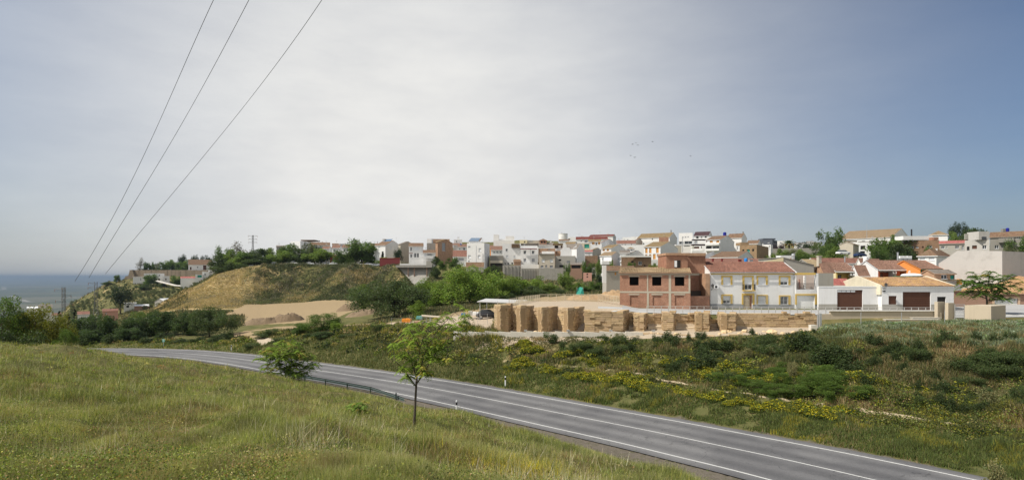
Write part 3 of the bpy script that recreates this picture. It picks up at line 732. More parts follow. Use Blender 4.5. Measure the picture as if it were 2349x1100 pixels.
for px, top, h, lab in ((136,713,28,'leftmost dark cypress beside the left pylon foot'),(157,720,20,'shortest dark cypress right of the left pylon'),(171,708,30,'tallest dark cypress near the red roofs')):
    plant('cypress', px, top, 190, 10, lab, 'cypress', 'cypresses by the left pylon', 'cypress', base_py=top+h+8)
# olive grove on the slope under the church: planted in rows along the contour
g = np.random.default_rng(12); cnt = 0
for r, Y in enumerate(np.linspace(335, 512, 15)):
    for px in np.arange(165+(500-Y)*.0, 470, 5600/Y):
        pxx = px+g.normal()*1.6; YY = Y+g.normal()*2
        x = (pxx-CX)/F*YY; z = tz1(x, YY)
        py = HY-z*F/YY
        if z > -2 or py < 652 or (pxx < 215 and py < 690) or (YY > 470 and g.random() < .5): continue
        if 228 < pxx < 315 and 688 < py < 725: continue
        cnt += 1
        if cnt > 290: break
        plant('olive', pxx, py-11*300/YY, YY, g.uniform(11, 15)*300/YY*1.1, 'grey-green olive tree in the rows of the grove below the church', 'olive tree', 'olive trees of the grove below the church', 'olive_tree')
# --- upper right
gu = 'trees above the terrace houses'
for px, top, Y, w, k, lab in ((1906,526,205,52,'round','tallest dark green tree rising above the skyline left of the long hall'),(1890,560,195,50,'round','dark green shrub mass under the tallest skyline tree'),(1915,566,185,44,'roundb','green shrub below the tallest tree, beside the brown house'),
    (1846,555,215,32,'pine','umbrella shaped dark tree between palm and tallest tree'),(1869,554,220,24,'olive','dull small tree left of the tallest skyline tree'),(1787,558,225,34,'purple','purple-leaved tree left of the palm'),
    (1790,571,190,36,'roundb','green bush under the purple-leaved tree'),(1815,572,188,36,'olive','grey-green bush under the palm'),(1838,572,186,34,'roundb','green shrub under the umbrella shaped tree'),(1850,582,180,36,'round','dark shrub just above the red roofs'),
    (1773,584,180,34,'roundb','low green weeds beside the brown brick building'),(1815,584,178,40,'roundc','dark shrub behind the small white roof cabin'),(1880,583,178,44,'roundb','bright green shrub above the red terrace roofs'),
    (2040,546,185,90,'round','big dark green tree below the arcaded hall'),(2065,560,178,70,'roundc','dark tree behind the yellow roof house, right of the big one'),(2015,566,172,40,'round','dark shrub at the left foot of the big tree'),
    (2050,540,200,34,'roundb','yellowish tree top in front of the hall gable'),(2128,564,170,24,'round','green bush against the long brick house'),(2181,571,165,24,'roundb','green bush at the grey house with the red roof'),
    (2330,546,165,50,'round','tree at the right edge before the grey long house'),(2316,565,160,40,'olive','olive shrub over the top of the large white wall')):
    plant(k, px, top, Y, w, lab, 'tree', gu)
for px, top, Y, w, k, lab in ((2189,511,300,26,'pine','left one of two black pines on the skyline'),(2211,511,296,26,'pine','right one of two black pines on the skyline'),(2225,526,260,62,'roundc','wide dull green tree under the two black pines'),
    (2185,532,262,30,'roundb','light green tree behind the hipped roof house'),(2245,526,285,40,'round','flat dark tree behind the grey white house')):
    plant(k, px, top, Y, w, lab, 'tree', 'skyline trees at the upper right')
for px, top, Y, w, k, lab in ((1404,597,198,13,'roundb','small shrub in the yard of the white gable cottage'),(1373,596,205,18,'roundb','yellow-green shrub beside the white gable cottage'),(1350,600,207,30,'round','dark creeper on the wall left of the cottage'),(1301,604,215,16,'round','bush beside the dark carport on the retaining wall'),
    (1448,600,190,18,'round','bush before the flat brick house'),(1493,606,150,18,'yellow','yellow flowering bush behind the brick building roof'),(1500,604,160,22,'roundb','green bush behind the brick building roof'),
    (1001,588,226,20,'roundc','dark bush below the orange brick house, left'),(1015,597,224,24,'round','dark bush below the orange brick house'),(1040,590,226,26,'round','green bush right of the orange brick house'),(1052,600,222,24,'bush','low bush on the rubble slope'),
    (1000,612,222,26,'roundc','dark bush under the orange brick house corner'),(1085,618,215,40,'roundb','bright bush under the tall white house'),(1120,612,214,26,'roundb','bright bush right below the tall white house'),
    (1178,655,140,24,'roundb','small bright shrub beneath the retaining wall')):
    plant(k, px, top, Y, w, lab, 'bush', 'bushes among the village walls', 'bush', base_py=top+w*.95 if px < 1130 else None)
# --- shrubs of the bank between road and ruin / track
gm = 'dark shrubs on the bank above the road'
for px, top, Y, w, k, lab in ((742,718,92,84,'green','tall dark leafy shrub on the bank behind the small roadside tree'),(692,740,93,42,'round','green shrub left of the tall leafy shrub on the bank'),(770,735,90,30,'young','light-stemmed shrub at the right of the tall leafy shrub'),
    (748,760,86,70,'shady','dark undergrowth below the tall leafy shrub'),(866,740,84,34,'bush','round green bush on the bank below the field track'),(1086,808,62,30,'bush','round dark green bush above the road near the leaning young tree'),
    (708,765,88,50,'darkbush','dark bush at the left foot of the tall leafy shrub'),(790,765,84,40,'bush','olive bush right of the tall leafy shrub'),(640,775,92,40,'bush','bush on the bank above the small roadside tree'),
    (600,762,98,40,'bush','bush beside the dirt path near the road'),(575,785,92,44,'bush','bush between the dirt path and the road'),(620,752,100,34,'bush','bush at the top of the dirt path')):
    plant(k, px, top, Y, w, lab, 'shrub', gm, 'shrub')
# yellow flowering spurge mounds along the bench and the lower bank
def spurge(seed):
    g = np.random.default_rng(seed); n = 2600
    d = rand_dirs(n, g, .5); d[:, 2] = np.abs(d[:, 2]); r = (.62+.38*g.random(n)**.5)*(1+.16*np.sin(d[:, 0]*6+seed)*np.cos(d[:, 1]*5))
    p = d*r[:, None]*np.array((.75, .75, .7))
    T = tint_of((.060, .082, .020), n, g, .28)
    top = (d[:, 2] > .35) & (g.random(n) < .4); T[top] = tint_of((.30, .27, .02), int(top.sum()), g, .25)
    return npmesh('foliage', leaf_quads(p, .12*g.uniform(.6, 1.3, n), g, .4), 4, LEAF, np.repeat(T, 4, 0))
sp_roots = []
for s in (1, 2, 3):
    r = empty('spurge_bush', (0, 0, 0), 0, 'yellow-flowering green spurge mound in the belt of spurge beside the road', 'bush', 'yellow spurge mounds beside the road')
    o = spurge(s); o.parent = r; mb = MB(); mb.tube([(0, 0, -.2), (0, 0, .4)], [.05, .03], 5); t = mb.build('stem', BARK, r); sp_roots.append(r)
g = np.random.default_rng(31); spots = []
def belt(line, n, sd, off=(0, 0)):
    seg = line[1:]-line[:-1]; ln = np.hypot(seg[:, 0], seg[:, 1]); cum = np.concatenate([[0], np.cumsum(ln)])
    for q in g.random(n)*cum[-1]:
        j = min(len(seg)-1, int(np.searchsorted(cum, q)-1)); t = (q-cum[j])/ln[j]
        p = line[j]+seg[j]*t+g.normal(size=2)*sd+np.array(off); spots.append(p)
belt(np.array([PX(1165,58.8),PX(1300,52.2),PX(1460,47.6),PX(1650,41)]), 62, .55, (0, .3))
belt(np.array([PX(1650,41),PX(1868,36.6),PX(1950,35)]), 30, .4)
belt(np.array([PX(1180,63.5),PX(1300,57),PX(1400,53.5)]), 22, .5, (0, 1.0))
belt(np.array([PX(1560,50.5),PX(1700,46),PX(1868,42.5),PX(1960,40.5),PX(2010,40)]), 70, 1.3, (0, .3))
i = 0
for p in spots:
    u = CX+F*p[0]/p[1]
    r = sp_roots[i % 3] if i < 3 else copy_tree(sp_roots[i % 3])
    s = g.uniform(.5, 1.05); r.location = (p[0], p[1], tz1(p[0], p[1])-.08); r.scale = (s*g.uniform(1, 1.4), s*g.uniform(1, 1.3), s*g.uniform(.7, 1.0)); r.rotation_euler = (0, 0, g.uniform(0, 6))
    i += 1

wb = []
WBL = ('grey-green weedy bush on the bank between road and ruin', 'dark green bush on the bank between road and ruin', 'pale dry-topped bush on the bank between road and ruin')
proto('palebush', seed=17, h=1.6, w=2.2, clump_n=10, leaf_n=2600, leafs=.13, colour=(.15, .145, .075), trunk_h=.03)
k = 0
for i in range(900):
    u = g.uniform(1060, 2480); Y = g.uniform(30, 65); x = (u-CX)/F*Y; d_, _ = road_near(np.array([x]), np.array([Y]))
    if d_[0] > -10 or Y > (64 if u < 1870 else 46): continue
    if dist_line(np.array([x]), np.array([Y]), BENCH)[0] < 1.6 or fbm(np.array([x*.4]), np.array([Y*.4+3]), 3)[0] < .47: continue
    if any(math.hypot(x-a, Y-b) < .9 for a, b in wb): continue
    wb.append((x, Y)); j = int(g.choice([0, 1, 1, 2])); wpx = g.uniform(14, 34)*50/Y
    plant(('bush', 'darkbush', 'palebush')[j], u, HY-(tz1(x, Y)+g.uniform(.5, 1.35))*F/Y, Y, wpx, WBL[j], 'bush', ('grey-green bushes of the bank', 'dark bushes of the bank', 'pale bushes of the bank')[j], 'bush'); k += 1
    if k > 130: break
gb = np.random.default_rng(15)
for (px, py, wd, hh_, k_, n_, lab, grp) in ((1600, 812, 95, 1.3, 'darkbush', 9, 'dark shrub in the dark cluster below the brick building', 'dark shrub cluster below the brick building'), (1745, 808, 80, 1.2, 'bush', 7, 'green shrub below the loose sandstone blocks', 'green shrubs below the sandstone blocks'),
    (1865, 822, 75, 1.5, 'darkbush', 8, 'dark shrub under the left end of the vegetable field', 'dark shrubs under the left end of the vegetable field'), (1335, 800, 120, 1.1, 'bush', 8, 'green shrub below the low concrete wall', 'green shrubs below the low concrete wall'), (1900, 900, 130, 1.3, 'green', 13, 'bright green bush in the middle of the right bank', 'bright green bushes of the right bank'),
    (1750, 880, 110, 1.0, 'green', 9, 'bright green bush left of the middle of the right bank', 'bright green bushes left on the right bank'), (2270, 850, 120, 1.15, 'bush', 16, 'dark shrub in the shaded far right of the bank', 'dark shrubs at the far right of the bank'), (2190, 930, 120, .8, 'darkbush', 8, 'low dark shrub at the lower right of the bank', 'low dark shrubs at the lower right of the bank'), (2060, 812, 90, .9, 'darkbush', 7, 'dark shrub right under the edge of the vegetable field', 'dark shrubs under the edge of the vegetable field')):
    for i in range(n_):
        qx, qy = px+gb.normal()*wd*.45, py+gb.normal()*16; Yq = y_at(qx, qy)
        plant(k_, qx, qy-hh_*gb.uniform(.7, 1.2)*F/Yq, Yq, gb.uniform(1.1, 2.0)*hh_*F/Yq, lab, 'bush', grp, 'bush')
# --- palm on the skyline
def palm():
    x, y, _ = P(1810, 0, 225); gz = tz1(x, y)
    top = Z(558, 225)
    r = empty('palm_tree', (x, y, gz), 0, 'date palm with drooping fronds on the skyline between purple and umbrella trees', 'palm')
    mb = MB(); H = top-gz; mb.tube([(0, 0, -.3), (.1, 0, H*.5), (0, 0, H)], [.4, .3, .32], 8); mb.build('trunk', BARK, r)
    g = np.random.default_rng(3); V = []
    for i in range(60):
        an = g.random()*6.28; el = g.uniform(-.35, 1.3); Ln = g.uniform(2.4, 3.3); prev = None
        for k in range(9):
            t = k/8; e = el-t*1.25
            p = np.array((math.cos(an)*math.cos(el)*Ln*t, math.sin(an)*math.cos(el)*Ln*t, H+math.sin(el)*Ln*t-1.3*t*t))
            if prev is not None:
                s = np.array((-math.sin(an), math.cos(an), 0))*(.32*math.sin(math.pi*min(.98, t))+.06)
                V += [prev-s, prev+np.array((0, 0, .12)), p+np.array((0, 0, .12)), p-s, prev+s, prev+np.array((0, 0, .12)), p+np.array((0, 0, .12)), p+s]
            prev = p
    V = np.array(V); n = len(V)//4
    T = tint_of((.055, .075, .03), n, g, .3); old = V.reshape(n, 4, 3)[:, :, 2].mean(1) < H-.2; T[old] = tint_of((.17, .12, .045), int(old.sum()), g, .2)
    npmesh('crown', V, 4, LEAF, np.repeat(T, 4, 0), r)
palm()

# ------------------------------------------------------------------ grass and weeds (one mesh per stretch of ground)
def blades(name, x, y, h, wd, colour, g, lean=.35, mat=None, label=None, cat=None, tipmix=.35):
    """one tapering blade (triangle) per point"""
    n = len(x); z = np.empty(n)
    for i in range(0, n, 80000): z[i:i+80000] = tz(x[i:i+80000], y[i:i+80000])
    a = g.random(n)*6.283; ln = np.abs(g.normal(size=n))*lean; la = g.random(n)*6.283
    base = np.stack([x, y, z-.03], 1)
    tip = base+np.stack([np.cos(la)*ln*h, np.sin(la)*ln*h, h*np.sqrt(np.clip(1-ln*ln*.6, .2, 1))], 1)
    s = np.stack([np.cos(a)*wd*.5, np.sin(a)*wd*.5, np.zeros(n)], 1)
    V = np.stack([base-s, base+s, tip], 1).reshape(-1, 3)
    C3 = np.repeat(colour, 3, 0); tp_ = g.random((n, 1))**1.5*tipmix; C3[2::3] = colour*(1-tp_)+np.array((.52, .46, .27))*tp_
    o = npmesh(name, V, 3, mat or STRAW, C3); tag(o, label, cat, kind='stuff'); return o
def pick(cols, w, n, g, var=.2):
    j = g.choice(len(cols), n, p=np.array(w)/sum(w)); c = np.array(cols)[j]
    return np.clip(c*(1+g.normal(size=(n, 1))*var)*(1+g.normal(size=(n, 3))*.05), .004, 1)
g = np.random.default_rng(77)
GR = [(.165,.215,.034),(.27,.285,.058),(.075,.112,.026),(.42,.36,.17),(.56,.51,.34),(.23,.13,.065)]
def meadow():
    n = 1250000
    u = g.uniform(-260, 2100, n); Y = 1/(g.uniform(1/76.**.75, 1/6.0**.75, n))**(1/.75)
    x = (u-CX)/F*Y; d, _ = road_near(x, Y)
    keep = (d > 5.6+np.clip((u-1000)/420, 0, 3.2)*(.5+fbm(x*.8, Y*.8, 3))) & ~((Y > 62) & (u > 700))
    x, Y, d, u = x[keep], Y[keep], d[keep], u[keep]; n = len(x)
    p1 = fbm(x*.22+4, Y*.22, 4); p2 = fbm(x*.55+40, Y*.5+7, 3); p3 = fbm(x*1.7, Y*1.7+9, 2)
    c = np.empty((n, 3)); r = g.random(n)
    wdry = np.clip((p1-.42)*3.6, 0, .8); wred = np.clip((p2-.55)*6, 0, .8); wstraw = np.clip((p3-.55)*1.6, 0.03, .5)*.45
    c[:] = pick(GR[:3], [.45, .4, .25], n, g, .22)
    m = r < wdry*.6; c[m] = pick([GR[3], GR[1]], [.45, .55], int(m.sum()), g)
    m = (g.random(n) < wred*.55); c[m] = pick([GR[5], (.2,.13,.06)], [.5, .5], int(m.sum()), g)
    m = (g.random(n) < wstraw*.35); c[m] = pick([GR[4], GR[3]], [.5, .5], int(m.sum()), g, .15)
    # the small patch of yellow flowers near the lower centre, a few more dots to its right
    X0, Y0 = PX(1195, 15.6)
    yf = np.exp(-(((x-X0)/1.3)**2+((Y-Y0)/1.6)**2))*.5+np.exp(-(((x-PX(1240, 14.5)[0])/.6)**2+((Y-14.5)/.6)**2))*.5
    m = g.random(n) < yf+.006; c[m] = pick([(.62,.50,.02)], [1], int(m.sum()), g, .1)
    c *= (.35+1.35*fbm(x*1.1+3, Y*1.1, 4))[:, None]
    h = (.10+.62*np.clip(fbm(x*.8+9, Y*.8, 4)-.18, 0, 1))*g.uniform(.45, 1.3, n)*np.clip(Y/22, .55, 1)*np.clip((d-4.5)/4, .35, 1)
    wd = np.maximum(.0045, Y*.00052)*g.uniform(.8, 1.8, n)
    blades('meadow_grass', x, Y, h, wd, c, g, .62, tipmix=.8)
    n = 42000; u = g.uniform(-200, 1800, n); Y = 1/(g.uniform(1/62., 1/10., n)); x = (u-CX)/F*Y; d, _ = road_near(x, Y)
    p = fbm(x*.5+70, Y*.5, 4); keep = (d > 8) & (g.random(n) < np.clip((p-.61)*5, .02, .6)) & ~((Y > 60) & (u > 700)); x, Y = x[keep], Y[keep]; n = len(x)
    blades('dry_oat_stalks', x, Y, g.uniform(.28, .66, n), np.maximum(.006, Y*.0008), pick([(.58,.53,.38),(.42,.35,.2),(.66,.62,.5)], [.5, .3, .2], n, g, .15), g, .5, tipmix=1.0)
meadow()
def tufts(name, n, u0, u1, Y0, Y1, keepf, colf, hf, g, wk=.0011, per=1):
    u = g.uniform(u0, u1, n); Y = 1/g.uniform(1/Y1, 1/Y0, n); x = (u-CX)/F*Y
    d, _ = road_near(x, Y); k = keepf(x, Y, u, d); x, Y, u, d = x[k], Y[k], u[k], d[k]
    if per > 1:
        x = np.repeat(x, per)+g.normal(size=len(x)*per)*.16*np.repeat(np.sqrt(Y/50), per); Y = np.repeat(Y, per)+g.normal(size=len(Y)*per)*.16; u = np.repeat(u, per); d = np.repeat(d, per)
    c = colf(x, Y, u, d, g); h = hf(x, Y, u, d, g)
    return blades(name, x, Y, h, np.maximum(.012, Y*wk)*g.uniform(.7, 1.5, len(x)), c*(.92 if 'bank' in name else 1), g, .5, tipmix=.18)
def clumps(name, n, u0, u1, Y0, Y1, keepf, cols, wts, rad, per, leaf, g, flat=.15, tall=.8):
    u = g.uniform(u0, u1, n); Y = 1/g.uniform(1/Y1, 1/Y0, n); x = (u-CX)/F*Y; d, _ = road_near(x, Y); k = keepf(x, Y, u, d); x, Y, u, d = x[k], Y[k], u[k], d[k]; n = len(x)
    z = tz(x, Y); r = rad*g.uniform(.5, 1.5, n)*(.6+.9*fbm(x*.5, Y*.5, 3)); c = pick(cols, wts, n, g, .22); i = np.repeat(np.arange(n), per); m = len(i)
    dv = rand_dirs(m, g, .4); dv[:, 2] = np.abs(dv[:, 2])*tall; rr = (r[i]*(.55+.45*g.random(m)**.5))[:, None]
    p = np.stack([x[i], Y[i], z[i]-.03], 1)+dv*rr
    T = np.clip(c[i]*(1+g.normal(size=(m, 1))*.22), .004, 1)
    o = npmesh(name, leaf_quads(p, leaf*g.uniform(.6, 1.5, m)*np.clip(Y[i]/45, .35, 2.2), g, flat), 4, LEAF, np.repeat(T, 4, 0)); tag(o, kind='stuff'); return o
gc_ = np.random.default_rng(91)
BK = [(.046,.066,.016),(.092,.108,.020),(.020,.032,.011),(.13,.145,.045),(.20,.165,.075),(.15,.15,.016)]
clumps('bank_undergrowth', 9000, 1030, 2520, 27, 64.5, lambda x, Y, u, d: (d < -8.5) & (Y < np.where(u < 1440, 64, np.where(u < 1872, 61.5, np.interp(u, [1872, 2000, 2200, 2349, 2520], [50, 46.3, 42.6, 41, 40])))) & (dist_line(x, Y, BENCH) > .6) & (fbm(x*.35+5, Y*.35, 3) > .40), BK, [.28, .26, .24, .12, .06, .12], .62, 46, .13, gc_)
clumps('verge_undergrowth', 2400, 200, 1130, 60, 116, lambda x, Y, u, d: (d < -7) & ~in_poly(x, Y, FIELD) & ~in_poly(x, Y, YARD) & (dist_line(x, Y, TRACK) > 2.2) & (dist_line(x, Y, TRACK2) > 1.5) & (Y < np.interp(u, [180, 500, 700, 850, 1000, 1130], [116, 106, 104, 96, 86, 67])) & (fbm(x*.3+5, Y*.3, 3) > .44), BK, [.3, .2, .2, .15, .15, .02], .8, 46, .15, gc_)
clumps('field_plants', 2600, 1885, 2540, 43.5, 64, lambda x, Y, u, d: (Y > np.interp(u, [1880, 2000, 2200, 2349, 2600], [51, 48.8, 44.8, 43.3, 42.5])) & (fbm(x*.8, Y*.5, 2) > .38), [(.16,.21,.14),(.10,.14,.06),(.25,.29,.22),(.05,.08,.025)], [.35, .3, .2, .18], .36, 40, .11, gc_)
clumps('meadow_herbs', 5200, -220, 1700, 7, 60, lambda x, Y, u, d: (d > 7.5) & (fbm(x*.5+15, Y*.5, 3) > .42) & ~((Y > 60) & (u > 700)), [(.10,.13,.035),(.16,.18,.05),(.065,.09,.03),(.22,.14,.07),(.33,.29,.15)], [.35, .3, .15, .12, .1], .30, 36, .085, gc_, 0)
clumps('hillside_bushes', 2600, 480, 1000, 212, 268, lambda x, Y, u, d: ~in_poly(x, Y, FIELD) & ((fbm(x*.12, Y*.1, 3) > .50) | (Y < 232)) & (u > 560+(268-Y)*.0), [(.050,.068,.028),(.075,.088,.04),(.11,.11,.06)], [.45, .35, .2], 1.5, 26, .11, gc_)
clumps('gravel_weeds', 700, 950, 1900, 22, 52, lambda x, Y, u, d: (d > 4.2) & (d < 8.5) & (fbm(x*.7+15, Y*.7, 3) > .5), [(.09,.13,.035),(.14,.17,.05),(.2,.17,.09)], [.5, .3, .2], .16, 30, .05, gc_, 0)
# bank above the road, right half: weeds, dry stalks
B = [(.062,.078,.020),(.110,.122,.026),(.030,.042,.015),(.14,.145,.05),(.30,.22,.105),(.42,.34,.19),(.20,.11,.05),(.33,.29,.03)]
def bankcol(x, Y, u, d, g):
    n = len(x); p1 = fbm(x*.28+11, Y*.28, 4); p2 = fbm(x*.5+3, Y*.5+60, 3)
    c = pick(B[:4], [.35, .3, .25, .18], n, g, .25)
    dry = np.clip((p1-.54)*6, 0, .75)+np.where((u > 1940) & (Y > 36), .3, 0)+np.where((u < 1350), .12, 0)
    m = g.random(n) < dry*.8; c[m] = pick(B[4:7], [.5, .25, .25], int(m.sum()), g, .2)
    m = (d > -9.5) & (g.random(n) < .6); c[m] = pick([(.085,.135,.028),(.14,.175,.04)], [.6, .4], int(m.sum()), g, .2)
    m = (g.random(n) < np.clip((p2-.6)*5, 0, .4)) & (d > -16); c[m] = pick([B[7]], [1], int(m.sum()), g)
    return c
tufts('bank_weeds', 300000, 1040, 2500, 25, 69,
      lambda x, Y, u, d: (d < -4.9) & (Y < np.where(u < 1440, 67.5, np.where(u < 1872, 63.5, 60))) & (dist_line(x, Y, BENCH) > .12+.4*fbm(x, Y, 2)) & (fbm(x*.6+5, Y*.6, 3) > .33),
      bankcol, lambda x, Y, u, d, g: (.16+1.0*np.clip(fbm(x*.7, Y*.7, 3)-.3, 0, 1)*np.where(d > -8, .55, 1))*np.where((u < 1880) & (Y > 60), .45, 1)*g.uniform(.5, 1.3, len(x)), g, .0011, 4)
# vegetable field behind the bank edge at the right
tufts('vegetable_rows', 46000, 1885, 2560, 43, 67,
      lambda x, Y, u, d: (Y > np.interp(u, [1880, 2000, 2200, 2349, 2600], [50.5, 48.3, 44.3, 42.8, 42])) & (fbm(x*.9+8, Y*.5, 2) > .33),
      lambda x, Y, u, d, g: pick([(.15,.20,.13),(.11,.15,.06),(.24,.28,.20),(.28,.26,.11)], [.4, .3, .2, .12], len(x), g, .22),
      lambda x, Y, u, d, g: (.2+.9*np.clip(fbm(x*.8+5, Y*.8, 3)-.35, 0, 1))*np.where(Y > 60, .6, 1)*g.uniform(.5, 1.2, len(x)), g, .0018, 5)
# bank above the road, left half, and the verges
tufts('verge_grass', 90000, 180, 1150, 56, 125,
      lambda x, Y, u, d: (d < -4.9) & ~in_poly(x, Y, FIELD) & ~in_poly(x, Y, YARD) & (dist_line(x, Y, TRACK) > 1.8) & (dist_line(x, Y, TRACK2) > 1.2) & (Y < np.interp(u, [180, 500, 700, 850, 1000], [118, 108, 110, 99, 88])),
      lambda x, Y, u, d, g: np.where(((d > -11) & (u > 560))[:, None], pick([(.13,.145,.05),(.085,.115,.032),(.26,.22,.10)], [.45, .4, .2], len(x), g, .2), bankcol(x, Y, u, d, g)*1.1),
      lambda x, Y, u, d, g: (.25+1.3*np.clip(fbm(x*.45, Y*.45, 3)-.35, 0, 1)*np.where(d > -11, .45, 1))*g.uniform(.5, 1.3, len(x)), g, .0010, 4)
# hillside scrub and golden grass
def hillc(x, Y, u, d, g):
    n = len(x); p = fbm(x*.07, Y*.07+3, 4); p2 = fbm(x*.16+9, Y*.16, 3)
    gold = np.clip((p-.5)*7, 0, .8)*np.clip(1-(u-760)/260, .1, 1)+np.clip((620-u)/90, 0, .9)
    c = pick([(.065,.082,.038),(.095,.105,.055),(.045,.058,.028)], [.4, .35, .3], n, g, .25)
    m = g.random(n) < gold; c[m] = pick([(.42,.32,.16),(.54,.43,.25),(.29,.22,.11)], [.45, .3, .25], int(m.sum()), g, .15)
    m = (p2 > .62) & (g.random(n) < .5); c[m] = pick([(.27,.25,.19),(.2,.17,.12)], [.5, .5], int(m.sum()), g, .15)
    return c
tufts('hillside_scrub', 60000, 330, 1000, 205, 272,
      lambda x, Y, u, d: ~in_poly(x, Y, FIELD), hillc,
      lambda x, Y, u, d, g: (.3+2.6*np.clip(fbm(x*.2+4, Y*.2, 3)-.42, 0, 1)*(u > 600))*g.uniform(.5, 1.3, len(x)), g, .0012, 4)
tufts('valley_scrub', 26000, 150, 560, 135, 540,
      lambda x, Y, u, d: ~((Y > 200) & (Y < 275) & (u > 430)) & (fbm(x*.08, Y*.05, 3) > .42),
      lambda x, Y, u, d, g: pick([(.060,.075,.035),(.09,.095,.045),(.30,.22,.10)], [.45, .3, .2], len(x), g, .2),
      lambda x, Y, u, d, g: .9*g.uniform(.4, 1.4, len(x))*(Y/250)**.5, g, .0013, 3)
tufts('slope_scrub', 30000, 860, 1440, 100, 236,
      lambda x, Y, u, d: (Y > np.interp(u, [860, 1000, 1130, 1200, 1440], [100, 104, 112, 132, 132])) & (fbm(x*.2, Y*.1, 3) > .45),
      lambda x, Y, u, d, g: pick([(.060,.080,.032),(.09,.105,.045),(.26,.20,.10)], [.45, .3, .25], len(x), g, .2),
      lambda x, Y, u, d, g: .6*g.uniform(.4, 1.5, len(x)), g, .0013, 3)
# ------------------------------------------------------------------ buildings
WALL = {
 'white': m_plaster('white_render', (.71, .71, .705), .3), 'white2': m_plaster('old_white_render', (.74, .73, .71), .3),
 'cream': m_plaster('cream_render', (.72, .63, .40), .25), 'beige': m_plaster('beige_render', (.50, .45, .37), .5),
 'grey': m_plaster('grey_cement', (.36, .345, .31), .6), 'dgrey': m_plaster('dark_cement', (.235, .225, .20), .7),
 'stained': m_plaster('weathered_wall', (.47, .45, .425), .85, (.25, .23, .20), .15), 'stepwall': m_plaster('sand_render', (.48, .41, .31), .35),
 'red': m_plain('dark_red_paint', (.16, .03, .03)), 'rust': m_plaster('rust_red_render', (.36, .10, .045), .2), 'orange': m_plaster('orange_render', (.75, .27, .07), .15),
 'yellow': m_plaster('yellow_render', (.62, .47, .17), .2), 'slate': m_plaster('slate_render', (.10, .11, .13), .2), 'brownw': m_plaster('brown_render', (.29, .18, .13), .3),
 'pink': m_plaster('pink_render', (.50, .28, .22), .3), 'green': m_plaster('green_render', (.06, .11, .06), .2),
 'brick': m_brick('orange_brick', (.46, .29, .19), (.39, .225, .14), (.42, .34, .26)), 'brickd': m_brick('dull_brick', (.27, .165, .10), (.20, .12, .075), (.28, .23, .18)),
 'brickr': m_brick('red_brick', (.345, .155, .098), (.26, .11, .07), (.50, .40, .31)), 'bricky': m_brick('ochre_brick', (.34, .235, .135), (.27, .18, .10), (.33, .28, .21)),
 'concrete': m_plaster('retaining_concrete', (.34, .325, .295), .75, (.16, .15, .13)),
}
ROOF = {
 'brown': m_tile('brown_tile', (.25, .15, .10), lichen=(.19, .15, .09)), 'red': m_tile('red_tile', (.30, .155, .115)), 'dred': m_tile('dark_red_tile', (.20, .055, .04)),
 'ochre': m_tile('ochre_tile', (.30, .215, .12), lichen=(.24, .18, .08)), 'terra': m_tile('terracotta_tile', (.29, .175, .13)), 'old': m_tile('old_tile', (.33, .24, .155), (.25, .17, .105), lichen=(.25, .20, .11)),
 'grey': m_tile('grey_tile', (.27, .24, .21)), 'dark': m_tile('plum_tile', (.095, .055, .06)), 'white': m_plain('white_sheet', (.72, .73, .74)),
 'straw': m_tile('straw_coloured_tile', (.52, .39, .24), (.42, .30, .17)), 'orange': m_tile('lichen_orange_tile', (.44, .29, .18), (.33, .19, .11), lichen=(.46, .29, .10)), 'tan': m_tile('sandy_orange_tile', (.56, .35, .19), (.50, .30, .15)), 'pink': m_tile('pink_sheet', (.48, .17, .15)),
 'fib': m_tile('fibre_cement', (.42, .33, .20), (.36, .28, .17)),
}
GLASS = m_glass(); FRAME = m_plain('white_frame', (.72, .73, .74)); SHUT = m_plain('white_shutter', (.66, .68, .70), .5)
ORS = m_plain('orange_blind', (.50, .24, .06)); BRS = m_plain('brown_wood', (.085, .035, .02)); GRS = m_plain('grey_shutter', (.30, .31, .33)); IRON = m_plain('black_iron', (.02, .02, .022), .5)
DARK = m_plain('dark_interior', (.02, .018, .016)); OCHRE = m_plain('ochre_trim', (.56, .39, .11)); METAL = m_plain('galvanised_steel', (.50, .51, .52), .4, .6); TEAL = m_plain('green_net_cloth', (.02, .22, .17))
SOLAR = m_glass('solar_glass', (.10, .16, .24)); BLUE = m_plain('blue_plastic', (.01, .20, .60), .4); REDP = m_plain('dark_red_chimney_paint', (.17, .02, .02)); WHITEP = m_plain('white_paint', (.78, .79, .80), .5)
def solve_t(K, d, px):
    m = (px-CX)/F; return (m*K[1]-K[0])/(d[0]-m*d[1])
HL = []
class House:
    pass
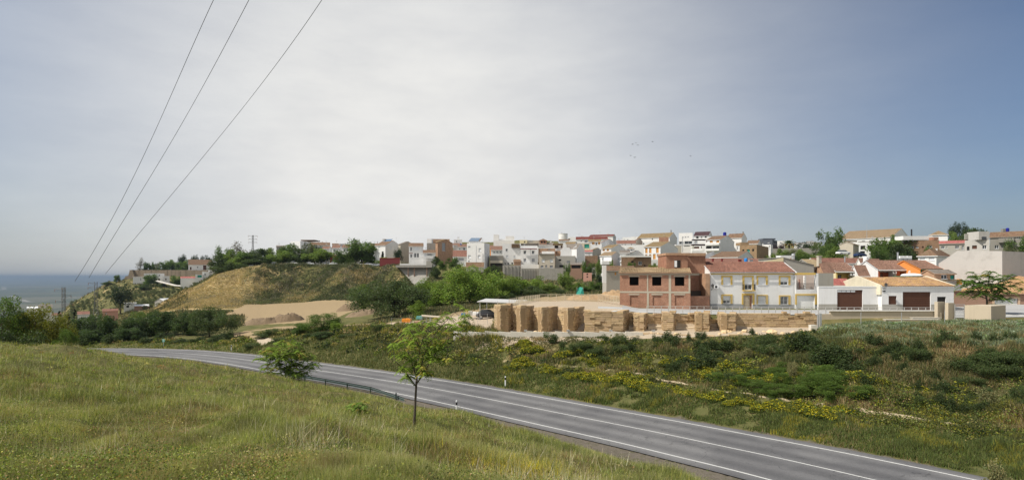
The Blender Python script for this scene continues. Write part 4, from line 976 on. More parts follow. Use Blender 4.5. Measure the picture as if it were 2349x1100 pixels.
def house(label, x, yt, ye, yb, Y, wall='white', roof='x', rc='brown', th=None, D=9., wins=(), cat='house', name='house', group='houses of the village', ch=(), over=.3, z0=None, parapet=.0, corr=False, wm=None, slab=None, extra=None):
    """x=(left,right) px or (left,corner,right); th in degrees turns the front; yt roof top row, ye eave row, yb base row; Y distance of the near corner"""
    if len(x) == 2: x0, xk = x; x1 = None
    else: x0, xk, x1 = x
    K = ((xk-CX)/F*Y, Y)
    if th is None:
        mc = ((x0+xk)/2-CX)/F; th = -math.degrees(math.atan(mc)); 
        th = math.degrees(math.atan(mc))*1.0
        # facing the camera: front direction perpendicular to the ray through its middle
    t = R(th); ax = (math.cos(t), -math.sin(t)); by = (math.sin(t), math.cos(t))
    La = solve_t(K, (-ax[0], -ax[1]), x0)
    Lb = solve_t(K, by, x1) if x1 is not None else D
    if La <= 0 or La > 200: print('BAD front', label, La); La = min(max(abs(La), 2), 40)
    if Lb <= 0 or Lb > 60: print('BAD side', label, Lb); Lb = D
    A = (K[0]-ax[0]*La, K[1]-ax[1]*La)
    h = House(); h.A = A; h.ax = ax; h.by = by; h.La = La; h.Lb = Lb
    def W(lx, ly): return (A[0]+ax[0]*lx+by[0]*ly, A[1]+ax[1]*lx+by[1]*ly)
    mid = W(La/2, Lb/2)
    ze = Z(ye, Y); front_mid = W(La/2, 0)
    if roof == 'x': zr = Z(yt, mid[1])
    elif roof == 'y': zr = Z(yt, front_mid[1])
    elif roof == 'y1': zr = Z(yt, W(La, Lb/2)[1])        # ridge along x, measured on the right gable
    elif roof == 'hip': zr = Z(yt, mid[1])
    elif roof in ('sf', 'sb'): zr = Z(yt, W(La/2, Lb)[1])
    else: zr = ze
    if roof == 'y1': roof = 'x'
    if roof != 'flat' and zr < ze+.25: zr = ze+.6
    cz = [tz1(*W(a, b)) for a, b in ((0, 0), (La, 0), (La, Lb), (0, Lb))]
    zb = Z(yb, Y); zbot = min(min(cz)-.6, zb-.3)
    if z0 is not None: zbot = z0
    root = empty(name, (A[0], A[1], zbot), -t, label, cat, group)
    H = ze-zbot; h.root = root; h.zb = zbot; h.H = H; RZ = zr-zbot
    WM = WALL[wall]
    # --- window placement: pixel rectangles -> wall coordinates
    faces = {0: ((0, 0), (1, 0), La), 1: ((La, 0), (0, 1), Lb), 3: ((0, Lb), (0, -1), Lb)}
    holes = {0: [], 1: [], 3: []}
    for wn in wins:
        f = wn[0]; (ox, oy), (dx, dy), LL = faces[f]
        o = W(ox, oy); dw = (ax[0]*dx+by[0]*dy, ax[1]*dx+by[1]*dy)
        if wn[1] == 'grid':
            _, _, nc, nr, kind, fw, fh = wn[:7]; top = wn[7] if len(wn) > 7 else .12
            vis = H-(zb-zbot)
            for r in range(nr):
                for c in range(nc):
                    w = LL/nc*fw; hh = vis/nr*fh; u0 = LL/nc*(c+.5)-w/2; z1 = H-vis*top-vis*(1-top)/nr*r*1.0
                    z1 -= vis/nr*.08; holes[f].append((u0, u0+w, z1-hh, z1, kind))
        else:
            _, p0, p1, r0, r1, kind = wn[:6]
            u0 = solve_t(o, dw, p0); u1 = solve_t(o, dw, p1)
            if u0 > u1: u0, u1 = u1, u0
            Yc = o[1]+dw[1]*(u0+u1)/2
            holes[f].append((max(u0, .05), min(u1, LL-.05), Z(r1, Yc)-zbot, min(Z(r0, Yc)-zbot, H-.05), kind))
    mb = MB(); dep = .16 if Y < 140 else .22
    def FP(f, u, z, inn=0):
        (ox, oy), (dx, dy), LL = faces[f]; nx, ny = (0, 1) if f == 0 else ((-1, 0) if f == 1 else (1, 0))
        return (ox+dx*u+nx*inn, oy+dy*u+ny*inn, z)
    for f in faces:
        LL = faces[f][2]; hs = [q for q in holes[f] if q[1]-q[0] > .05 and q[3]-q[2] > .05]
        us = sorted({0, LL}|{a for q in hs for a in q[:2]}); zs = sorted({0, H}|{a for q in hs for a in q[2:4]})
        for a, b in zip(us[:-1], us[1:]):
            for c, d in zip(zs[:-1], zs[1:]):
                if b-a < 1e-4 or d-c < 1e-4: continue
                m1, m2 = (a+b)/2, (c+d)/2
                if any(q[0] < m1 < q[1] and q[2] < m2 < q[3] for q in hs): continue
                mb.face([FP(f, a, c), FP(f, b, c), FP(f, b, d), FP(f, a, d)])
        for q in hs:
            a, b, c, d = q[:4]; dd = 2.2 if q[4] in ('hole', 'porch') else dep
            for p in (((a, c), (b, c)), ((b, c), (b, d)), ((b, d), (a, d)), ((a, d), (a, c))):
                (u1, z1), (u2, z2) = p
                mb.face([FP(f, u1, z1, dd), FP(f, u2, z2, dd), FP(f, u2, z2), FP(f, u1, z1)])
            if q[4] == 'porch': mb.face([FP(f, a, c, dd), FP(f, b, c, dd), FP(f, b, d, dd), FP(f, a, d, dd)])
    mb.face([(La, Lb, 0), (0, Lb, 0), (0, Lb, H), (La, Lb, H)])
    if roof in ('x',):
        mb.face([(0, Lb, H), (0, 0, H), (0, Lb/2, RZ)]); mb.face([(La, 0, H), (La, Lb, H), (La, Lb/2, RZ)])
    if roof == 'y':
        mb.face([(0, 0, H), (La, 0, H), (La/2, 0, RZ)]); mb.face([(La, Lb, H), (0, Lb, H), (La/2, Lb, RZ)])
    if roof == 'sf':     # single slope rising to the back
        mb.face([(0, Lb, H), (0, 0, H), (0, Lb, RZ)]); mb.face([(La, 0, H), (La, Lb, H), (La, Lb, RZ)]); mb.face([(La, Lb, H), (0, Lb, H), (0, Lb, RZ), (La, Lb, RZ)])
    if roof == 'flat':
        pz = parapet or .5
        mb.face([(0, 0, H-pz), (La, 0, H-pz), (La, Lb, H-pz), (0, Lb, H-pz)])
        tk = .22
        for q in ((0, La, 0, tk), (0, La, Lb-tk, Lb), (0, tk, tk, Lb-tk), (La-tk, La, tk, Lb-tk)):
            x_0, x_1, y_0, y_1 = q
            mb.face([(x_0, y_0, H), (x_1, y_0, H), (x_1, y_1, H), (x_0, y_1, H)])
        mb.face([(tk, tk, H-pz), (tk, Lb-tk, H-pz), (tk, Lb-tk, H), (tk, tk, H)]); mb.face([(La-tk, tk, H-pz), (La-tk, tk, H), (La-tk, Lb-tk, H), (La-tk, Lb-tk, H-pz)])
        mb.face([(tk, tk, H-pz), (tk, tk, H), (La-tk, tk, H), (La-tk, tk, H-pz)]); mb.face([(tk, Lb-tk, H-pz), (La-tk, Lb-tk, H-pz), (La-tk, Lb-tk, H), (tk, Lb-tk, H)])
    mb.build('wall', WM, root)
    # --- roof slabs
    ro = None
    if roof != 'flat':
        mb = MB(); o = over; tkk = .14
        def slab_(a, b, c, d):
            """a,b = eave edge ends, c,d = ridge ends (a-d, b-c are the rakes)"""
            a, b, c, d = [np.array(q, float) for q in (a, b, c, d)]
            L1 = np.linalg.norm(b-a); L2 = np.linalg.norm((c+d)/2-(a+b)/2)
            up = np.array((0, 0, tkk))
            if corr:
                per = .25; nn = int(L1/per); k = 6; rows = max(1, int(L2/.42)); nx = nn*k
                g2 = np.random.default_rng(int(L1*100))
                uu = np.arange(nx+1)/k*per; prof = .035*np.cos(uu/per*2*math.pi)
                nor = np.cross(b-a, d-a); nor /= np.linalg.norm(nor)
                if nor[2] < 0: nor = -nor
                for r in range(rows):
                    t0, t1 = r/rows, (r+1)/rows
                    jit = g2.normal(size=nn+1)*.006
                    pr0 = []; pr1 = []
                    for i2 in range(nx+1):
                        s = min(uu[i2]/L1, 1); e0 = a+(b-a)*s; e1 = d+(c-d)*s
                        q0 = e0+(e1-e0)*t0; q1 = e0+(e1-e0)*t1; jj = jit[min(i2//k, nn)]
                        pr0.append(q0+nor*(prof[i2]+.035+.02+jj)+up); pr1.append(q1+nor*(prof[i2]+.035+jj)+up)
                    base = len(mb.v); mb.v += [tuple(q) for q in pr0]+[tuple(q) for q in pr1]
                    for i2 in range(nx):
                        mb.f.append((base+i2, base+i2+1, base+nx+1+i2+1, base+nx+1+i2)); mb.m.append(0)
                        mb.uv.append([(uu[i2], t0*L2), (uu[i2+1], t0*L2), (uu[i2+1], t1*L2), (uu[i2], t1*L2)])
                    if r == 0:   # scalloped eave edge
                        for i2 in range(nx): mb.face([pr0[i2]-up*.8, pr0[i2+1]-up*.8, pr0[i2+1], pr0[i2]], 0)
            else:
                mb.face([a+up, b+up, c+up, d+up], 0, [(0, 0), (L1, 0), (L1, L2), (0, L2)])
            mb.face([d, c, b, a], 1)
            mb.face([a, b, b+up, a+up], 1); mb.face([b, c, c+up, b+up], 1); mb.face([c, d, d+up, c+up], 1); mb.face([d, a, a+up, d+up], 1)
        if roof == 'x':
            s = (RZ-H)/(Lb/2)
            slab_((-o*.5, -o, H-s*o), (La+o*.5, -o, H-s*o), (La+o*.5, Lb/2, RZ), (-o*.5, Lb/2, RZ))
            slab_((La+o*.5, Lb+o, H-s*o), (-o*.5, Lb+o, H-s*o), (-o*.5, Lb/2, RZ), (La+o*.5, Lb/2, RZ))
        elif roof == 'y':
            s = (RZ-H)/(La/2)
            slab_((-o, Lb+o*.5, H-s*o), (-o, -o*.5, H-s*o), (La/2, -o*.5, RZ), (La/2, Lb+o*.5, RZ))
            slab_((La+o, -o*.5, H-s*o), (La+o, Lb+o*.5, H-s*o), (La/2, Lb+o*.5, RZ), (La/2, -o*.5, RZ))
        elif roof == 'sf':
            s = (RZ-H)/Lb; slab_((-o*.5, -o, H-s*o), (La+o*.5, -o, H-s*o), (La+o*.5, Lb, RZ), (-o*.5, Lb, RZ))
        elif roof == 'hip':
            i = min(La, Lb)/2*.98; s = (RZ-H)/i; zo = H-s*o
            if La >= Lb: r0, r1 = (i, Lb/2, RZ), (La-i, Lb/2, RZ)
            else: r0, r1 = (La/2, i, RZ), (La/2, Lb-i, RZ)
            c0, c1, c2, c3 = (-o, -o, zo), (La+o, -o, zo), (La+o, Lb+o, zo), (-o, Lb+o, zo)
            if La >= Lb: slab_(c0, c1, r1, r0); slab_(c1, c2, r1, r1); slab_(c2, c3, r0, r1); slab_(c3, c0, r0, r0)
            else: slab_(c0, c1, r0, r0); slab_(c1, c2, r1, r0); slab_(c2, c3, r1, r1); slab_(c3, c0, r0, r1)
        ro = mb.build('roof', [ROOF[rc], FRAME if wall in ('white', 'cream') else WM], root)
    h.roof = ro
    # --- chimneys
    for c in ch:
        p0, p1, r0, r1 = c[:4]; fr = c[4] if len(c) > 4 else .5
        o = W(0, Lb*fr); u0 = solve_t(o, ax, p0); u1 = solve_t(o, ax, p1); zc0 = Z(r1, o[1])-zbot; zc1 = Z(r0, o[1])-zbot
        mb = MB(); yy = Lb*fr; mb.box(u0, u1, yy, yy+abs(u1-u0), zc0-1.0, zc1); mb.box(u0-.08, u1+.08, yy-.08, yy+abs(u1-u0)+.08, zc1, zc1+.12)
        mb.build('chimney', c[5] if len(c) > 5 else WM, ro or root)
    # --- windows and doors in the openings
    for f in faces:
        for q in holes[f]:
            a, b, c, d, kind = q
            if b-a <= .05 or d-c <= .05 or kind == 'porch': continue
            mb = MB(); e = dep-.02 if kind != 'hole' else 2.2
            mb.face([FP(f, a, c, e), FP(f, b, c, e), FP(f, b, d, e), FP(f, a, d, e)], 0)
            fw = .07
            if kind in ('w', 'wg', 'big'):
                for (a1, b1, c1, d1) in ((a, a+fw, c, d), (b-fw, b, c, d), (a+fw, b-fw, c, c+fw), (a+fw, b-fw, d-fw, d), ((a+b)/2-fw/2, (a+b)/2+fw/2, c+fw, d-fw)):
                    mb.face([FP(f, a1, c1, e-.03), FP(f, b1, c1, e-.03), FP(f, b1, d1, e-.03), FP(f, a1, d1, e-.03)], 1)
            if kind == 'half':
                mb.face([FP(f, a, c+(d-c)*.38, e-.04), FP(f, b, c+(d-c)*.38, e-.04), FP(f, b, d, e-.04), FP(f, a, d, e-.04)], 2)
                for (a1, b1, c1, d1) in ((a, a+fw, c, c+(d-c)*.38), (b-fw, b, c, c+(d-c)*.38), ((a+b)/2-fw/2, (a+b)/2+fw/2, c, c+(d-c)*.38), (a+fw, b-fw, c, c+fw)):
                    mb.face([FP(f, a1, c1, e-.03), FP(f, b1, c1, e-.03), FP(f, b1, d1, e-.03), FP(f, a1, d1, e-.03)], 1)
            mt = {'w': GLASS, 'wg': GLASS, 'big': GLASS, 'half': GLASS, 's': SHUT, 'o': ORS, 'd': BRS, 'g': WHITEP, 'gs': GRS, 'hole': DARK, 'dk': DARK, 'gr': TEAL, 'rd': WALL['rust'], 'bf': WALL['brickr']}[kind]
            isdoor = kind in ('d', 'g')
            wo_ = mb.build('door' if isdoor else ('opening' if kind == 'hole' else 'window'), [mt, FRAME, SHUT], root)
            if Y < 330 and kind not in ('hole', 'dk', 'd', 'g', 'bf') and f in (0, 1):    # sill
                mb = MB(); (ox, oy), (dx, dy), LL = faces[f]
                p = [FP(f, a-.06, c-.07, -.07), FP(f, b+.06, c-.07, -.07), FP(f, b+.06, c-.07, .0), FP(f, a-.06, c-.07, .0)]
                mb.hexa(p+[(q_[0], q_[1], q_[2]+.07) for q_ in p]); mb.build('sill', FRAME, wo_)
    h.FP = FP; h.W = W; h.faces = faces; h.ze = ze; h.RZ = RZ
    if extra: extra(h)
    HL.append((h, Y, x, yt, ye)); return h
def local(h, f, p0, p1, r0, r1, out=0.0):
    """pixel rectangle on face f -> (u0, u1, z0, z1) in wall coordinates"""
    (ox, oy), (dx, dy), LL = h.faces[f]; o = h.W(ox, oy)
    dw = (h.ax[0]*dx+h.by[0]*dy, h.ax[1]*dx+h.by[1]*dy)
    u0, u1 = sorted((solve_t(o, dw, p0), solve_t(o, dw, p1))); Yc = o[1]+dw[1]*(u0+u1)/2
    return u0, u1, Z(r1, Yc)-h.zb, Z(r0, Yc)-h.zb
def balcony(h, f, p0, p1, r0, r1, solid=True, mat=None, depth=1.1, nm='balcony'):
    u0, u1, z0, z1 = local(h, f, p0, p1, r0, r1); mb = MB(); FP = h.FP
    def bx(a, b, c, d, i0, i1, mi=0):
        p = [FP(f, a, c, i0), FP(f, b, c, i0), FP(f, b, c, i1), FP(f, a, c, i1)]
        mb.hexa(p+[(q[0], q[1], q[2]+d-c) for q in p], mi)
    bx(u0, u1, z0, z0+.15, -depth, -.002)
    if solid: bx(u0, u1, z0+.15, z1, -depth, -depth+.12); bx(u0, u0+.12, z0+.15, z1, -depth+.12, -.002); bx(u1-.12, u1, z0+.15, z1, -depth+.12, -.002)
    ob = mb.build(nm, mat or WALL['white'], h.root)
    if not solid:
        mb = MB(); n = max(3, int((u1-u0)/.14))
        for i in range(n+1):
            u = u0+(u1-u0)*i/n; mb.tube([FP(f, u, z0+.15, -depth+.03), FP(f, u, z1, -depth+.03)], .012, 4)
        for i in range(8):
            dd = -depth+.03+(depth-.05)*i/7
            for u in (u0, u1): mb.tube([FP(f, u, z0+.15, dd), FP(f, u, z1, dd)], .012, 4)
        mb.tube([FP(f, u0, z1, -.02), FP(f, u0, z1, -depth+.03), FP(f, u1, z1, -depth+.03), FP(f, u1, z1, -.02)], .02, 4)
        mb.build('railing', IRON, ob)
    return ob
def solar(h, p0, p1, r0, r1, fr=.25):
    o = h.W(0, h.Lb*fr); u0 = solve_t(o, h.ax, p0); u1 = solve_t(o, h.ax, p1); z0 = Z(r1, o[1])-h.zb; z1 = Z(r0, o[1])-h.zb
    y = h.Lb*fr; mb = MB(); sl = (z1-z0); n = 3
    for i in range(n):
        a = u0+(u1-u0)*i/n+.05; b = u0+(u1-u0)*(i+1)/n-.05
        p = [(a, y, z0+.3), (b, y, z0+.3), (b, y+sl*1.4, z1+.3), (a, y+sl*1.4, z1+.3)]; mb.hexa([(q[0], q[1], q[2]-.08) for q in p]+p, 0)
    mb.build('solar_panel', SOLAR, h.roof or h.root)
def antenna(h, px, r0, fr=.5):
    o = h.W(0, h.Lb*fr); u = solve_t(o, h.ax, px); z1 = Z(r0, o[1])-h.zb; y = h.Lb*fr; zb = h.H-.4
    mb = MB(); mb.tube([(u, y, zb), (u, y, z1)], .04, 4)
    for k in range(4): mb.tube([(u-.55+.08*k, y, z1-.1-.18*k), (u+.55-.08*k, y, z1-.1-.18*k)], .02, 4)
    mb.tube([(u, y-.1, z1-.1), (u, y+.1, z1-.7)], .02, 4); mb.build('antenna', METAL, h.roof or h.root)
def wbuild(mb, root, name, mats, smooth=False):
    """mesh given in world coordinates, stored in the coordinates of its thing"""
    rz = root.rotation_euler[2]; c, s = math.cos(-rz), math.sin(-rz); lx, ly, lz = root.location
    mb.v = [((x-lx)*c-(y-ly)*s, (x-lx)*s+(y-ly)*c, z-lz) for x, y, z in mb.v]
    return mb.build(name, mats, root, smooth)
def pbox(root, name, p0, p1, r0, r1, Y, D, mat, zbot=None):
    """box whose front face fills columns p0..p1, rows r0..r1 at distance Y, D metres deep"""
    mb = MB(); mb.box((p0-CX)/F*Y, (p1-CX)/F*Y, Y, Y+D, Z(r1, Y) if zbot is None else zbot, Z(r0, Y)); return wbuild(mb, root, name, mat)
GD = ('w', .34, .4)
# ---- hilltop street, left
house('low grey building left of the white block house', (634, 655), 563, 566, 590, 310, 'grey', 'x', 'grey', D=8, wins=[(0, 640, 643, 568, 571, 'w')])
house('white block house at the left end of the skyline, with a brown roofed right half', (667, 689, 724), 552, 552.5, 592, 318, 'white', 'flat', th=28, wins=[(1, 699, 702, 556, 559, 'w'), (1, 710, 714, 571, 576, 'd')],
      extra=lambda h: pbox(h.root, 'roof', 690, 722, 549.6, 551.8, 322, 9, ROOF['brown']))
house('long low house with a brown hipped roof and two chimneys on the skyline', (714, 757), 556, 562.5, 592, 312, 'white2', 'x', 'brown', D=9, wins=[(0, 725, 729, 566, 569, 'd'), (0, 740, 744, 566, 569, 'd')], ch=[(729, 731.5, 552.5, 558), (738, 740.5, 554, 559)])
for x0, x1, yt, ye, lab in ((739, 761, 565, 570, 'leftmost white terraced house stepping down behind the willow-like tree'), (761, 785, 562, 568, 'middle white terraced house between the trees, with a glazed window'), (784, 808, 561.5, 567, 'rightmost white terraced house, left of the biggest hilltop tree')):
    house(lab, (x0, x1-6, x1), yt, ye, 592, 298-(x0-740)*.1, 'white', 'x', 'terra', th=3, group='white terraced houses on the hilltop street', wins=[(0, x0+4, x0+8, 572, 577, 'w'), (0, x0+10, x0+14, 572, 577, 's')])
house('white roof parapet house behind the terraced houses', (778, 796), 558, 558.5, 580, 325, 'white', 'flat', wins=[(0, 783, 786, 561, 563, 'w')])
house('small brown roofed house behind the terraced houses', (762, 777), 558.5, 561.5, 580, 318, 'white2', 'x', 'brown', D=7)
house('grey roof house with a water tank box behind the biggest hilltop tree', (806, 826), 555.5, 557, 585, 322, 'grey', 'flat', wins=[(0, 812, 815, 561, 564, 'w')])
house('dark red garage building under the willow-like tree', (757, 777), 585, 587, 604, 285, 'rust', 'x', 'red', D=5, wins=[(0, 762, 770, 592, 603, 'gs')])
house('small white house with a red roof between the biggest tree and the gable house', (850, 868), 558.5, 563.5, 600, 300, 'white', 'x', 'red', D=8, wins=[(0, 855, 858, 568, 573, 'w'), (0, 853, 865, 583, 597, 's')], ch=[(865, 867, 554, 560)])
h = house('big white gable house with solar panels on its brown roof', (860, 884, 920), 552.5, 562.5, 592, 278, 'white', 'x', 'brown', th=30, wins=[(0, 868, 872, 566, 571, 's'), (1, 894, 898, 565, 572, 's'), (1, 905, 909, 566, 571, 's')], ch=[(877.5, 882, 548.5, 554, .45, WALL['grey'])])
solar(h, 878, 896, 549.5, 555, .42); antenna(h, 909, 545, .5)
house('beige windowless gable house between the white gable house and the red trimmed house', (914, 919, 952), 554, 560, 592, 276, 'beige', 'x', 'grey', th=24)
def redtrim(h):
    for f, a, b, c, d in ((0, 947, 960, 564.3, 565.5), (0, 938.5, 947, 579.8, 581)):
        u0, u1, z0, z1 = local(h, 0, a, b, c, d); mb = MB(); mb.box(u0, u1, -.14, -.003, z0, z1); mb.build('trim', WALL['red'], h.root)
h = house('white house with dark red trim, arched windows and a planted roof terrace', (938, 971), 557.5, 565, 598, 256, 'white', 'x', 'brown', D=9, extra=redtrim, ch=[(966, 968, 557, 560)],
      wins=[(0, 941, 945, 566.5, 575, 'w'), (0, 950.5, 960, 566.5, 574, 's'), (0, 941, 945.5, 583, 590, 'w'), (0, 950, 955, 580, 590, 'w'), (0, 956, 961, 580, 590, 'w'), (0, 966, 969.5, 582, 589, 's')])
h = house('lower wing of the red trimmed house with a white balcony', (971, 999), 573.5, 580, 606, 250, 'white', 'x', 'brown', D=7, wins=[(0, 973.5, 977.5, 581.5, 588, 's'), (0, 980, 992, 582, 592, 'porch')])
balcony(h, 0, 977, 994, 586, 592.5)
house('grey concrete house with a raised white corner behind the red trimmed house', (979, 1004), 557, 557.5, 600, 268, 'grey', 'flat', wins=[(0, 984, 986, 563, 566, 'w')], extra=lambda h: pbox(h.root, 'parapet', 979.5, 990, 547.5, 557, 270, 5, WALL['white2']))
house('orange brick party wall house with a brown mono roof and a grey front', (999, 1004, 1039), 549, 555, 602, 258, 'brick', 'x', 'ochre', th=26, wins=[(1, 1014, 1022, 555, 575, 'gs')])
house('brown roofed house behind the orange brick house', (990, 1031), 548.5, 553.5, 580, 285, 'brick', 'x', 'brown', D=8)
house('white house with a roof turret and tank behind the low red brick roof', (1041, 1060), 548.5, 549, 580, 300, 'white', 'flat', ch=[(1049, 1054, 543.5, 549, .4)], wins=[(0, 1046, 1049, 552, 555, 'w')])
house('small terracotta roofed house left of the tall white house', (1040, 1058), 558, 562, 580, 292, 'white2', 'x', 'terra', D=7)
house('white house with a terracotta roof just left of the tall white house', (1050, 1072), 560, 566, 592, 268, 'white', 'x', 'terra', D=8, wins=[(0, 1053, 1056, 569, 572, 'w'), (0, 1062.5, 1067, 568, 573, 'w')], ch=[(1055.5, 1058.5, 559.5, 564, .3, BLUE)])
house('low house with a broad red brick wall over a white base', (1039, 1071), 574.5, 588, 604, 246, 'white', 'x', 'red', D=8, wins=[(0, 1052, 1064, 591.5, 597, 'gs')])
# ---- tall white house
h = house('tall white four storey house with a solar panel on top', (1071, 1111, 1123), 555.5, 556.5, 612, 236, 'white', 'flat', th=14, parapet=.4,
    wins=[(0, 1098, 1104, 569, 577, 's'), (0, 1074, 1080, 585, 592, 's'), (0, 1096, 1102, 585, 592, 's'), (0, 1074, 1079, 564, 567, 'w'), (0, 1074, 1077, 597, 600, 'w')])
mb = MB(); Yt = 238
for i, (p0, p1, r0, r1) in enumerate(((1075.5, 1104, 552.5, 561),)):
    zz0, zz1 = Z(560, Yt), Z(546, Yt+3); X0, X1, X2 = [(p-CX)/F*Yt for p in (1075.5, 1103, 1111)]
    mb.box(X0, X1, Yt+.8, Yt+8, Z(562, Yt), Z(553, Yt))
wbuild(mb, h.root, 'penthouse', WALL['white'])
mb = MB(); mb.hexa([P(1075, 552.8, Yt+.4), P(1098, 552.8, Yt+.4), P(1103, 546, Yt+4.5), P(1081, 546, Yt+4.5), P(1075, 552, Yt+.4), P(1098, 552, Yt+.4), P(1103, 545.3, Yt+4.5), P(1081, 545.3, Yt+4.5)]); wbuild(mb, h.root, 'solar_panel', SOLAR)
mb = MB(); mb.hexa([P(1098, 552.8, Yt+.4), P(1101, 552.8, Yt+.4), P(1106, 546, Yt+4.5), P(1103.1, 546, Yt+4.5), P(1098, 552, Yt+.4), P(1101, 552, Yt+.4), P(1106, 545, Yt+4.5), P(1103.1, 545.2, Yt+4.5)]); wbuild(mb, h.root, 'roof', ROOF['brown'])
mb = MB(); mb.tube([P(1092.5, 563, 235.3), P(1092.5, 601, 235.3)], .12, 6); wbuild(mb, h.root, 'drainpipe', METAL)
pbox(h.root, 'brick_wall', 1069, 1110, 601, 612, 232, 1.5, WALL['brick'])
pbox(h.root, 'base_wall', 1069, 1110, 612.2, 624, 231.8, 1.7, WALL['concrete'])
house('small white house with a red-brown roof between the tall house and the modern one', (1126, 1154), 564.5, 573, 590, 262, 'white', 'x', 'terra', D=8, wins=[(0, 1132, 1135, 576, 580, 'w'), (0, 1139, 1142, 576, 580, 'w'), (0, 1147, 1150, 576, 580, 'w')])
house('tiny orange roofed house right of the tall white house', (1124, 1131), 563, 569, 590, 275, 'orange', 'x', 'terra', D=5)
h = house('low beige house with two dark arches below the small red roofed one', (1124, 1155), 585, 586, 612, 240, 'dgrey', 'flat')
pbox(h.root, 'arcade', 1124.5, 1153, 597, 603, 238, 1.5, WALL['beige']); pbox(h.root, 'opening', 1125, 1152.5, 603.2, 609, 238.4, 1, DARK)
# ---- modern white block
h = house('modern white block with two roof towers and a recessed terrace', (1132, 1180), 551, 551.5, 590, 272, 'white2', 'flat', wins=[(0, 1160, 1164, 570, 576, 'w')])
pbox(h.root, 'tower', 1132.3, 1144.5, 537.5, 551.3, 273, 7, WALL['white2']); pbox(h.root, 'tower', 1160, 1179.6, 541, 551.3, 273, 7, WALL['white2']); pbox(h.root, 'parapet', 1144.7, 1159.8, 548, 551.3, 273.5, 4, WALL['white'])
house('white tower house with small windows beside the three storey house', (1152.5, 1195), 558, 558.5, 608, 246, 'white', 'flat', wins=[(0, 1160, 1164.5, 570, 576, 'w'), (0, 1161, 1166, 585, 591, 's'), (0, 1178, 1182, 586, 591, 's'), (0, 1157, 1160.5, 602, 606, 'w'), (0, 1164, 1168, 602, 607, 'w'), (0, 1173, 1177, 601.5, 606.5, 'w')],
      extra=lambda h: (pbox(h.root, 'roof', 1173.5, 1192, 559, 568, 245.2, .7, ROOF['brown']),))
mb_h = house('orange brick lean-to at the foot of the white tower house', (1178.5, 1194.5), 595, 600, 609, 239, 'brick', 'sf', 'brown', D=4)
h = house('white three storey house with four dark windows and a red cornice', (1194, 1233.5), 563.5, 569.5, 614, 241, 'white', 'flat', wins=[(0, 1201, 1207, 574.5, 582, 'w'), (0, 1220, 1226, 574.5, 582, 'w'), (0, 1201, 1207, 592.5, 600, 'gs'), (0, 1220, 1226.5, 592.5, 600, 'gs'), (0, 1205, 1211, 608, 613, 'dk'), (0, 1227, 1231, 608, 613, 'dk')])
pbox(h.root, 'cornice', 1193.5, 1232, 569.2, 571, 239.6, .8, WALL['red']); pbox(h.root, 'roof', 1193, 1235, 558, 563, 247, 8, ROOF['grey']); pbox(h.root, 'attic', 1194, 1233, 563.1, 569, 243, 5, WALL['white'])
mb = MB(); mb.tube([P(1217, 571, 240.3), P(1217, 612, 240.3)], .12, 6); wbuild(mb, h.root, 'drainpipe', METAL)
house('ochre penthouse with a round window on the skyline', (1192, 1209), 548.5, 550, 562, 262, 'cream', 'flat', wins=[(0, 1202, 1205, 553, 556, 'dk')], over=.2)
house('long pale green roof terrace beside the ochre penthouse', (1209, 1238), 550.5, 551, 562, 266, 'beige', 'flat', wins=[(0, 1212, 1222, 551.8, 554, 's')])
house('red brick turret with a hipped roof on the skyline', (1238, 1254), 548, 551, 568, 264, 'brickr', 'hip', 'brown', D=5, wins=[(0, 1241, 1244.5, 553, 557, 'dk'), (0, 1247.5, 1251, 553, 557, 'dk')])
# ---- centre
house('wide whitish house whose roof line slopes down left, behind the orange-brown terrace', (1233, 1270), 556.5, 563, 590, 262, 'white2', 'x', 'grey', D=9, wins=[(0, 1238, 1240.5, 565, 569, 's'), (0, 1243, 1245.5, 565, 569, 's'), (0, 1248, 1250.5, 565, 569, 's')], ch=[(1262.5, 1265, 551.5, 558)])
house('white house with brown beams and a shaded gallery', (1269, 1291), 557.5, 559, 585, 255, 'white', 'flat', wins=[(0, 1272, 1281, 563, 569, 'dk'), (0, 1286.5, 1290, 563, 569, 'd')], extra=lambda h: pbox(h.root, 'roof', 1268.5, 1291.5, 558, 562.5, 253.8, 1, ROOF['ochre']))
house('white house with a tile dormer on the skyline, below the water tank', (1282, 1306), 549, 552, 575, 290, 'white', 'x', 'brown', D=8, wins=[(0, 1298, 1301, 556, 559, 'w')])
h = house('beige two storey house with two white shutters, standing on the retaining wall', (1236.5, 1272.5), 582.5, 583, 616, 229, 'beige', 'flat', wins=[(0, 1242.5, 1249.5, 594, 601, 's'), (0, 1261.5, 1268.5, 594, 601, 's'), (0, 1240, 1246.5, 608.5, 614, 'gs'), (0, 1251, 1255, 607.5, 613, 'gs'), (0, 1261.5, 1268, 608.5, 614, 'gs')])
pbox(h.root, 'cornice', 1236.5, 1273, 581.6, 582.9, 228.6, 1, WALL['dgrey'])
house('orange-brown roof terrace house behind the beige house', (1235, 1274), 569, 569.5, 590, 243, 'brick', 'flat', wins=[(0, 1258, 1261.5, 568.8+1.2, 573, 'w')], extra=lambda h: pbox(h.root, 'terrace_wall', 1243, 1272, 576, 582.5, 238, 1, WALL['white']))
house('orange brick wall house between the beige house and the stepped white house', (1270, 1286), 574.5, 575, 592, 245, 'brick', 'flat', wins=[(0, 1274.5, 1277, 578, 581, 'dk')])
house('grey cement house with one small window left of the big stepped white wall', (1273.5, 1320), 586, 586.5, 616, 232, 'grey', 'flat', wins=[(0, 1281.5, 1287.5, 594, 598, 'dk'), (0, 1300, 1308, 598, 602, 'gs'), (0, 1283, 1292, 607.5, 612.5, 'dk')])
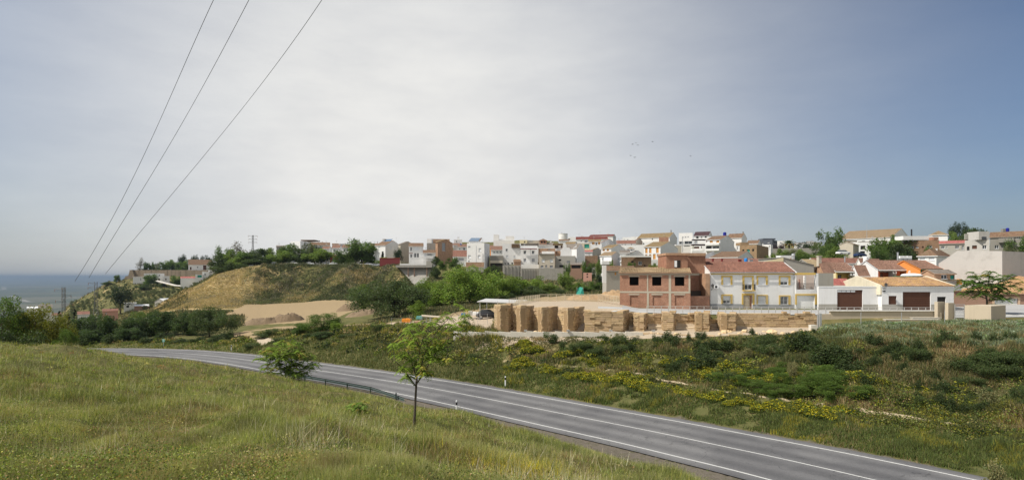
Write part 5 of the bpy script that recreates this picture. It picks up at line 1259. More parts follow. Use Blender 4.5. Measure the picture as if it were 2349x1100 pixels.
# stepped white gable house, two faces
h = house('big bright white house with a stepped blank wall and a bluish gable side', (1286, 1323, 1341), 559.5, 571.5, 605, 238, 'white', 'x', 'grey', th=38, over=.05)
mb = MB(); Yw = 239.5; prof = [(1285.5, 588), (1286.5, 574.5), (1292, 567), (1291.5, 558.5), (1294.5, 556), (1299, 560.5), (1299.5, 567.5), (1306, 567.5), (1308.5, 572.5), (1311, 572), (1323, 561), (1323, 588)]
n_ = len(prof)
pa = [(P(p, r, Yw)) for p, r in prof]; pb = [(q[0]+.1, q[1]+.3, q[2]) for q in pa]
mb.face(pa[::-1] if False else pa, 0); mb.face(pb[::-1], 0)
for i in range(n_):
    j = (i+1) % n_; mb.face([pa[i], pb[i], pb[j], pa[j]])
wbuild(mb, h.root, 'parapet', WALL['white'])
house('small white attic with an ochre tile roof behind the stepped wall', (1296, 1318, 1326), 555, 559.5, 580, 250, 'white2', 'x', 'ochre', th=22, wins=[(0, 1313, 1316, 564, 568, 'dk')])
# round white water tank
r = empty('water_tank', P(1291.5, 560, 420), 0, 'round white concrete water tank on the skyline', 'water tank'); Yt = 420
mb = MB(); xc, yc, _ = P(1291.5, 0, Yt); rad = 10.4/F*Yt; seg = 28
for k, (ra, z0, z1) in enumerate(((rad, Z(575, Yt), Z(536.5, Yt)), (rad*1.04, Z(536.5, Yt), Z(535.6, Yt)))):
    ring = [(xc+ra*math.cos(6.2832*i/seg), yc+ra*math.sin(6.2832*i/seg)) for i in range(seg)]
    for i in range(seg):
        a, b = ring[i], ring[(i+1) % seg]; mb.face([(a[0], a[1], z0), (b[0], b[1], z0), (b[0], b[1], z1), (a[0], a[1], z1)])
    mb.face([(a[0], a[1], z1) for a in ring])
wbuild(mb, r, 'drum', WALL['white2'])
mb = MB(); mb.box(xc-1.6, xc-.4, yc-.5, yc+.5, Z(535.6, Yt), Z(533.6, Yt)); mb.tube([(xc-1, yc, Z(533.6, Yt)), (xc-1, yc, Z(531.5, Yt))], .1, 5); wbuild(mb, r, 'hatch', METAL)
house('whitish house right of the water tank', (1303, 1320), 543, 543.5, 575, 330, 'white2', 'flat', wins=[(0, 1303.5, 1308, 547, 550, 'dk')])
house('long white house with a wide brown-red roof at the top centre', (1321, 1394), 543, 548.5, 575, 345, 'white', 'x', 'dred', D=12, wins=[(0, 1341, 1348, 551, 556, 'gs'), (0, 1332, 1335, 552, 554, 'd'), (0, 1360, 1364, 551, 554, 'w')], ch=[(1332, 1338, 541.5, 546)])
house('dark red roofed house above and right of the long top centre house', (1351, 1406, 1413), 538, 541.5, 570, 375, 'white2', 'x', 'dred', th=18, wins=[(1, 1407, 1411, 543, 547, 'w')], ch=[(1361, 1363, 537, 541), (1392, 1395, 536.2, 539.5)])
house('white house with orange brick bays in the upper centre', (1350, 1378), 549, 554, 575, 300, 'white', 'x', 'ochre', D=8, wins=[(0, 1358, 1364, 553.5, 560, 'o'), (0, 1366, 1370, 556, 562, 'w'), (0, 1372, 1377, 553, 560, 'o')])
house('big blank white house side right of the orange brick bays', (1378, 1380, 1415), 548, 556, 580, 292, 'white', 'x', 'red', th=26)
house('house with a green netted opening in the upper centre', (1325, 1354), 556, 557, 580, 285, 'beige', 'flat', wins=[(0, 1340.5, 1351.5, 559.5, 569, 'gr'), (0, 1329, 1333, 560, 568, 'd')])
house('ochre parapet roof strip under the green netted house', (1337, 1353), 569, 569.5, 580, 275, 'cream', 'flat')
house('beige blank gable house in the centre', (1352, 1356, 1386), 568.5, 575, 592, 262, 'grey', 'x', 'ochre', th=24)
house('little white house with a pale pink roof below the green netted house', (1341, 1359), 574, 577.5, 590, 258, 'white', 'x', 'pink', D=6, wins=[(0, 1350, 1353, 581, 584, 's')])
house('low brown brick house right of the stepped white house', (1342, 1371), 585.5, 586, 604, 245, 'brickd', 'flat')
h = house('white house with orange loggia windows and an ochre roof in the centre', (1379, 1402, 1436), 561.5, 569.5, 590, 268, 'white', 'x', 'ochre', th=36, wins=[(0, 1382.5, 1387.5, 569.2+1, 575, 'o'), (0, 1391.5, 1397, 569.2+1, 575, 'o')])
house('white row with a long dark red roof and many chimneys', (1414, 1458), 551.5, 558.5, 580, 292, 'white', 'x', 'red', D=9, ch=[(1418, 1419.5, 547, 553), (1425, 1427, 547, 553), (1441, 1443, 550, 555)], wins=[(0, 1426, 1429, 560, 562, 'w'), (0, 1433, 1436, 559.5, 562, 'w'), (0, 1447, 1450, 559.5, 562, 'dk')])
house('blank white wall house below the long dark red roof', (1404, 1478), 560.5, 561, 590, 278, 'white', 'flat')
house('white flat roofed house on the skyline behind the long dark red roof', (1428, 1452), 543, 543.5, 560, 345, 'white', 'flat', wins=[(0, 1431, 1433, 548, 550, 'w'), (0, 1439, 1441, 548, 551, 'w')])
house('whitish skyline house touching the left end of the ochre hall roof', (1448, 1468), 541.5, 542, 565, 340, 'white2', 'flat')
h = house('long white hall with an ochre roof and a tall right gable on the skyline', (1462, 1536, 1553), 535, 543.5, 575, 315, 'white2', 'x', 'ochre', th=33, ch=[(1538, 1540, 531, 536.5, .5, WALL['dgrey'])], wins=[(0, 1469, 1473, 545, 548.5, 'gs'), (0, 1495, 1498, 546, 550, 'w')])
house('red brick rear wing in front of the long hall', (1511.5, 1534), 543, 543.5, 570, 300, 'brickr', 'flat')
house('beige gable house in front of the left end of the long hall', (1455, 1457, 1475), 546, 553, 580, 296, 'beige', 'x', 'brown', th=30)
house('white two storey cottage wall between the beige gable and the orange-blind house', (1474, 1512), 553.5, 554, 580, 288, 'white2', 'flat', wins=[(0, 1475, 1478, 557, 560, 'dk'), (0, 1497, 1508, 553.5+1, 557, 's')])
h = house('white house with brown-orange roller blinds and an ochre roof', (1477, 1515, 1555), 554.5, 565.5, 597, 240, 'white', 'x', 'ochre', th=32,
      wins=[(0, 1480, 1485.5, 568.5, 580, 'o'), (0, 1489, 1494.5, 568, 580, 'o'), (0, 1505, 1511, 567, 579.5, 'o'), (0, 1480, 1485, 583.5, 590, 'o'), (0, 1489, 1494, 583, 592, 'o'), (0, 1498, 1504, 582, 594, 'o'), (0, 1506.5, 1511, 582, 589, 'gs')])
pbox(h.root, 'annex', 1494, 1528, 595.5, 608, 232, 5, WALL['white'])
house('flat brick house with a cream roof edge in front of the white cottages', (1425, 1494), 588.5, 589, 612, 200, 'brickd', 'flat', wins=[(0, 1448, 1453, 598, 602, 'dk'), (0, 1464.5, 1472.5, 599, 606.5, 'w'), (0, 1477, 1480.5, 607, 610.5, 'dk')], extra=lambda h: pbox(h.root, 'roof_edge', 1423.5, 1495, 586, 589.2, 199.5, 1.5, WALL['white2']))
h = house('white gable cottage with a terracotta roof in front of the centre', (1376, 1403, 1424), 578, 586, 612, 208, 'white', 'x', 'old', th=34, wins=[(0, 1381, 1385, 591, 597, 'gs'), (1, 1412, 1414, 581.5, 584, 'w'), (1, 1417.5, 1420, 592, 595, 'gs')])
pbox(h.root, 'annex', 1381, 1403, 598, 606, 206.5, 4, WALL['white'])
house('small white shed roof house right of the gable cottage', (1423, 1434, 1441), 594, 599.5, 611, 203, 'white', 'sf', 'white', th=30, wins=[(0, 1425, 1431, 602.5, 609, 'gs')])
house('grey tiled roof house with a small dormer behind the gable cottage', (1422, 1445), 574, 580, 595, 226, 'white2', 'x', 'grey', D=9)
house('little dormer house with two windows and a tiny hipped roof', (1438, 1455), 567, 570, 585, 236, 'white', 'hip', 'old', D=4, wins=[(0, 1439.5, 1443, 571.5, 574.5, 'gs'), (0, 1447, 1450.5, 571.5, 574.5, 'gs')])
house('white broad gable with a grey tile roof behind the flat brick house', (1432, 1436, 1486), 574.5, 585, 598, 222, 'white', 'x', 'grey', th=26)
# white chimney-like wall end and brown roof shed in front
h = house('brown roofed shed with a white end wall left of the red brick building', (1382, 1391, 1458), 610.5, 620, 645, 128, 'grey', 'y', 'brown', th=84, wins=[(1, 1410, 1414, 624, 631, 'o')])
pbox(h.root, 'end_wall', 1382, 1391, 608, 648, 126, .5, WALL['white'])
# ---- right skyline
h = house('modern white cube with three small high windows on the skyline', (1557, 1589), 533, 533.5, 575, 300, 'white2', 'flat', wins=[(0, 1565, 1568, 542.5, 545, 'gs'), (0, 1571, 1574, 542, 544.5, 'gs'), (0, 1577, 1580, 541.5, 544, 'gs'), (0, 1551+7, 1568, 553.5, 559.5, 'big'), (0, 1570, 1588, 552.5, 559.5, 'big'), (0, 1569, 1583, 563, 565, 'dk')])
mb = MB(); mb.tube([P(1565.5, 545, 296), P(1565.5, 578, 296)], .18, 6); wbuild(mb, h.root, 'pole', METAL); mb = MB(); mb.tube([P(1589.3, 531, 299), P(1589.3, 553, 299)], .12, 6); wbuild(mb, h.root, 'pole', METAL)
pbox(h.root, 'terrace_wall', 1550, 1590, 560.2, 563, 297, 2, WALL['white']); pbox(h.root, 'beige_wall', 1546, 1563, 563.5, 580, 290, 3, WALL['beige'])
h = house('white terraced apartment with a plum coloured roof and dark loggias', (1591, 1625, 1634), 531.5, 540, 582, 292, 'white', 'x', 'dark', th=30, wins=[(0, 1597, 1602.5, 541.5, 546.5, 'dk'), (0, 1607.5, 1611, 542, 545.5, 'w'), (0, 1616.5, 1621.5, 540.5, 545, 'dk'), (0, 1593, 1600, 552, 559, 'gs'), (0, 1592, 1604, 565, 569.5, 'd'), (0, 1608, 1610, 564, 569, 'dk'), (1, 1629, 1632, 536.5, 539.5, 'w')])
for a, b, c, d, y_ in ((1591, 1621, 548.3, 550.5, 288), (1590, 1620, 559.5, 562.5, 286)): pbox(h.root, 'canopy', a, b, c, d, y_, 3, ROOF['dark'])
pbox(h.root, 'terrace_wall', 1588, 1616, 570.5, 575, 283, 2.5, WALL['white2']); pbox(h.root, 'arcade', 1587, 1615, 575.5, 580, 281, 2, WALL['white'])
h = house('white house with brown roof, two orange windows and stacked balconies', (1619, 1652, 1684), 541, 549.5, 584, 250, 'white', 'x', 'brown', th=36, wins=[(0, 1628, 1635, 551.5, 556, 'o'), (0, 1643, 1650, 551, 556, 'o'), (0, 1618+1, 1632, 564.5, 570, 'dk'), (0, 1635, 1650, 564, 570, 'big'), (0, 1614+6, 1622, 552, 555, 'rd'), (1, 1666, 1669, 552, 553.5, 'w'), (1, 1671, 1674, 552.5, 554, 'w')])
balcony(h, 0, 1619.5, 1651, 557, 562); balcony(h, 0, 1619.5, 1651, 570, 575)
house('white house behind with a roof box and dark window, left of the orange-window house', (1621, 1641), 542, 542.5, 560, 272, 'white', 'flat', wins=[(0, 1631.5, 1636.5, 543.5, 546, 'dk')])
h = house('long brown roofed house with a pale right gable on the right skyline', (1667, 1701, 1713), 536, 545, 580, 280, 'white2', 'x', 'brown', th=36, ch=[(1703, 1705.5, 533, 537.5, .5, WALL['dgrey'])])
r = empty('water_tank', P(1662.5, 537, 268), 0, 'dark blue plastic water tank on a roof at the skyline', 'water tank', 'blue water tanks on roofs'); mb = MB(); a_ = P(1662.5, 541, 268); mb.tube([a_, (a_[0], a_[1], Z(533.5, 268)), (a_[0], a_[1], Z(532, 268))], [.75, .75, .3], 14); wbuild(mb, r, 'drum', m_plain('deep_blue_plastic', (.01, .015, .22), .4)); mb = MB(); mb.box(a_[0]-.8, a_[0]+.8, a_[1]-.8, a_[1]+.8, Z(545, 268), Z(541, 268)); wbuild(mb, r, 'base', WALL['white2'])
house('whitish terrace house under the blue tank', (1640, 1668), 540.5, 541, 570, 275, 'white2', 'flat')
h = house('brown brick house with two small black windows and a green shutter', (1697, 1736, 1763), 555.5, 561, 592, 178, 'bricky', 'flat', th=36, wins=[(0, 1703, 1707, 571.5, 576.5, 'dk'), (0, 1713, 1720, 571.5, 578, 'gr'), (0, 1725.5, 1730, 570.5, 576, 'dk')])
pbox(h.root, 'parapet', 1699, 1718, 555.5, 562, 184, 4, WALL['bricky'])
house('narrow white house between the orange-window house and the brown brick house', (1690, 1698), 562, 563, 585, 205, 'white', 'flat', wins=[(0, 1684+6.3, 1692, 558+7, 572, 'dk')])
house('brown roofed white gabled house behind the brown brick house', (1713, 1738, 1746), 551.5, 558.5, 575, 215, 'white2', 'x', 'brown', th=34)
h = house('dark slate modern house with a white balcony on the skyline', (1742, 1772, 1783), 549, 549.5, 575, 232, 'slate', 'flat', th=36, wins=[(0, 1747, 1751.5, 554.5, 560, 'w'), (0, 1760.5, 1765, 553.5, 557, 'w'), (1, 1774, 1777, 554, 559, 'w'), (1, 1778, 1781, 554, 559, 'w')])
pbox(h.root, 'parapet', 1751, 1779, 546.3, 549.6, 236, 5, WALL['slate'])
house('pale house with tall white windows under the slate house', (1748, 1768, 1773), 560, 560.5, 580, 205, 'white2', 'flat', th=36, wins=[(0, 1765-1, 1766.5, 563, 571, 's')])
house('small white skyline house between the slate house and the palm', (1783, 1801), 551.5, 552, 575, 250, 'white2', 'flat', wins=[(0, 1789, 1793, 555, 558, 'w')])
for a, b, y_, lab in ((1822, 1850, 559, 'far white house left behind the umbrella shaped tree'), (1850, 1866, 555.5, 'far pale house with a grey roof between umbrella tree and dull tree'), (1866, 1886, 558, 'far white house behind the dull tree by the tallest tree')):
    house(lab, (a, b), y_-2, y_, 580, 262, 'white', 'x', 'grey', D=8, group='far white houses right of the palm')
h = house('grey garden wall house below the palm', (1765, 1900), 567, 567.5, 590, 206, 'dgrey', 'flat', D=3, name='garden_wall', cat='wall', group='village walls')
h = house('low white house with a long brown roof and a wide right gable', (1628, 1692, 1734), 577, 590.5, 600, 148, 'white', 'x', 'brown', th=30, wins=[(0, 1644, 1646, 591.5, 594, 'dk'), (0, 1665, 1668, 591.5, 594, 'w')])
house('white gabled annex at the left end of the long brown roof', (1614, 1616, 1650), 577, 587, 600, 152, 'white', 'x', 'grey', th=24)
h = house('long low house with a pinkish red roof behind the yellow trimmed house', (1590, 1621, 1800), 593.5, 603, 620, 116, 'white2', 'y', 'red', th=88)
for px, lab in ((1636, 'leftmost dark red chimney on the pinkish roof'), (1657, 'second dark red chimney on the pinkish roof'), (1698, 'squat dark red chimney box beside the light blue tank')):
    r = empty('chimney_pipe', P(px, 604, 114), 0, lab, 'chimney', 'dark red chimneys behind the yellow trimmed house'); Yc = 114
    w_ = 1.4 if px < 1690 else 3; mb = MB(); mb.box((px-w_-CX)/F*Yc, (px+w_-CX)/F*Yc, Yc, Yc+.4, Z(606, Yc), Z(593.5 if px < 1690 else 595.5, Yc)); mb.box((px-w_-.6-CX)/F*Yc, (px+w_+.6-CX)/F*Yc, Yc-.06, Yc+.46, Z(593.5 if px < 1690 else 595.5, Yc), Z(592.8 if px < 1690 else 594.8, Yc)); wbuild(mb, r, 'stack', REDP)
r = empty('water_tank', P(1711, 602, 112), 0, 'light blue round water tank behind the yellow trimmed house roof', 'water tank', 'blue water tanks on roofs'); a_ = P(1711, 603, 112)
mb = MB(); mb.tube([a_, (a_[0], a_[1], Z(594, 112)), (a_[0], a_[1], Z(592, 112))], [.33, .33, .18], 14); wbuild(mb, r, 'drum', BLUE)
mb = MB(); mb.tube([(a_[0]+.3, a_[1], Z(604, 112)), (a_[0]+.3, a_[1], Z(591, 112))], .05, 6); wbuild(mb, r, 'pipe', IRON)
r = empty('water_tank', P(1722, 602, 113), 0, 'grey plastic water tank right of the light blue one', 'water tank', 'blue water tanks on roofs'); a_ = P(1722, 604, 113); mb = MB(); mb.box(a_[0]-.34, a_[0]+.34, a_[1]-.3, a_[1]+.3, a_[2], Z(596, 113)); mb.box(a_[0]-.38, a_[0]+.38, a_[1]-.34, a_[1]+.34, Z(596, 113), Z(595.4, 113)); wbuild(mb, r, 'drum', GRS)
# grey sloping party wall with cream top (D10), tan roof house
r = empty('party_wall_house', P(1797, 640, 98), 0, 'large grey sloping party wall behind the yellow trimmed house', 'house', 'houses of the village')
mb = MB(); pr = [(1797, 650), (1797, 591.5), (1867, 608.5), (1867, 650)]; Ya = 98
a_ = [P(p, q, Ya) for p, q in pr]; b_ = [(q[0], q[1]+10, q[2]) for q in a_]
mb.face([a_[0], a_[3], a_[2], a_[1]]); mb.face(b_); 
for i in range(4): j = (i+1) % 4; mb.face([a_[i], a_[j], b_[j], b_[i]][::-1])
wbuild(mb, r, 'wall', WALL['grey'])
mb = MB(); c_ = [P(1750, 600, 97.7), P(1797, 591, 97.7), P(1797, 604, 97.7), P(1745, 604, 97.7)]; d_ = [(q[0], q[1]+.25, q[2]) for q in c_]
mb.face(c_[::-1]); mb.face(d_)
for i in range(4): j = (i+1) % 4; mb.face([c_[i], c_[j], d_[j], d_[i]])
wbuild(mb, r, 'parapet', WALL['cream'])
mb = MB(); e_ = [P(1795.5, 590.8, 97.9), P(1868, 608.2, 97.9)]; mb.hexa([e_[0], e_[1], (e_[1][0], e_[1][1]+10, e_[1][2]), (e_[0][0], e_[0][1]+10, e_[0][2])]+[(q[0], q[1], q[2]+.12) for q in (e_[0], e_[1], (e_[1][0], e_[1][1]+10, e_[1][2]), (e_[0][0], e_[0][1]+10, e_[0][2]))]); wbuild(mb, r, 'coping', WALL['dgrey'])
h = house('house with a sandy ochre fibre roof and a grey porch behind the pergola', (1818, 1864, 1890), 595.5, 611, 640, 106, 'grey', 'y', 'fib', th=82, wins=[(1, 1868, 1883, 617, 640, 'porch')], ch=[(1873, 1878, 590.5, 600, .2, WALL['beige'])])
r = empty('roof_cabin', P(1805, 600, 112), 0, 'small white roof cabin with a round vent behind the grey party wall', 'cabin'); pbox(r, 'wall', 1791, 1817, 585.5, 600, 112, 2, WALL['white'])
mb = MB(); a_ = P(1819.5, 594, 110); mb.tube([a_, (a_[0], a_[1], Z(588, 110)), (a_[0], a_[1], Z(586, 110)), (a_[0], a_[1], Z(582, 110)), (a_[0], a_[1], Z(581, 110))], [.3, .3, .34, .28, .05], 12); wbuild(mb, r, 'vent', METAL); pbox(r, 'chimney', 1816, 1823, 591, 600, 110.5, .6, WALL['bricky'])
h = house('grey rendered block with a black stained top edge behind the long white wall', (1872, 1877, 1912), 625, 626, 660, 91, 'grey', 'flat', th=88)
house('low red brown roof slope left of the cream gabled terrace house', (1870, 1888, 1912), 602, 622, 650, 104, 'brick', 'y', 'terra', th=88)
h = house('low shed with a pink sheet roof beside the old cream gable', (1893, 1908, 1948), 640, 652, 662, 93, 'white2', 'y', 'pink', th=88)
# ---- terrace houses
def ac(h, f, p0, p1, r0, r1):
    u0, u1, z0, z1 = local(h, f, p0, p1, r0, r1); mb = MB(); FP = h.FP
    p = [FP(f, u0, z0, -.35), FP(f, u1, z0, -.35), FP(f, u1, z0, -.003), FP(f, u0, z0, -.003)]; mb.hexa(p+[(q[0], q[1], q[2]+z1-z0) for q in p], 0)
    ob = mb.build('air_conditioner', WHITEP, h.root)
    mb = MB(); cu, cz = u0+(u1-u0)*.42, (z0+z1)/2; rr = (z1-z0)*.4
    mb.face([FP(f, cu+rr*math.cos(a), cz+rr*math.sin(a), -.353) for a in np.linspace(0, 6.283, 17)[:-1]]); mb.build('fan', IRON, ob)
for s, (x0, xk, x1, yt, ye, Y, wall, rc, lab) in enumerate(((1864, 1917, 1968, 603, 622, 112, 'cream', 'terra', 'cream terrace house with yellow loggia'), (1960, 2014, 2096, 598.5, 618, 108, 'white', 'terra', 'terrace house with white gable and rust red front'),
        (2039, 2111, 2160, 598.5, 617, 104, 'orange', 'terra', 'terrace house with bright orange gable and dark green front'))):
    h = house(lab, (x0, xk, x1), yt, ye, 652, Y, wall, 'y', rc, th=90, group='terrace houses with tiled roofs', corr=True,
        wins={0: [(1, 1921, 1962, 625, 652, 'porch')], 1: [(1, 2018, 2055, 621, 640, 'porch'), (1, 2062, 2086, 622, 640, 'porch')], 2: [(1, 2115, 2156, 621, 644, 'porch')]}[s])
    mat2 = {0: WALL['yellow'], 1: WALL['rust'], 2: WALL['green']}[s]
    u0, u1, z0, z1 = local(h, 1, xk+1, x1-1, ye+1, 652)
    # coloured loggia: back wall and piers
    mb = MB(); FP = h.FP
    for a, b in (((.05, .32), (u1-u0-.35, u1-u0-.08)) if s != 1 else ((.05, .3), (u1*.52, u1*.62), (u1-.5, u1-.1))):
        p = [FP(1, a, z0, -.06), FP(1, b, z0, -.06), FP(1, b, z0, -.003), FP(1, a, z0, -.003)]; mb.hexa(p+[(q[0], q[1], q[2]+z1-z0) for q in p]); mb.build('pier', mat2, h.root); mb = MB()
    p = [FP(1, .32, z0, 2.12), FP(1, u1-.3, z0, 2.12), FP(1, u1-.3, z1-.4, 2.12), FP(1, .32, z1-.4, 2.12)]; mb.face(p)
    mb.build('loggia_wall', mat2, h.root)
    mb = MB(); dx0, dx1, dr0, dr1 = {0: (1931, 1943, 630, 648), 1: (2027, 2040, 627, 638), 2: (2120, 2140, 626, 640)}[s]
    a, b, c, d = local(h, 1, dx0, dx1, dr0, dr1); mb.face([FP(1, a, c, 2.05), FP(1, b, c, 2.05), FP(1, b, d, 2.05), FP(1, a, d, 2.05)]); 
    for q in (a, (a+b)/2, b): mb.face([FP(1, q-.05, c, 2.0), FP(1, q+.05, c, 2.0), FP(1, q+.05, d, 2.0), FP(1, q-.05, d, 2.0)], 1)
    mb.build('window', [GLASS, BRS], h.root)
    if s < 2: ac(h, 1, *((1949, 1958, 626.5, 631.5) if s == 0 else (2047, 2054, 621.5, 627)))
    # eaves board
    a, b, c, d = local(h, 1, xk, x1, ye, ye+2.2); p = [FP(1, a, c, -.42), FP(1, b, c, -.42), FP(1, b, c, -.3), FP(1, a, c, -.3)]; mb = MB(); mb.hexa(p+[(q[0], q[1], q[2]+d-c) for q in p]); mb.build('eaves_board', WHITEP if s < 2 else WALL['green'], h.root)
h = house('low terracotta roofed lean-to between the cream and the white gabled terrace house', (1950, 1969, 2013), 609, 630, 650, 110.5, 'white', 'y', 'terra', th=90, group='terrace houses with tiled roofs', wins=[(1, 1971, 2009, 631.5, 637.5, 'dk')])
house('far row house with a long pinkish roof above the cream terrace house', (1850, 1870, 1990), 592.5, 603, 615, 132, 'white', 'y', 'red', th=88, group='terrace houses with tiled roofs')
house('far row house with a terracotta roof right of the long pinkish roof', (1965, 1975, 2020), 594, 604, 615, 126, 'white2', 'y', 'terra', th=88, group='terrace houses with tiled roofs')
r = empty('water_tank', P(1986, 600, 122), 0, 'white cylindrical roof tank between the terrace houses', 'water tank'); a_ = P(1986, 604, 122); mb = MB(); mb.tube([a_, (a_[0], a_[1], Z(589, 122)), (a_[0], a_[1], Z(588, 122))], [.5, .5, .42], 14); wbuild(mb, r, 'drum', WHITEP); mb = MB(); mb.tube([(a_[0], a_[1], Z(588, 122)), (a_[0], a_[1], Z(587.2, 122))], [.42, .1], 14); wbuild(mb, r, 'lid', METAL)
for px, r0, lab in ((1938, 588, 'thin grey flue pipe on the pinkish roof'), (2059.5, 579, 'tall thick grey flue pipe before the big green tree')):
    r = empty('flue_pipe', P(px, 602, 118), 0, lab, 'flue pipe', 'flue pipes'); mb = MB(); a_ = P(px, 605, 118); mb.tube([a_, (a_[0], a_[1], Z(r0, 118))], .12 if px < 2000 else .17, 8); wbuild(mb, r, 'pipe', METAL); mb = MB(); mb.tube([(a_[0], a_[1], Z(r0, 118)), (a_[0], a_[1], Z(r0-.8, 118))], .2, 8); wbuild(mb, r, 'cap', METAL)
house('white flat roofed house with a blue sheet, behind the white gabled terrace house', (2036, 2080), 601, 601.5, 615, 122, 'white', 'flat', D=5)
for i, (a, b) in enumerate(((2065, 2071), (2072.5, 2080), (2082, 2092))):
    r = empty('air_conditioner', P((a+b)/2, 590, 121), 0, ('left small white roof air conditioner before the long brick house', 'middle white roof air conditioner before the long brick house', 'right, largest white roof air conditioner before the long brick house')[i], 'air conditioner', 'roof air conditioners'); pbox(r, 'case', a, b, 586.5, 592, 121, .5, WHITEP); pbox(r, 'stand', a, b, 592.1, 604, 121.1, .3, METAL)
# ---- upper right
h = house('white hall with a long ochre tiled roof and a right gable at the upper right', (1922, 2044, 2090), 527.5, 544, 575, 232, 'white', 'x', 'old', th=48, ch=(), wins=[(1, 2062, 2065, 533, 536, 'w')])
pbox(h.root, 'eave_band', 1938, 2040, 551.5, 554.5, 233, 1, ROOF['ochre'])
mb = MB(); mb.tube([P(1988.5, 545, 236), P(1988.5, 513, 236)], [.1, .03], 5); wbuild(mb, h.root, 'mast', METAL)
h = house('white arcaded building with upper and lower dark openings under the long hall', (1966, 2010), 549.5, 550, 588, 212, 'white', 'flat', wins=[(0, 1977, 1984.5, 549.3+1, 552.5, 'gs'), (0, 1994, 2002, 549.3+1, 552.5, 'gs'), (0, 1974, 1985, 563, 572, 'dk'), (0, 1990, 2001, 562.5, 571.5, 'dk'), (0, 1973, 1984, 575.5, 583.5, 'dk')])
pbox(h.root, 'canopy', 1973, 1986, 554, 555, 210.5, 1.2, ROOF['ochre']); pbox(h.root, 'canopy', 1990, 2004, 554, 555, 210.5, 1.2, ROOF['ochre'])
house('brown rendered gable house right of the tallest skyline tree', (1926, 1957, 1970), 554.5, 560, 592, 186, 'beige', 'y', 'brown', th=42, wins=[(0, 1941, 1943, 557.5, 559, 'dk')])
r = empty('chimney_pipe', P(2091, 540, 210), 0, 'tall black flue standing alone on the upper right skyline', 'chimney'); mb = MB(); mb.tube([P(2091, 560, 205), P(2091, 525.5, 205)], .25, 8); wbuild(mb, r, 'stack', IRON)
house('long two storey brick house with a white terrace parapet', (2072, 2155), 549, 550.5, 590, 176, 'brickd', 'flat', wins=[(0, 2084, 2096, 564, 570, 'w'), (0, 2101, 2107, 564.5, 568.5, 'gs'), (0, 2115, 2119, 564.5, 568.5, 'd'), (0, 2126, 2138, 563, 568, 'w'), (0, 2089, 2095, 579, 586, 'w')],
      extra=lambda h: (pbox(h.root, 'parapet', 2072, 2140, 541, 550, 179, 4, WALL['white2']), pbox(h.root, 'brick_pier', 2142, 2153, 543.5, 550.3, 177, 2, WALL['brickr'])))
house('white house with a hipped tile roof on the upper right skyline', (2132, 2174), 530.5, 537.5, 560, 200, 'white', 'hip', 'old', D=9)
house('grey low house with a pinkish red roof at the upper right', (2155, 2216), 552.5, 557.5, 580, 160, 'grey', 'x', 'pink', D=5, wins=[(0, 2159, 2167, 564, 570, 'w'), (0, 2171, 2173, 564, 570, 's'), (0, 2191, 2200, 563, 570, 'w'), (0, 2206, 2211, 563, 573, 'gs')])
h = house('grey-white two storey house with a roof terrace at the upper right', (2213, 2270), 549, 549.5, 582, 152, 'stained', 'flat', wins=[(0, 2218, 2224, 565, 574, 'dk'), (0, 2230, 2241, 562.5, 570.5, 'd'), (0, 2253.5, 2263, 562, 570.5, 'w'), (0, 2253.5, 2263, 549+.8, 549.9, 'gs')])
pbox(h.root, 'stair_tower', 2245.5, 2269.8, 530.5, 549.4, 152.5, 4, WALL['stained']); pbox(h.root, 'window', 2253.5, 2263, 542.5, 550.5-1.3, 152.3, .3, GLASS); pbox(h.root, 'parapet', 2214, 2245, 536, 548.8, 156, .3, WALL['grey'])
h = house('long dark grey house with a brown roof at the right edge', (2271, 2500), 529, 536, 582, 158, 'dgrey', 'x', 'brown', D=6, wins=[(0, 2298, 2307, 540, 548, 'w'), (0, 2312, 2321, 539.5, 547, 'w'), (0, 2332, 2341, 539, 547, 'w'), (0, 2282, 2291, 562, 570, 'w'), (0, 2311, 2321, 561, 570, 'w')])
balcony(h, 0, 2291, 2326, 546, 556, mat=WALL['dgrey'])
r = empty('water_tank', P(2311, 528, 160), 0, 'deep blue water tank beside a grey box on the roof at the right edge', 'water tank', 'blue water tanks on roofs'); a_ = P(2311, 531, 160); mb = MB(); mb.tube([a_, (a_[0], a_[1], Z(524, 160)), (a_[0], a_[1], Z(522.5, 160))], [.42, .42, .2], 14); wbuild(mb, r, 'drum', m_plain('deep_blue_plastic', (.01, .015, .22), .4)); pbox(r, 'box', 2301, 2307.5, 524.5, 531.5, 160, .8, WALL['dgrey'])
house('white pavilion house with blind arches and a brown hipped roof', (2106, 2148, 2183), 573, 585, 600, 128, 'white', 'hip', 'brown', th=50, wins=[(0, 2110, 2122, 588, 597, 's'), (0, 2131, 2143, 588, 597, 's')], ch=[(2147, 2150, 571.5, 580)])
# large white warehouse wall
r = empty('warehouse', P(2299, 640, 98), 0, 'large stained white warehouse with a sloping left shoulder at the right', 'warehouse')
K = P(2299, 0, 98); a_ = (-math.cos(R(62)), math.sin(R(62))); b_ = (math.sin(R(62)), math.cos(R(62)))
pts = []
for px, row in ((2299, 660), (2299, 575.5), (2196, 575), (2153, 604), (2153, 660)):
    t_ = solve_t(K, a_, px); X_, Y_ = K[0]+a_[0]*t_, K[1]+a_[1]*t_; pts.append((X_, Y_, Z(row, Y_) if row < 650 else -6))
mb = MB(); mb.face([pts[4], pts[0], pts[1], pts[2], pts[3]]); bk = [(p[0]+b_[0]*30, p[1]+b_[1]*30, p[2]) for p in pts]
mb.face([pts[0], bk[0], bk[1], pts[1]]); mb.face([pts[3], bk[3], bk[4], pts[4]]); mb.face(bk[::-1])
wbuild(mb, r, 'wall', WALL['stained'])
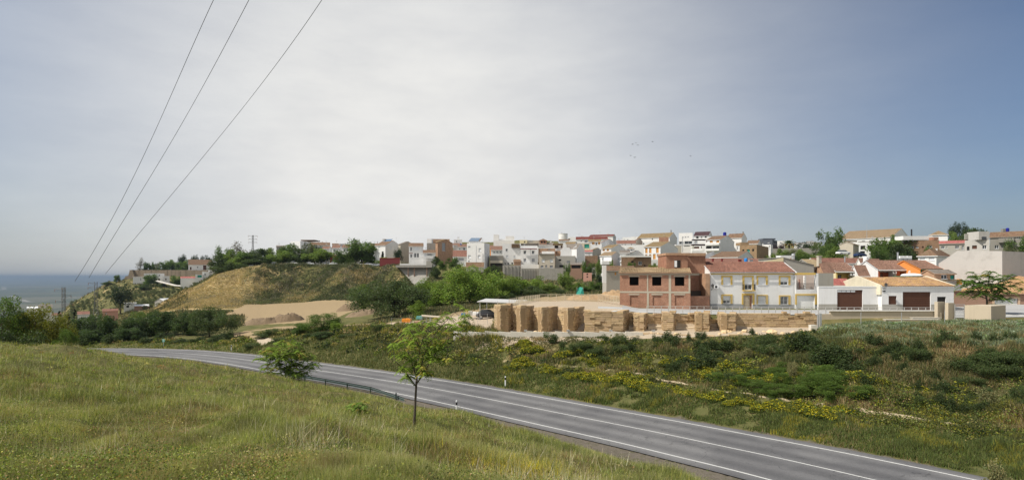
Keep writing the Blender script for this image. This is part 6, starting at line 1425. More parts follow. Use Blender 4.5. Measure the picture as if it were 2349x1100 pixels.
mb = MB(); mb.face([pts[1], bk[1], bk[2], pts[2]], 0, [(0, 0), (30, 0), (30, 8), (0, 8)]); mb.face([pts[2], bk[2], bk[3], pts[3]], 0, [(0, 0), (30, 0), (30, 8), (0, 8)]); o_ = wbuild(mb, r, 'roof', ROOF['grey']); 
# ---- promontory church and houses
h = house('white country church with a brown tiled roof and an arched door on the promontory', (432, 487), 595, 607, 622, 552, 'white2', 'x', 'brown', D=14, cat='church', name='church', group=None, wins=[(0, 435.5, 439.5, 612, 618, 'd'), (0, 452, 455, 611, 614, 'w'), (0, 466, 473.5, 608, 618.5, 'd'), (0, 481, 484, 611, 614, 'w')])
house('pale two storey house on the promontory slope', (330, 377), 626, 626.5, 643, 522, 'white2', 'flat', wins=[(0, 341, 344, 630, 633, 'w'), (0, 352, 355, 630, 633, 'w'), (0, 364, 367, 630, 633, 'w'), (0, 363, 367, 638, 643, 'd')])
house('long low white shed left of the pale promontory house', (305, 331), 634, 635, 644, 515, 'white', 'x', 'grey', D=6, wins=[(0, 322, 324, 637, 643, 'w')])
house('small white annex right of the pale promontory house', (375, 389), 632, 632.5, 643, 518, 'white2', 'flat', wins=[(0, 379, 382, 638, 642, 'd')])
house('white house with a low pinkish roof below the church', (414, 452), 634, 637.5, 658, 480, 'white', 'x', 'pink', D=9)
house('white stepped house with a teal awning below the church', (448, 466), 628, 629, 655, 470, 'white', 'flat', wins=[(0, 453, 463, 630.5, 636, 'gr')])
house('white house climbing the slope right of the teal awning', (464, 480), 622, 622.5, 650, 474, 'white', 'flat', wins=[(0, 469, 472, 627, 631, 'w')])
house('highest white house of the stepped row, tight under the church', (478, 493), 618, 618.5, 640, 480, 'white', 'flat', wins=[(0, 482, 486, 622, 625, 'w')])
house('grey-white barn with a bright sheet roof in the olive valley', (355, 377, 397), 684.5, 692, 702, 338, 'grey', 'y', 'white', th=20, cat='barn', name='barn', group='valley buildings', wins=[(0, 363, 366, 695, 698, 'dk')])
house('white shed behind the large dark pine', (284, 313), 693.5, 694, 706, 345, 'white', 'flat', cat='shed', name='shed', group='valley buildings', wins=[(0, 290, 296, 700, 705, 'dk')])
house('long low shed with a white roof right of the large dark pine', (308, 342), 698, 701, 707, 335, 'brownw', 'x', 'white', D=6, cat='shed', name='shed', group='valley buildings')
house('pink house with a red roof left of the large dark pine', (235, 271), 708, 712.5, 725, 290, 'pink', 'x', 'red', D=8, group='valley buildings', wins=[(0, 242, 245, 716, 720, 'w')])
house('pale low house with a grey roof at the far left valley', (62, 92), 703, 706, 716, 330, 'white2', 'x', 'white', D=9, group='valley buildings')
house('whitish barn with a brown roof at the far left valley', (88, 120), 698.5, 703.5, 716, 325, 'white2', 'x', 'grey', D=9, group='valley buildings')
house('red roofed house between the two pylons', (178, 205), 714, 720, 730, 215, 'white2', 'x', 'red', D=7, group='valley buildings')
house('red roofed house at the foot of the left pylon', (120, 140), 718, 723, 735, 205, 'white2', 'x', 'red', D=7, group='valley buildings')

# aerials along the skyline roofs
ga = np.random.default_rng(44)
for h_, Y_, x_, yt_, ye_ in list(HL):
    if Y_ > 195 and ga.random() < .5 and x_[0] > 600 and (x_[-1]-x_[0]) > 14:
        px_ = ga.uniform(x_[0]+2, max(x_[0]+4, (x_[1] if len(x_) == 3 else x_[-1])-3)); antenna(h_, px_, min(yt_, ye_)-ga.uniform(4, 8), .4)
# ------------------------------------------------------------------ buildings along the street behind the ruin
def trim(h, f, o, i, mat=None, out=.07, bottom=False):
    """flat moulding between an outer and an inner pixel rectangle"""
    a0, a1, c0, c1 = local(h, f, *o); b0, b1, d0, d1 = local(h, f, *i); FP = h.FP; mb = MB()
    rs = [(a0, b0, c0, c1), (b1, a1, c0, c1), (b0, b1, d1, c1)]
    if bottom: rs.append((b0, b1, c0, d0))
    for (u0, u1, z0, z1) in rs:
        if u1-u0 < .01 or z1-z0 < .01: continue
        p = [FP(f, u0, z0, -out), FP(f, u1, z0, -out), FP(f, u1, z0, -.003), FP(f, u0, z0, -.003)]; mb.hexa(p+[(q[0], q[1], q[2]+z1-z0) for q in p])
    mb.build('window_surround', mat or OCHRE, h.root)
def band(h, f, r, mat, out=.05, nm='band'):
    a, b, c, d = local(h, f, *r); FP = h.FP; mb = MB()
    p = [FP(f, a, c, -out), FP(f, b, c, -out), FP(f, b, c, -.003), FP(f, a, c, -.003)]; mb.hexa(p+[(q[0], q[1], q[2]+d-c) for q in p]); return mb.build(nm, mat, h.root)
def grille(h, f, r, n=8, out=.08, nm='grille', mat=None):
    a, b, c, d = local(h, f, *r); FP = h.FP; mb = MB()
    for i in range(n+1): u = a+(b-a)*i/n; mb.tube([FP(f, u, c, -out), FP(f, u, d, -out)], .014, 4)
    for z in (c, (c+d)/2, d): mb.tube([FP(f, a, z, -out), FP(f, b, z, -out)], .014, 4)
    mb.build(nm, mat or METAL, h.root)
CONC = m_plaster('old_concrete_frame', (.42, .38, .30), .5)
# --- unfinished red brick building
h = house('unfinished red brick building with open windows and a tower, left of the yellow trimmed house', (1422, 1584), 615, 625.5, 708, 84, 'brickr', 'x', 'straw', D=9, name='brick_building', cat='house', group=None, corr=True, over=.35,
    wins=[(0, 1444, 1465, 634.5, 654, 'hole'), (0, 1496, 1517, 634.5, 654.5, 'hole'), (0, 1548, 1570, 634.5, 655, 'hole'), (0, 1445, 1463, 677.5, 700, 'bf'), (0, 1497, 1517, 677.5, 700, 'bf'), (0, 1548, 1569, 677.5, 700, 'bf')])
for r_ in ((1422, 1583.5, 626.5, 630.2), (1422, 1583.5, 667.5, 671.5)): band(h, 0, r_, CONC, .03, 'concrete_beam')
for r_ in ((1484, 1487, 630.2, 667.5), (1534, 1539.5, 630.2, 667.5), (1484, 1488.5, 671.5, 708), (1534, 1539.5, 671.5, 708), (1579.5, 1583.5, 630.2, 667.5)): band(h, 0, r_, CONC, .03, 'concrete_column')
for r_ in ((1442, 1467, 632, 634.3), (1494, 1519, 632, 634.3), (1546, 1572, 632, 634.3), (1442, 1467, 673.5, 676), (1494, 1520, 673.5, 676), (1546, 1572, 673.5, 676)): band(h, 0, r_, CONC, .035, 'lintel')
pbox(h.root, 'tower', 1528.5, 1577.5, 583, 622, 87.6, 5, WALL['brickr']); pbox(h.root, 'tower_top', 1527.5, 1577.8, 579.8, 585, 87.4, 5.2, WALL['brick'])
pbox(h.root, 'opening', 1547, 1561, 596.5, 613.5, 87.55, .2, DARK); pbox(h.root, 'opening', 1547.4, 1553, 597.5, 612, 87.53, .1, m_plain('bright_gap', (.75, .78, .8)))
pbox(h.root, 'stair_wall', 1577.7, 1618.5, 585, 712, 89.5, 4, WALL['brickr']); pbox(h.root, 'tower_top', 1577.9, 1619, 579.8, 586.5, 89.2, 4.4, WALL['brick'])
pbox(h.root, 'concrete_beam', 1583.5, 1617, 626.5, 631.5, 89.4, .2, CONC); pbox(h.root, 'concrete_beam', 1584, 1617, 666.5, 679, 88.6, 1, m_plain('dark_brown_block', (.06, .045, .035)))  # second block is near-black brown, low on the stair wall
pbox(h.root, 'low_wall', 1583.8, 1628, 678.5, 712, 85.2, .3, WALL['brickr']); pbox(h.root, 'pier', 1618.5, 1628.5, 627, 678.3, 86.6, 3, WALL['brick'])
# --- yellow trimmed house
def doorpat(h):
    a, b, c, d = local(h, 0, 1705, 1724, 677, 706)
h = house('white two storey house with ochre yellow window surrounds and a red tiled roof', (1592, 1629.5, 1824.5), 602, 624.5, 712, 87, 'white', 'y', 'red', th=90, name='yellow_trimmed_house', group=None, corr=True, over=.25,
    wins=[(1, 1658.5, 1675.5, 635, 652.5, 's'), (1, 1707.5, 1725, 635, 664, 'half'), (1, 1738.5, 1756.5, 635, 652.5, 's'), (1, 1790, 1807.5, 635, 653, 'half'),
          (1, 1658.5, 1675.5, 678, 695.5, 'half'), (1, 1705, 1725.5, 676.5, 707, 'bf'), (1, 1738.5, 1756.5, 678, 697, 's'), (1, 1790, 1807.5, 679, 698, 'w')])
for o_, i_ in (((1654.5, 1680, 631.5, 652.5), (1658.5, 1675.5, 635, 652.5)), ((1703, 1728.8, 631.5, 665), (1707.5, 1725, 635, 665)), ((1735.5, 1761, 631.5, 652.5), (1739, 1756.5, 635, 652.5)), ((1786.5, 1813, 631.5, 653), (1790, 1808.5, 635, 653)),
               ((1654.5, 1680, 674.5, 696), (1658.5, 1675.5, 678, 696)), ((1701.5, 1730.5, 672.5, 698), (1705, 1726, 676.5, 698)), ((1735.5, 1761, 675.5, 697), (1738.5, 1756.5, 678.5, 697)), ((1786.5, 1813, 676.5, 698), (1790, 1808, 679.5, 698))): trim(h, 1, o_, i_)
band(h, 1, (1630, 1824, 625.2, 629), OCHRE, .06, 'cornice'); band(h, 1, (1630, 1704.5, 696.5, 712.2), GRS, .03, 'plinth'); band(h, 1, (1726, 1824, 698.2, 712.2), GRS, .03, 'plinth')
balcony(h, 1, 1703, 1730, 651.5, 667, solid=False, mat=OCHRE, depth=.5)
for r_ in ((1657, 1677, 678, 696), (1737, 1758, 678, 698), (1789, 1809, 679, 698)): grille(h, 1, r_, 9)
a, b, c, d = local(h, 1, 1705.6, 1719.5, 678, 706.5); mb = MB(); FP = h.FP
p = [FP(1, a, c, .02), FP(1, b, c, .02), FP(1, b, c, .09), FP(1, a, c, .09)]; mb.hexa(p+[(q[0], q[1], q[2]+d-c) for q in p], 0)
for i in range(3):
    for j in range(2):
        u = a+.14+j*(b-a)*.48; z = c+.2+i*(d-c)*.3; q_ = [FP(1, u, z, .005), FP(1, u+(b-a)*.3, z, .005), FP(1, u+(b-a)*.3, z, .019), FP(1, u, z, .019)]; mb.hexa(q_+[(q[0], q[1], q[2]+.42) for q in q_], 1)
mb.build('door', [m_plain('painted_door_panels', (.42, .36, .28)), m_plain('door_panel', (.33, .28, .21))], h.root)
ac(h, 1, 1637, 1646.5, 653.5, 661)
mb = MB(); mb.tube([P(1821.5, 627, 86.85), P(1821.5, 711, 86.85)], .05, 6); wbuild(mb, h.root, 'downpipe', METAL); mb = MB(); mb.tube([P(1628.5, 624.8, 86.6), P(1825, 624.8, 86.6)], .06, 6); wbuild(mb, h.root, 'gutter', METAL)
# wall lantern, a thing fixed to the wall
def lantern(px, py_top, py_bot, Y, lab):
    r = empty('wall_lantern', P(px, py_bot, Y), 0, lab, 'street lamp', 'black wall lanterns'); mb = MB(); X, _, z0 = P(px, py_bot, Y); zt = Z(py_top, Y); hh = zt-z0
    mb.tube([(X, Y+.5, z0), (X, Y-.0, z0+.05), (X, Y-.05, z0+hh*.35)], .025, 5); mb.tube([(X, Y+.5, z0-.1), (X, Y+.35, z0+.2)], .03, 5); wbuild(mb, r, 'bracket', IRON)
    mb = MB(); mb.tube([(X, Y-.05, z0+hh*.35), (X, Y-.05, z0+hh*.38), (X, Y-.05, z0+hh*.7)], [.08, .13, .22], 6); wbuild(mb, r, 'glass', m_glass('lantern_glass', (.08, .08, .08)))
    mb = MB(); mb.tube([(X, Y-.05, z0+hh*.7), (X, Y-.05, z0+hh*.72), (X, Y-.05, z0+hh*.86), (X, Y-.05, z0+hh)], [.24, .27, .12, .015], 6); wbuild(mb, r, 'cap', IRON)
lantern(1634.5, 650, 664, 86.4, 'black lantern on the left corner of the yellow trimmed house'); lantern(2032, 648, 662, 83.4, 'black lantern at the left corner of the orange roofed garage')
# --- garage with roof terrace
h = house('white garage with an ochre framed door under a roof terrace', (1825, 1877), 663, 663.5, 712, 86.6, 'white', 'flat', th=0.0, D=7, name='garage', cat='garage', group=None, wins=[(0, 1827.5, 1868.5, 677, 711.5, 'g')])
trim(h, 0, (1823.8, 1874, 673.5, 698), (1827.5, 1869.5, 677, 698)); band(h, 0, (1869.6, 1877, 698.2, 712), GRS, .03, 'plinth')
pbox(h.root, 'terrace_pillar', 1871.5, 1877.5, 627, 663.4, 86.7, .5, WALL['white']); pbox(h.root, 'terrace_pillar', 1824.6, 1827, 630.5, 663.4, 86.7, .3, WALL['white'])
pbox(h.root, 'pergola_beam', 1825, 1871.3, 625.8, 630, 86.65, .25, OCHRE)
for i in range(9): pbox(h.root, 'pergola_slat', 1829+i*5, 1830.2+i*5, 625.2, 626.3, 86.95, 3.6, OCHRE) if i < 9 else 0
pbox(h.root, 'terrace_wall', 1826, 1872, 629, 663.2, 91.5, .3, WALL['pink'] if 0 else m_plaster('pale_pink_render', (.62, .52, .46), .3)); pbox(h.root, 'terrace_pier', 1846, 1849, 632, 663.2, 90.6, .5, WALL['white2']); pbox(h.root, 'terrace_pier', 1834, 1836, 640, 663.2, 90.6, .3, WALL['pink'])
mb = MB()
for i in range(30):
    px = 1827.5+i*1.5; mb.tube([P(px, 663.4, 86.75), P(px, 649.5, 86.75)], .014, 4)
mb.tube([P(1827, 649.5, 86.75), P(1871.5, 649.5, 86.75)], .022, 4); wbuild(mb, h.root, 'railing', IRON)
# --- long white wall with the first brown gate
h = house('long white street wall with a wide dark brown sliding gate', (1877.5, 2022.5), 656, 656.5, 712, 84.9, 'white', 'flat', th=0.0, D=.35, name='street_wall', cat='wall', group='village walls', parapet=.02, wins=[(0, 1920.5, 1979, 664.5, 711, 'd')])
band(h, 0, (1877.5, 1920, 697, 712.3), WALL['grey'], .03, 'plinth'); band(h, 0, (1979.5, 2022, 697.5, 712.3), WALL['grey'], .03, 'plinth'); band(h, 0, (1877.5, 2022, 656, 658), WHITEP, .05, 'coping')
for p0, p1 in ((1921.5, 1931), (1932, 1941), (1942.5, 1951), (1952.5, 1962)):
    a, b, c, d = local(h, 0, p0, p1, 665.5, 669.5); mb = MB(); mb.box(a, b, .06, .13, c, d); mb.build('gate_light', m_plain('pale_panel', (.6, .62, .63)), h.root)
# --- orange roofed garage
h = house('white street garage with a lichen covered orange tile roof and a brown gate', (1921, 2023, 2188), 637.5, 657, 712, 84, 'white', 'y', 'orange', th=90, name='garage', cat='garage', group=None, corr=True, over=.2, wins=[(1, 2038.5, 2057, 678, 698, 'd'), (1, 2071, 2135, 669, 711, 'd'), (1, 2150, 2170, 680, 698, 'dk')])
band(h, 1, (2023.5, 2070.5, 697.5, 712.3), WALL['grey'], .03, 'plinth'); band(h, 1, (2135.5, 2187.5, 697.5, 712.3), WALL['grey'], .03, 'plinth')
CREAMW = m_plaster('lime_washed_gable', (.66, .60, .46), .6)
for side in (0, 1):
    lx = -.02 if side else h.Lb  # along the front direction
    mb = MB(); y_ = 0
    z1 = h.H; zr = h.RZ; La = h.La
    def q(lx_, v, z): return (lx_, v, z)
    # local x runs back (face 0 is the left gable), local y runs along the street front
    y0_, y1_ = (-.22, -.004) if side == 0 else (h.Lb+.004, h.Lb+.22)
    pr = [(La, z1-1.2 if side == 0 else z1-.05), (La, z1+.22), (La/2, zr+.38), (0, z1+.22), (0, z1-1.2 if side == 0 else z1-.05)]
    f_ = [(a_, y0_, z_) for a_, z_ in pr]; b_ = [(a_, y1_, z_) for a_, z_ in pr]
    if side == 1: f_[0:1] = [(La, y0_, z1-.05)]; 
    mb.face(f_[::-1]); mb.face(b_)
    for i in range(5): j = (i+1) % 5; mb.face([f_[i], f_[j], b_[j], b_[i]])
    mb.build('gable_parapet', CREAMW, h.root)
pbox(h.root, 'name_plate', 2025, 2031.5, 666, 668.8, 83.93, .04, IRON)
a, b, c, d = local(h, 1, 2073, 2133, 671, 710); mb = MB(); FP = h.FP
for i in range(1, 9):
    z = c+(d-c)*i/9; p = [FP(1, a, z, .11), FP(1, b, z, .11), FP(1, b, z, .139), FP(1, a, z, .139)]; mb.hexa(p+[(q_[0], q_[1], q_[2]+.03) for q_ in p])
mb.build('gate_panel', m_plain('brown_gate_rib', (.12, .05, .028)), h.root)
# --- brown building with tan roof at the right edge, its wall
h = house('brown walled building with a sandy orange hipped roof at the right edge', (2268, 2560), 634, 673.5, 725, 89, 'brownw', 'hip', 'tan', th=14, D=18, group=None, corr=False, wins=[(0, 2281, 2335, 684, 723, 's')], over=.5)
trim(h, 0, (2276, 2340, 680.5, 706), (2281, 2335, 684, 706), m_plain('tan_surround', (.50, .36, .25)))
h = house('brown rendered yard wall with a tile coping behind the roadside tree', (2187.5, 2268), 668, 668.5, 725, 88, 'brownw', 'flat', th=14, D=.4, name='yard_wall', cat='wall', group='village walls', parapet=.02)
a, b = 0, h.La; mb = MB(); mb.box(-.1, b, -.25, .6, h.H, h.H+.14); mb.build('coping', ROOF['orange'], h.root)
h = house('low white lean-to with a striped tile canopy and an orange pier', (2152, 2206), 642, 645, 700, 92, 'white', 'flat', th=0., D=4)
pbox(h.root, 'canopy', 2150, 2200, 640.6, 644.6, 91.2, .8, ROOF['old']); pbox(h.root, 'pier', 2201, 2207, 639.5, 652, 91.3, .6, WALL['orange'])
h = house('small wooden hut with a blue window on a flat roof terrace', (2143, 2190), 624.5, 627.5, 641, 95, 'brick', 'x', 'grey', th=0., D=3, name='hut', cat='hut', group=None, wins=[(0, 2159, 2173, 629.5, 639.5, 'w'), (0, 2180, 2192, 631, 640, 'gr')])
r = empty('gazebo', P(2091, 640, 97), 0, 'green sided garden tent with a white domed roof in front of the terrace houses', 'tent'); pbox(r, 'side_panel', 2071, 2112, 632, 641, 97, 2.5, WALL['green']); mb = MB(); X_, Y_, Z_ = P(2091, 632, 98.2)
ring = lambda rx_, rz_, z_: [(X_+rx_*math.cos(t_), Y_+rz_*math.sin(t_), z_) for t_ in np.linspace(0, 6.283, 17)[:-1]]
r0_, r1_, r2_ = ring(1.75, 1.4, Z_), ring(1.5, 1.1, Z_+.28), ring(.5, .4, Z_+.42)
for A_, B_ in ((r0_, r1_), (r1_, r2_)):
    for i in range(16): j = (i+1) % 16; mb.face([A_[i], A_[j], B_[j], B_[i]])
mb.face(r2_); wbuild(mb, r, 'roof', WHITEP)
r = empty('satellite_dish', P(2086, 627, 106.8), 0, 'white satellite dish in front of the rust red terrace front', 'satellite dish'); mb = MB(); X_, Y_, Z_ = P(2086, 624.5, 106.8)
rr_ = [[(X_+q_*math.cos(t_), Y_-.25+q_*q_*.4, Z_+q_*math.sin(t_)) for t_ in np.linspace(0, 6.283, 15)[:-1]] for q_ in (.08, .25, .38)]
for A_, B_ in zip(rr_[:-1], rr_[1:]):
    for i in range(14): j = (i+1) % 14; mb.face([A_[i], A_[j], B_[j], B_[i]])
mb.face(rr_[0]); wbuild(mb, r, 'dish', WHITEP); mb = MB(); mb.tube([(X_, Y_-.1, Z_-.1), (X_, Y_, Z_-1.3)], .03, 5); wbuild(mb, r, 'mast', METAL)

# ------------------------------------------------------------------ street surfaces
def sheet(name, u0, u1, Y0, Y1, lift, mat, nu=60, ny=6):
    us = np.linspace(u0, u1, nu); ys = np.linspace(Y0, Y1, ny); U, Yg = np.meshgrid(us, ys); X = (U-CX)/F*Yg
    z = tz(X.ravel(), Yg.ravel(), False)+lift; idx = np.arange(nu*ny).reshape(ny, nu)
    q = np.stack([idx[:-1, :-1], idx[:-1, 1:], idx[1:, 1:], idx[1:, :-1]], -1).reshape(-1, 4)
    me = bpy.data.meshes.new(name); me.from_pydata(np.stack([X.ravel(), Yg.ravel(), z], 1).tolist(), [], q.tolist()); me.materials.append(mat)
    o = bpy.data.objects.new(name, me); col.objects.link(o); tag(o, kind='structure'); return o
PAVE = m_plaster('pale_paving', (.40, .40, .39), .35)
sheet('pavement', 1372, 2460, 71.35, 77.6, .06, PAVE); sheet('street', 2190, 2560, 84.7, 92, .03, m_plaster('street_concrete', (.36, .36, .355), .4), 20, 6); sheet('street', 1428, 2560, 77.7, 84.6, .02, m_plaster('street_concrete', (.36, .36, .355), .4))

# ------------------------------------------------------------------ ruin of coursed sandstone
m, nt, out = nodes('sandstone_blocks')
at = N(nt, 'ShaderNodeAttribute', attribute_name='tint'); gp_ = N(nt, 'ShaderNodeNewGeometry').outputs['Position']
n1 = noise(nt, gp_, 2.2, 8, .7); n2 = noise(nt, gp_, 14, 5, .7)
cc = mixc(nt, n1, (.41, .315, .20), (.62, .50, .345)); cc = mixc(nt, 1, cc, at.outputs['Color'], 'MULTIPLY')
cc = mixc(nt, ramp(nt, n2, [(.35, (.7, .7, .7)), (.7, (.0, .0, .0))]), cc, (.42, .29, .16)); finish(nt, out, cc, .95, bump=n2, bdist=.05, spec=.08)
STONE = m
gs = np.random.default_rng(21)
def course_wall(pts, ztop, zbot, parent, name, thick=.7, hc=.25, ragged=.22, closed=False, tfun=None):
    """coursed masonry along a plan polyline (front face to the right of travel looking down = towards the camera)"""
    V = []; T = []
    def hexq(p8, t):
        for q in ((0,3,2,1),(4,5,6,7),(0,1,5,4),(1,2,6,5),(2,3,7,6),(3,0,4,7)):
            V.extend([p8[k] for k in q]); T.extend([t]*4)
    for (a, b) in zip(pts[:-1], pts[1:]):
        a = np.array(a, float); b = np.array(b, float); d = b-a; Ls = np.linalg.norm(d); d /= Ls; n = np.array((d[1], -d[0]))   # outward
        nc = int(round((ztop-zbot)/hc)); z = zbot; seg_off = gs.normal()*.01
        for c in range(nc+1):
            hh = hc*gs.uniform(.8, 1.2)
            if z > ztop+.05: break
            s = -gs.uniform(0, .4); batter = (z-zbot)*.0
            while s < Ls:
                l = gs.uniform(.45, 1.3); s0, s1 = max(s, 0)+.006, min(s+l, Ls)-.006; s += l
                if s1-s0 < .05: continue
                top_here = ztop if tfun is None else tfun((s0+s1)/2, Ls)
                if z+hh*.5 > top_here+gs.uniform(-ragged, .12)*.5: continue
                o = gs.normal()*.04+.03; t = gs.uniform(.74, 1.14)
                p0 = a+d*s0+n*o; p1 = a+d*s1+n*(o+gs.normal()*.012); q1 = a+d*s1-n*thick; q0 = a+d*s0-n*thick
                hexq([(*p0, z), (*p1, z), (*q1, z), (*q0, z), (*p0, z+hh-.026), (*p1, z+hh-.026), (*q1, z+hh-.026), (*q0, z+hh-.026)], (t, t*gs.uniform(.95, 1.0), t*gs.uniform(.85, 1.0)))
            z += hh
        tt = ztop if tfun is None else min(tfun(.1, Ls), tfun(Ls*.5, Ls), tfun(Ls-.1, Ls))
        p0 = a-n*.05; p1 = b-n*.05; q0 = a-n*(thick-.02); q1 = b-n*(thick-.02)
        hexq([(*p0, zbot-.4), (*p1, zbot-.4), (*q1, zbot-.4), (*q0, zbot-.4), (*p0, tt-.3), (*p1, tt-.3), (*q1, tt-.3), (*q0, tt-.3)], (.5, .45, .4))
    return npmesh(name, np.array(V), 4, STONE, np.array(T), parent)
ruin = empty('stone_ruin', P(1400, 760, 69), 0, 'excavated sandstone ruin of stacked courses with projecting piers, above the road bank', 'ruin')
ruin.location = (0, 0, 0)
def pp(px, Y): return PX(px, Y)
def pier(pl, rt, rb, Y, nm='pier', thick=.7, hc=.25): return course_wall([pp(*q) for q in pl], Z(rt, Y), Z(rb, Y), ruin, nm, thick, hc)
pier([(1134, 70.9), (1148, 69.2), (1165, 69.9), (1172, 71.0), (1177.5, 72.4)], 698.5, 761, 69.4)
pier([(1178, 70.8), (1194, 69.0), (1208, 69.7), (1216, 70.9), (1224.5, 72.4)], 700.5, 761, 69.3)
pier([(1225, 70.8), (1243, 68.9), (1258, 69.6), (1266, 70.8), (1279.5, 72.2)], 704, 761, 69.2)
pier([(1280, 70.8), (1303, 68.7), (1318, 69.5), (1327, 70.8), (1340.5, 72.0)], 706, 761, 69)
pier([(1340.5, 70.2), (1341.5, 68.3), (1364, 68.1), (1402, 67.9), (1429, 67.7), (1442.5, 70.6)], 711.5, 761, 68)
pier([(1453.5, 70.4), (1454.5, 68.3), (1477, 67.8), (1484.5, 70.5)], 717.5, 763, 68)
pier([(1518, 70.4), (1521, 68), (1545, 67.7), (1550.5, 70.5)], 716, 765, 67.8)
pier([(1594, 70.4), (1596, 67.2), (1626, 67.0), (1628.5, 70.5)], 717.5, 769, 67.1)
pier([(1646, 70.4), (1653.5, 66.9), (1687, 66.8), (1688.5, 70.5)], 717, 762, 66.9)
def notch(s, Ls):
    x = s/Ls; z = Z(716.5, 70.4)
    if .665 < x < .80: return Z(731.5, 70.4)
    return z+.12*math.sin(x*23)
course_wall([pp(1441, 70.55), pp(1500, 70.6), pp(1560, 70.6), pp(1630, 70.6)], Z(718.5, 70.5), Z(753, 70.5), ruin, 'back_wall', .6)
course_wall([pp(1628, 70.6), pp(1650, 70.6)], Z(732, 70.5), Z(755, 70.5), ruin, 'back_wall', .6)
course_wall([pp(1686, 70.4), pp(1873.5, 70.0)], Z(716, 70.2), Z(751, 70.2), ruin, 'back_wall', .6, tfun=notch)
course_wall([pp(1640, 64.2), pp(1760, 63.5), pp(1868, 62.6)], Z(769.5, 63.5), Z(779, 63.5), ruin, 'foundation_course', .5, .2)
course_wall([pp(1440, 66.6), pp(1520, 65.8), pp(1600, 64.9), pp(1640, 64.3)], Z(763.5, 65.8), Z(773, 65.8), ruin, 'foundation_course', .5, .2)
course_wall([pp(1078, 71.5), pp(1134, 71.8)], Z(749, 71.6), Z(760, 71.6), ruin, 'foundation_course', .5, .2, tfun=lambda s, L_: Z(757-7*s/L_, 71.6))
for a_, b_, r_ in ((1487, 1519, 748), (1551, 1594, 751), (1455-12, 1455, 750), (1628, 1649, 752)): pbox(ruin, 'threshold_slab', a_, b_, r_, r_+9, 69.3, 1.2, m_plaster('dusty_slab', (.56, .47, .34), .4))
# stepped low concrete wall below the piers
r = empty('low_concrete_wall', P(1060, 770, 66.5), 0, 'low stepped pale concrete wall running along the foot of the stone piers', 'wall'); mb = MB(); x = 1040.; CW = m_plaster('cast_concrete', (.60, .57, .50), .45); k = 0
while x < 1436:
    w_ = 33+6*math.sin(k*1.7); Yc = 67.2-(x-1040)*.0035; t0 = 759.5+.6*math.sin(k*2.3); 
    x0_, x1_ = (x-CX)/F*Yc, (x+w_-CX)/F*Yc; za, zb_ = Z(t0, Yc), Z(t0+2.6, Yc); mb.hexa([(x0_, Yc, -7.6), (x1_, Yc-.1, -7.6), (x1_, Yc+.2, -7.6), (x0_, Yc+.3, -7.6), (x0_, Yc, za), (x1_, Yc-.1, zb_), (x1_, Yc+.2, zb_), (x0_, Yc+.3, za)]); x += w_; k += 1
wbuild(mb, r, 'wall', CW)
for i in range(4):
    px = 1202+i*1.0+i*97; pbox(r, 'bracket', px, px+7, 756, 759.5, 66.1, .25, METAL)
# fallen blocks
def stone(seed):
    g = np.random.default_rng(seed); mb = MB(); pts = []
    for zz, s_ in ((0, 1), (.5, 1.05), (1, .7)):
        for k in range(7):
            a_ = k/7*6.283; rr = s_*g.uniform(.75, 1.15); pts.append((rr*math.cos(a_)*.5, rr*math.sin(a_)*.38, zz*.42+g.normal()*.03))
    for l_ in range(2):
        for k in range(7): j = (k+1) % 7; mb.face([pts[l_*7+k], pts[l_*7+j], pts[l_*7+7+j], pts[l_*7+7+k]])
    mb.face(pts[14:21]); o = mb.build('stone_block', m_plaster('fallen_sandstone', (.62, .47, .28), .5)); return o
labs = ['loose sandstone block lying among the rubble below the ruin walls']
st0 = None
for i, (px, py, Y, s_) in enumerate(((1552, 762, 65.5, 1.1), (1661, 765, 65.6, 1.6), (1672, 761, 66, 1.2), (1708, 757, 66, 1.5), (1770, 760, 64.5, 2.0), (1822, 759, 64.5, 1.2), (1840, 757, 65, 1.3), (1698, 762, 65, 1.0), (1735, 763, 64.5, .9), (1795, 762, 64.3, .8), (1850, 759, 64.6, .9), (1862, 757, 65, 1.1), (1230, 757, 68.2, 1.5), (1247, 757, 68.2, .8), (1106, 757, 70, 1.3), (1095, 759, 69, 1.0), (1085, 758, 70, .8), (1120, 756, 70.2, .7), (1650, 768, 64.8, .8), (1752, 758, 66, .7), (1580, 764, 65.2, .7), (1494, 760, 66.5, .6), (1510, 762, 66, .7))):
    if st0 is None: o = st0 = stone(4); tag(o, labs[0], 'stone', 'loose sandstone blocks')
    else: o = st0.copy(); col.objects.link(o)
    X_, Y_, _ = P(px, py, Y); o.location = (X_, Y, tz1(X_, Y)-.05); o.rotation_euler = (0, 0, i*1.3); o.scale = (s_*.6, s_*.6, s_*.55)
# posts between ruin and gate, right end
r = empty('concrete_post', P(1881, 765, 66.5), 0, 'pair of tall pale panels closing the right end of the ruin', 'post'); pbox(r, 'panel', 1876, 1879, 720, 766, 66.5, .2, METAL); pbox(r, 'panel', 1880.5, 1885, 718, 754, 67.2, .2, METAL); pbox(r, 'base', 1861, 1874, 745, 769, 65.0, .6, CW)
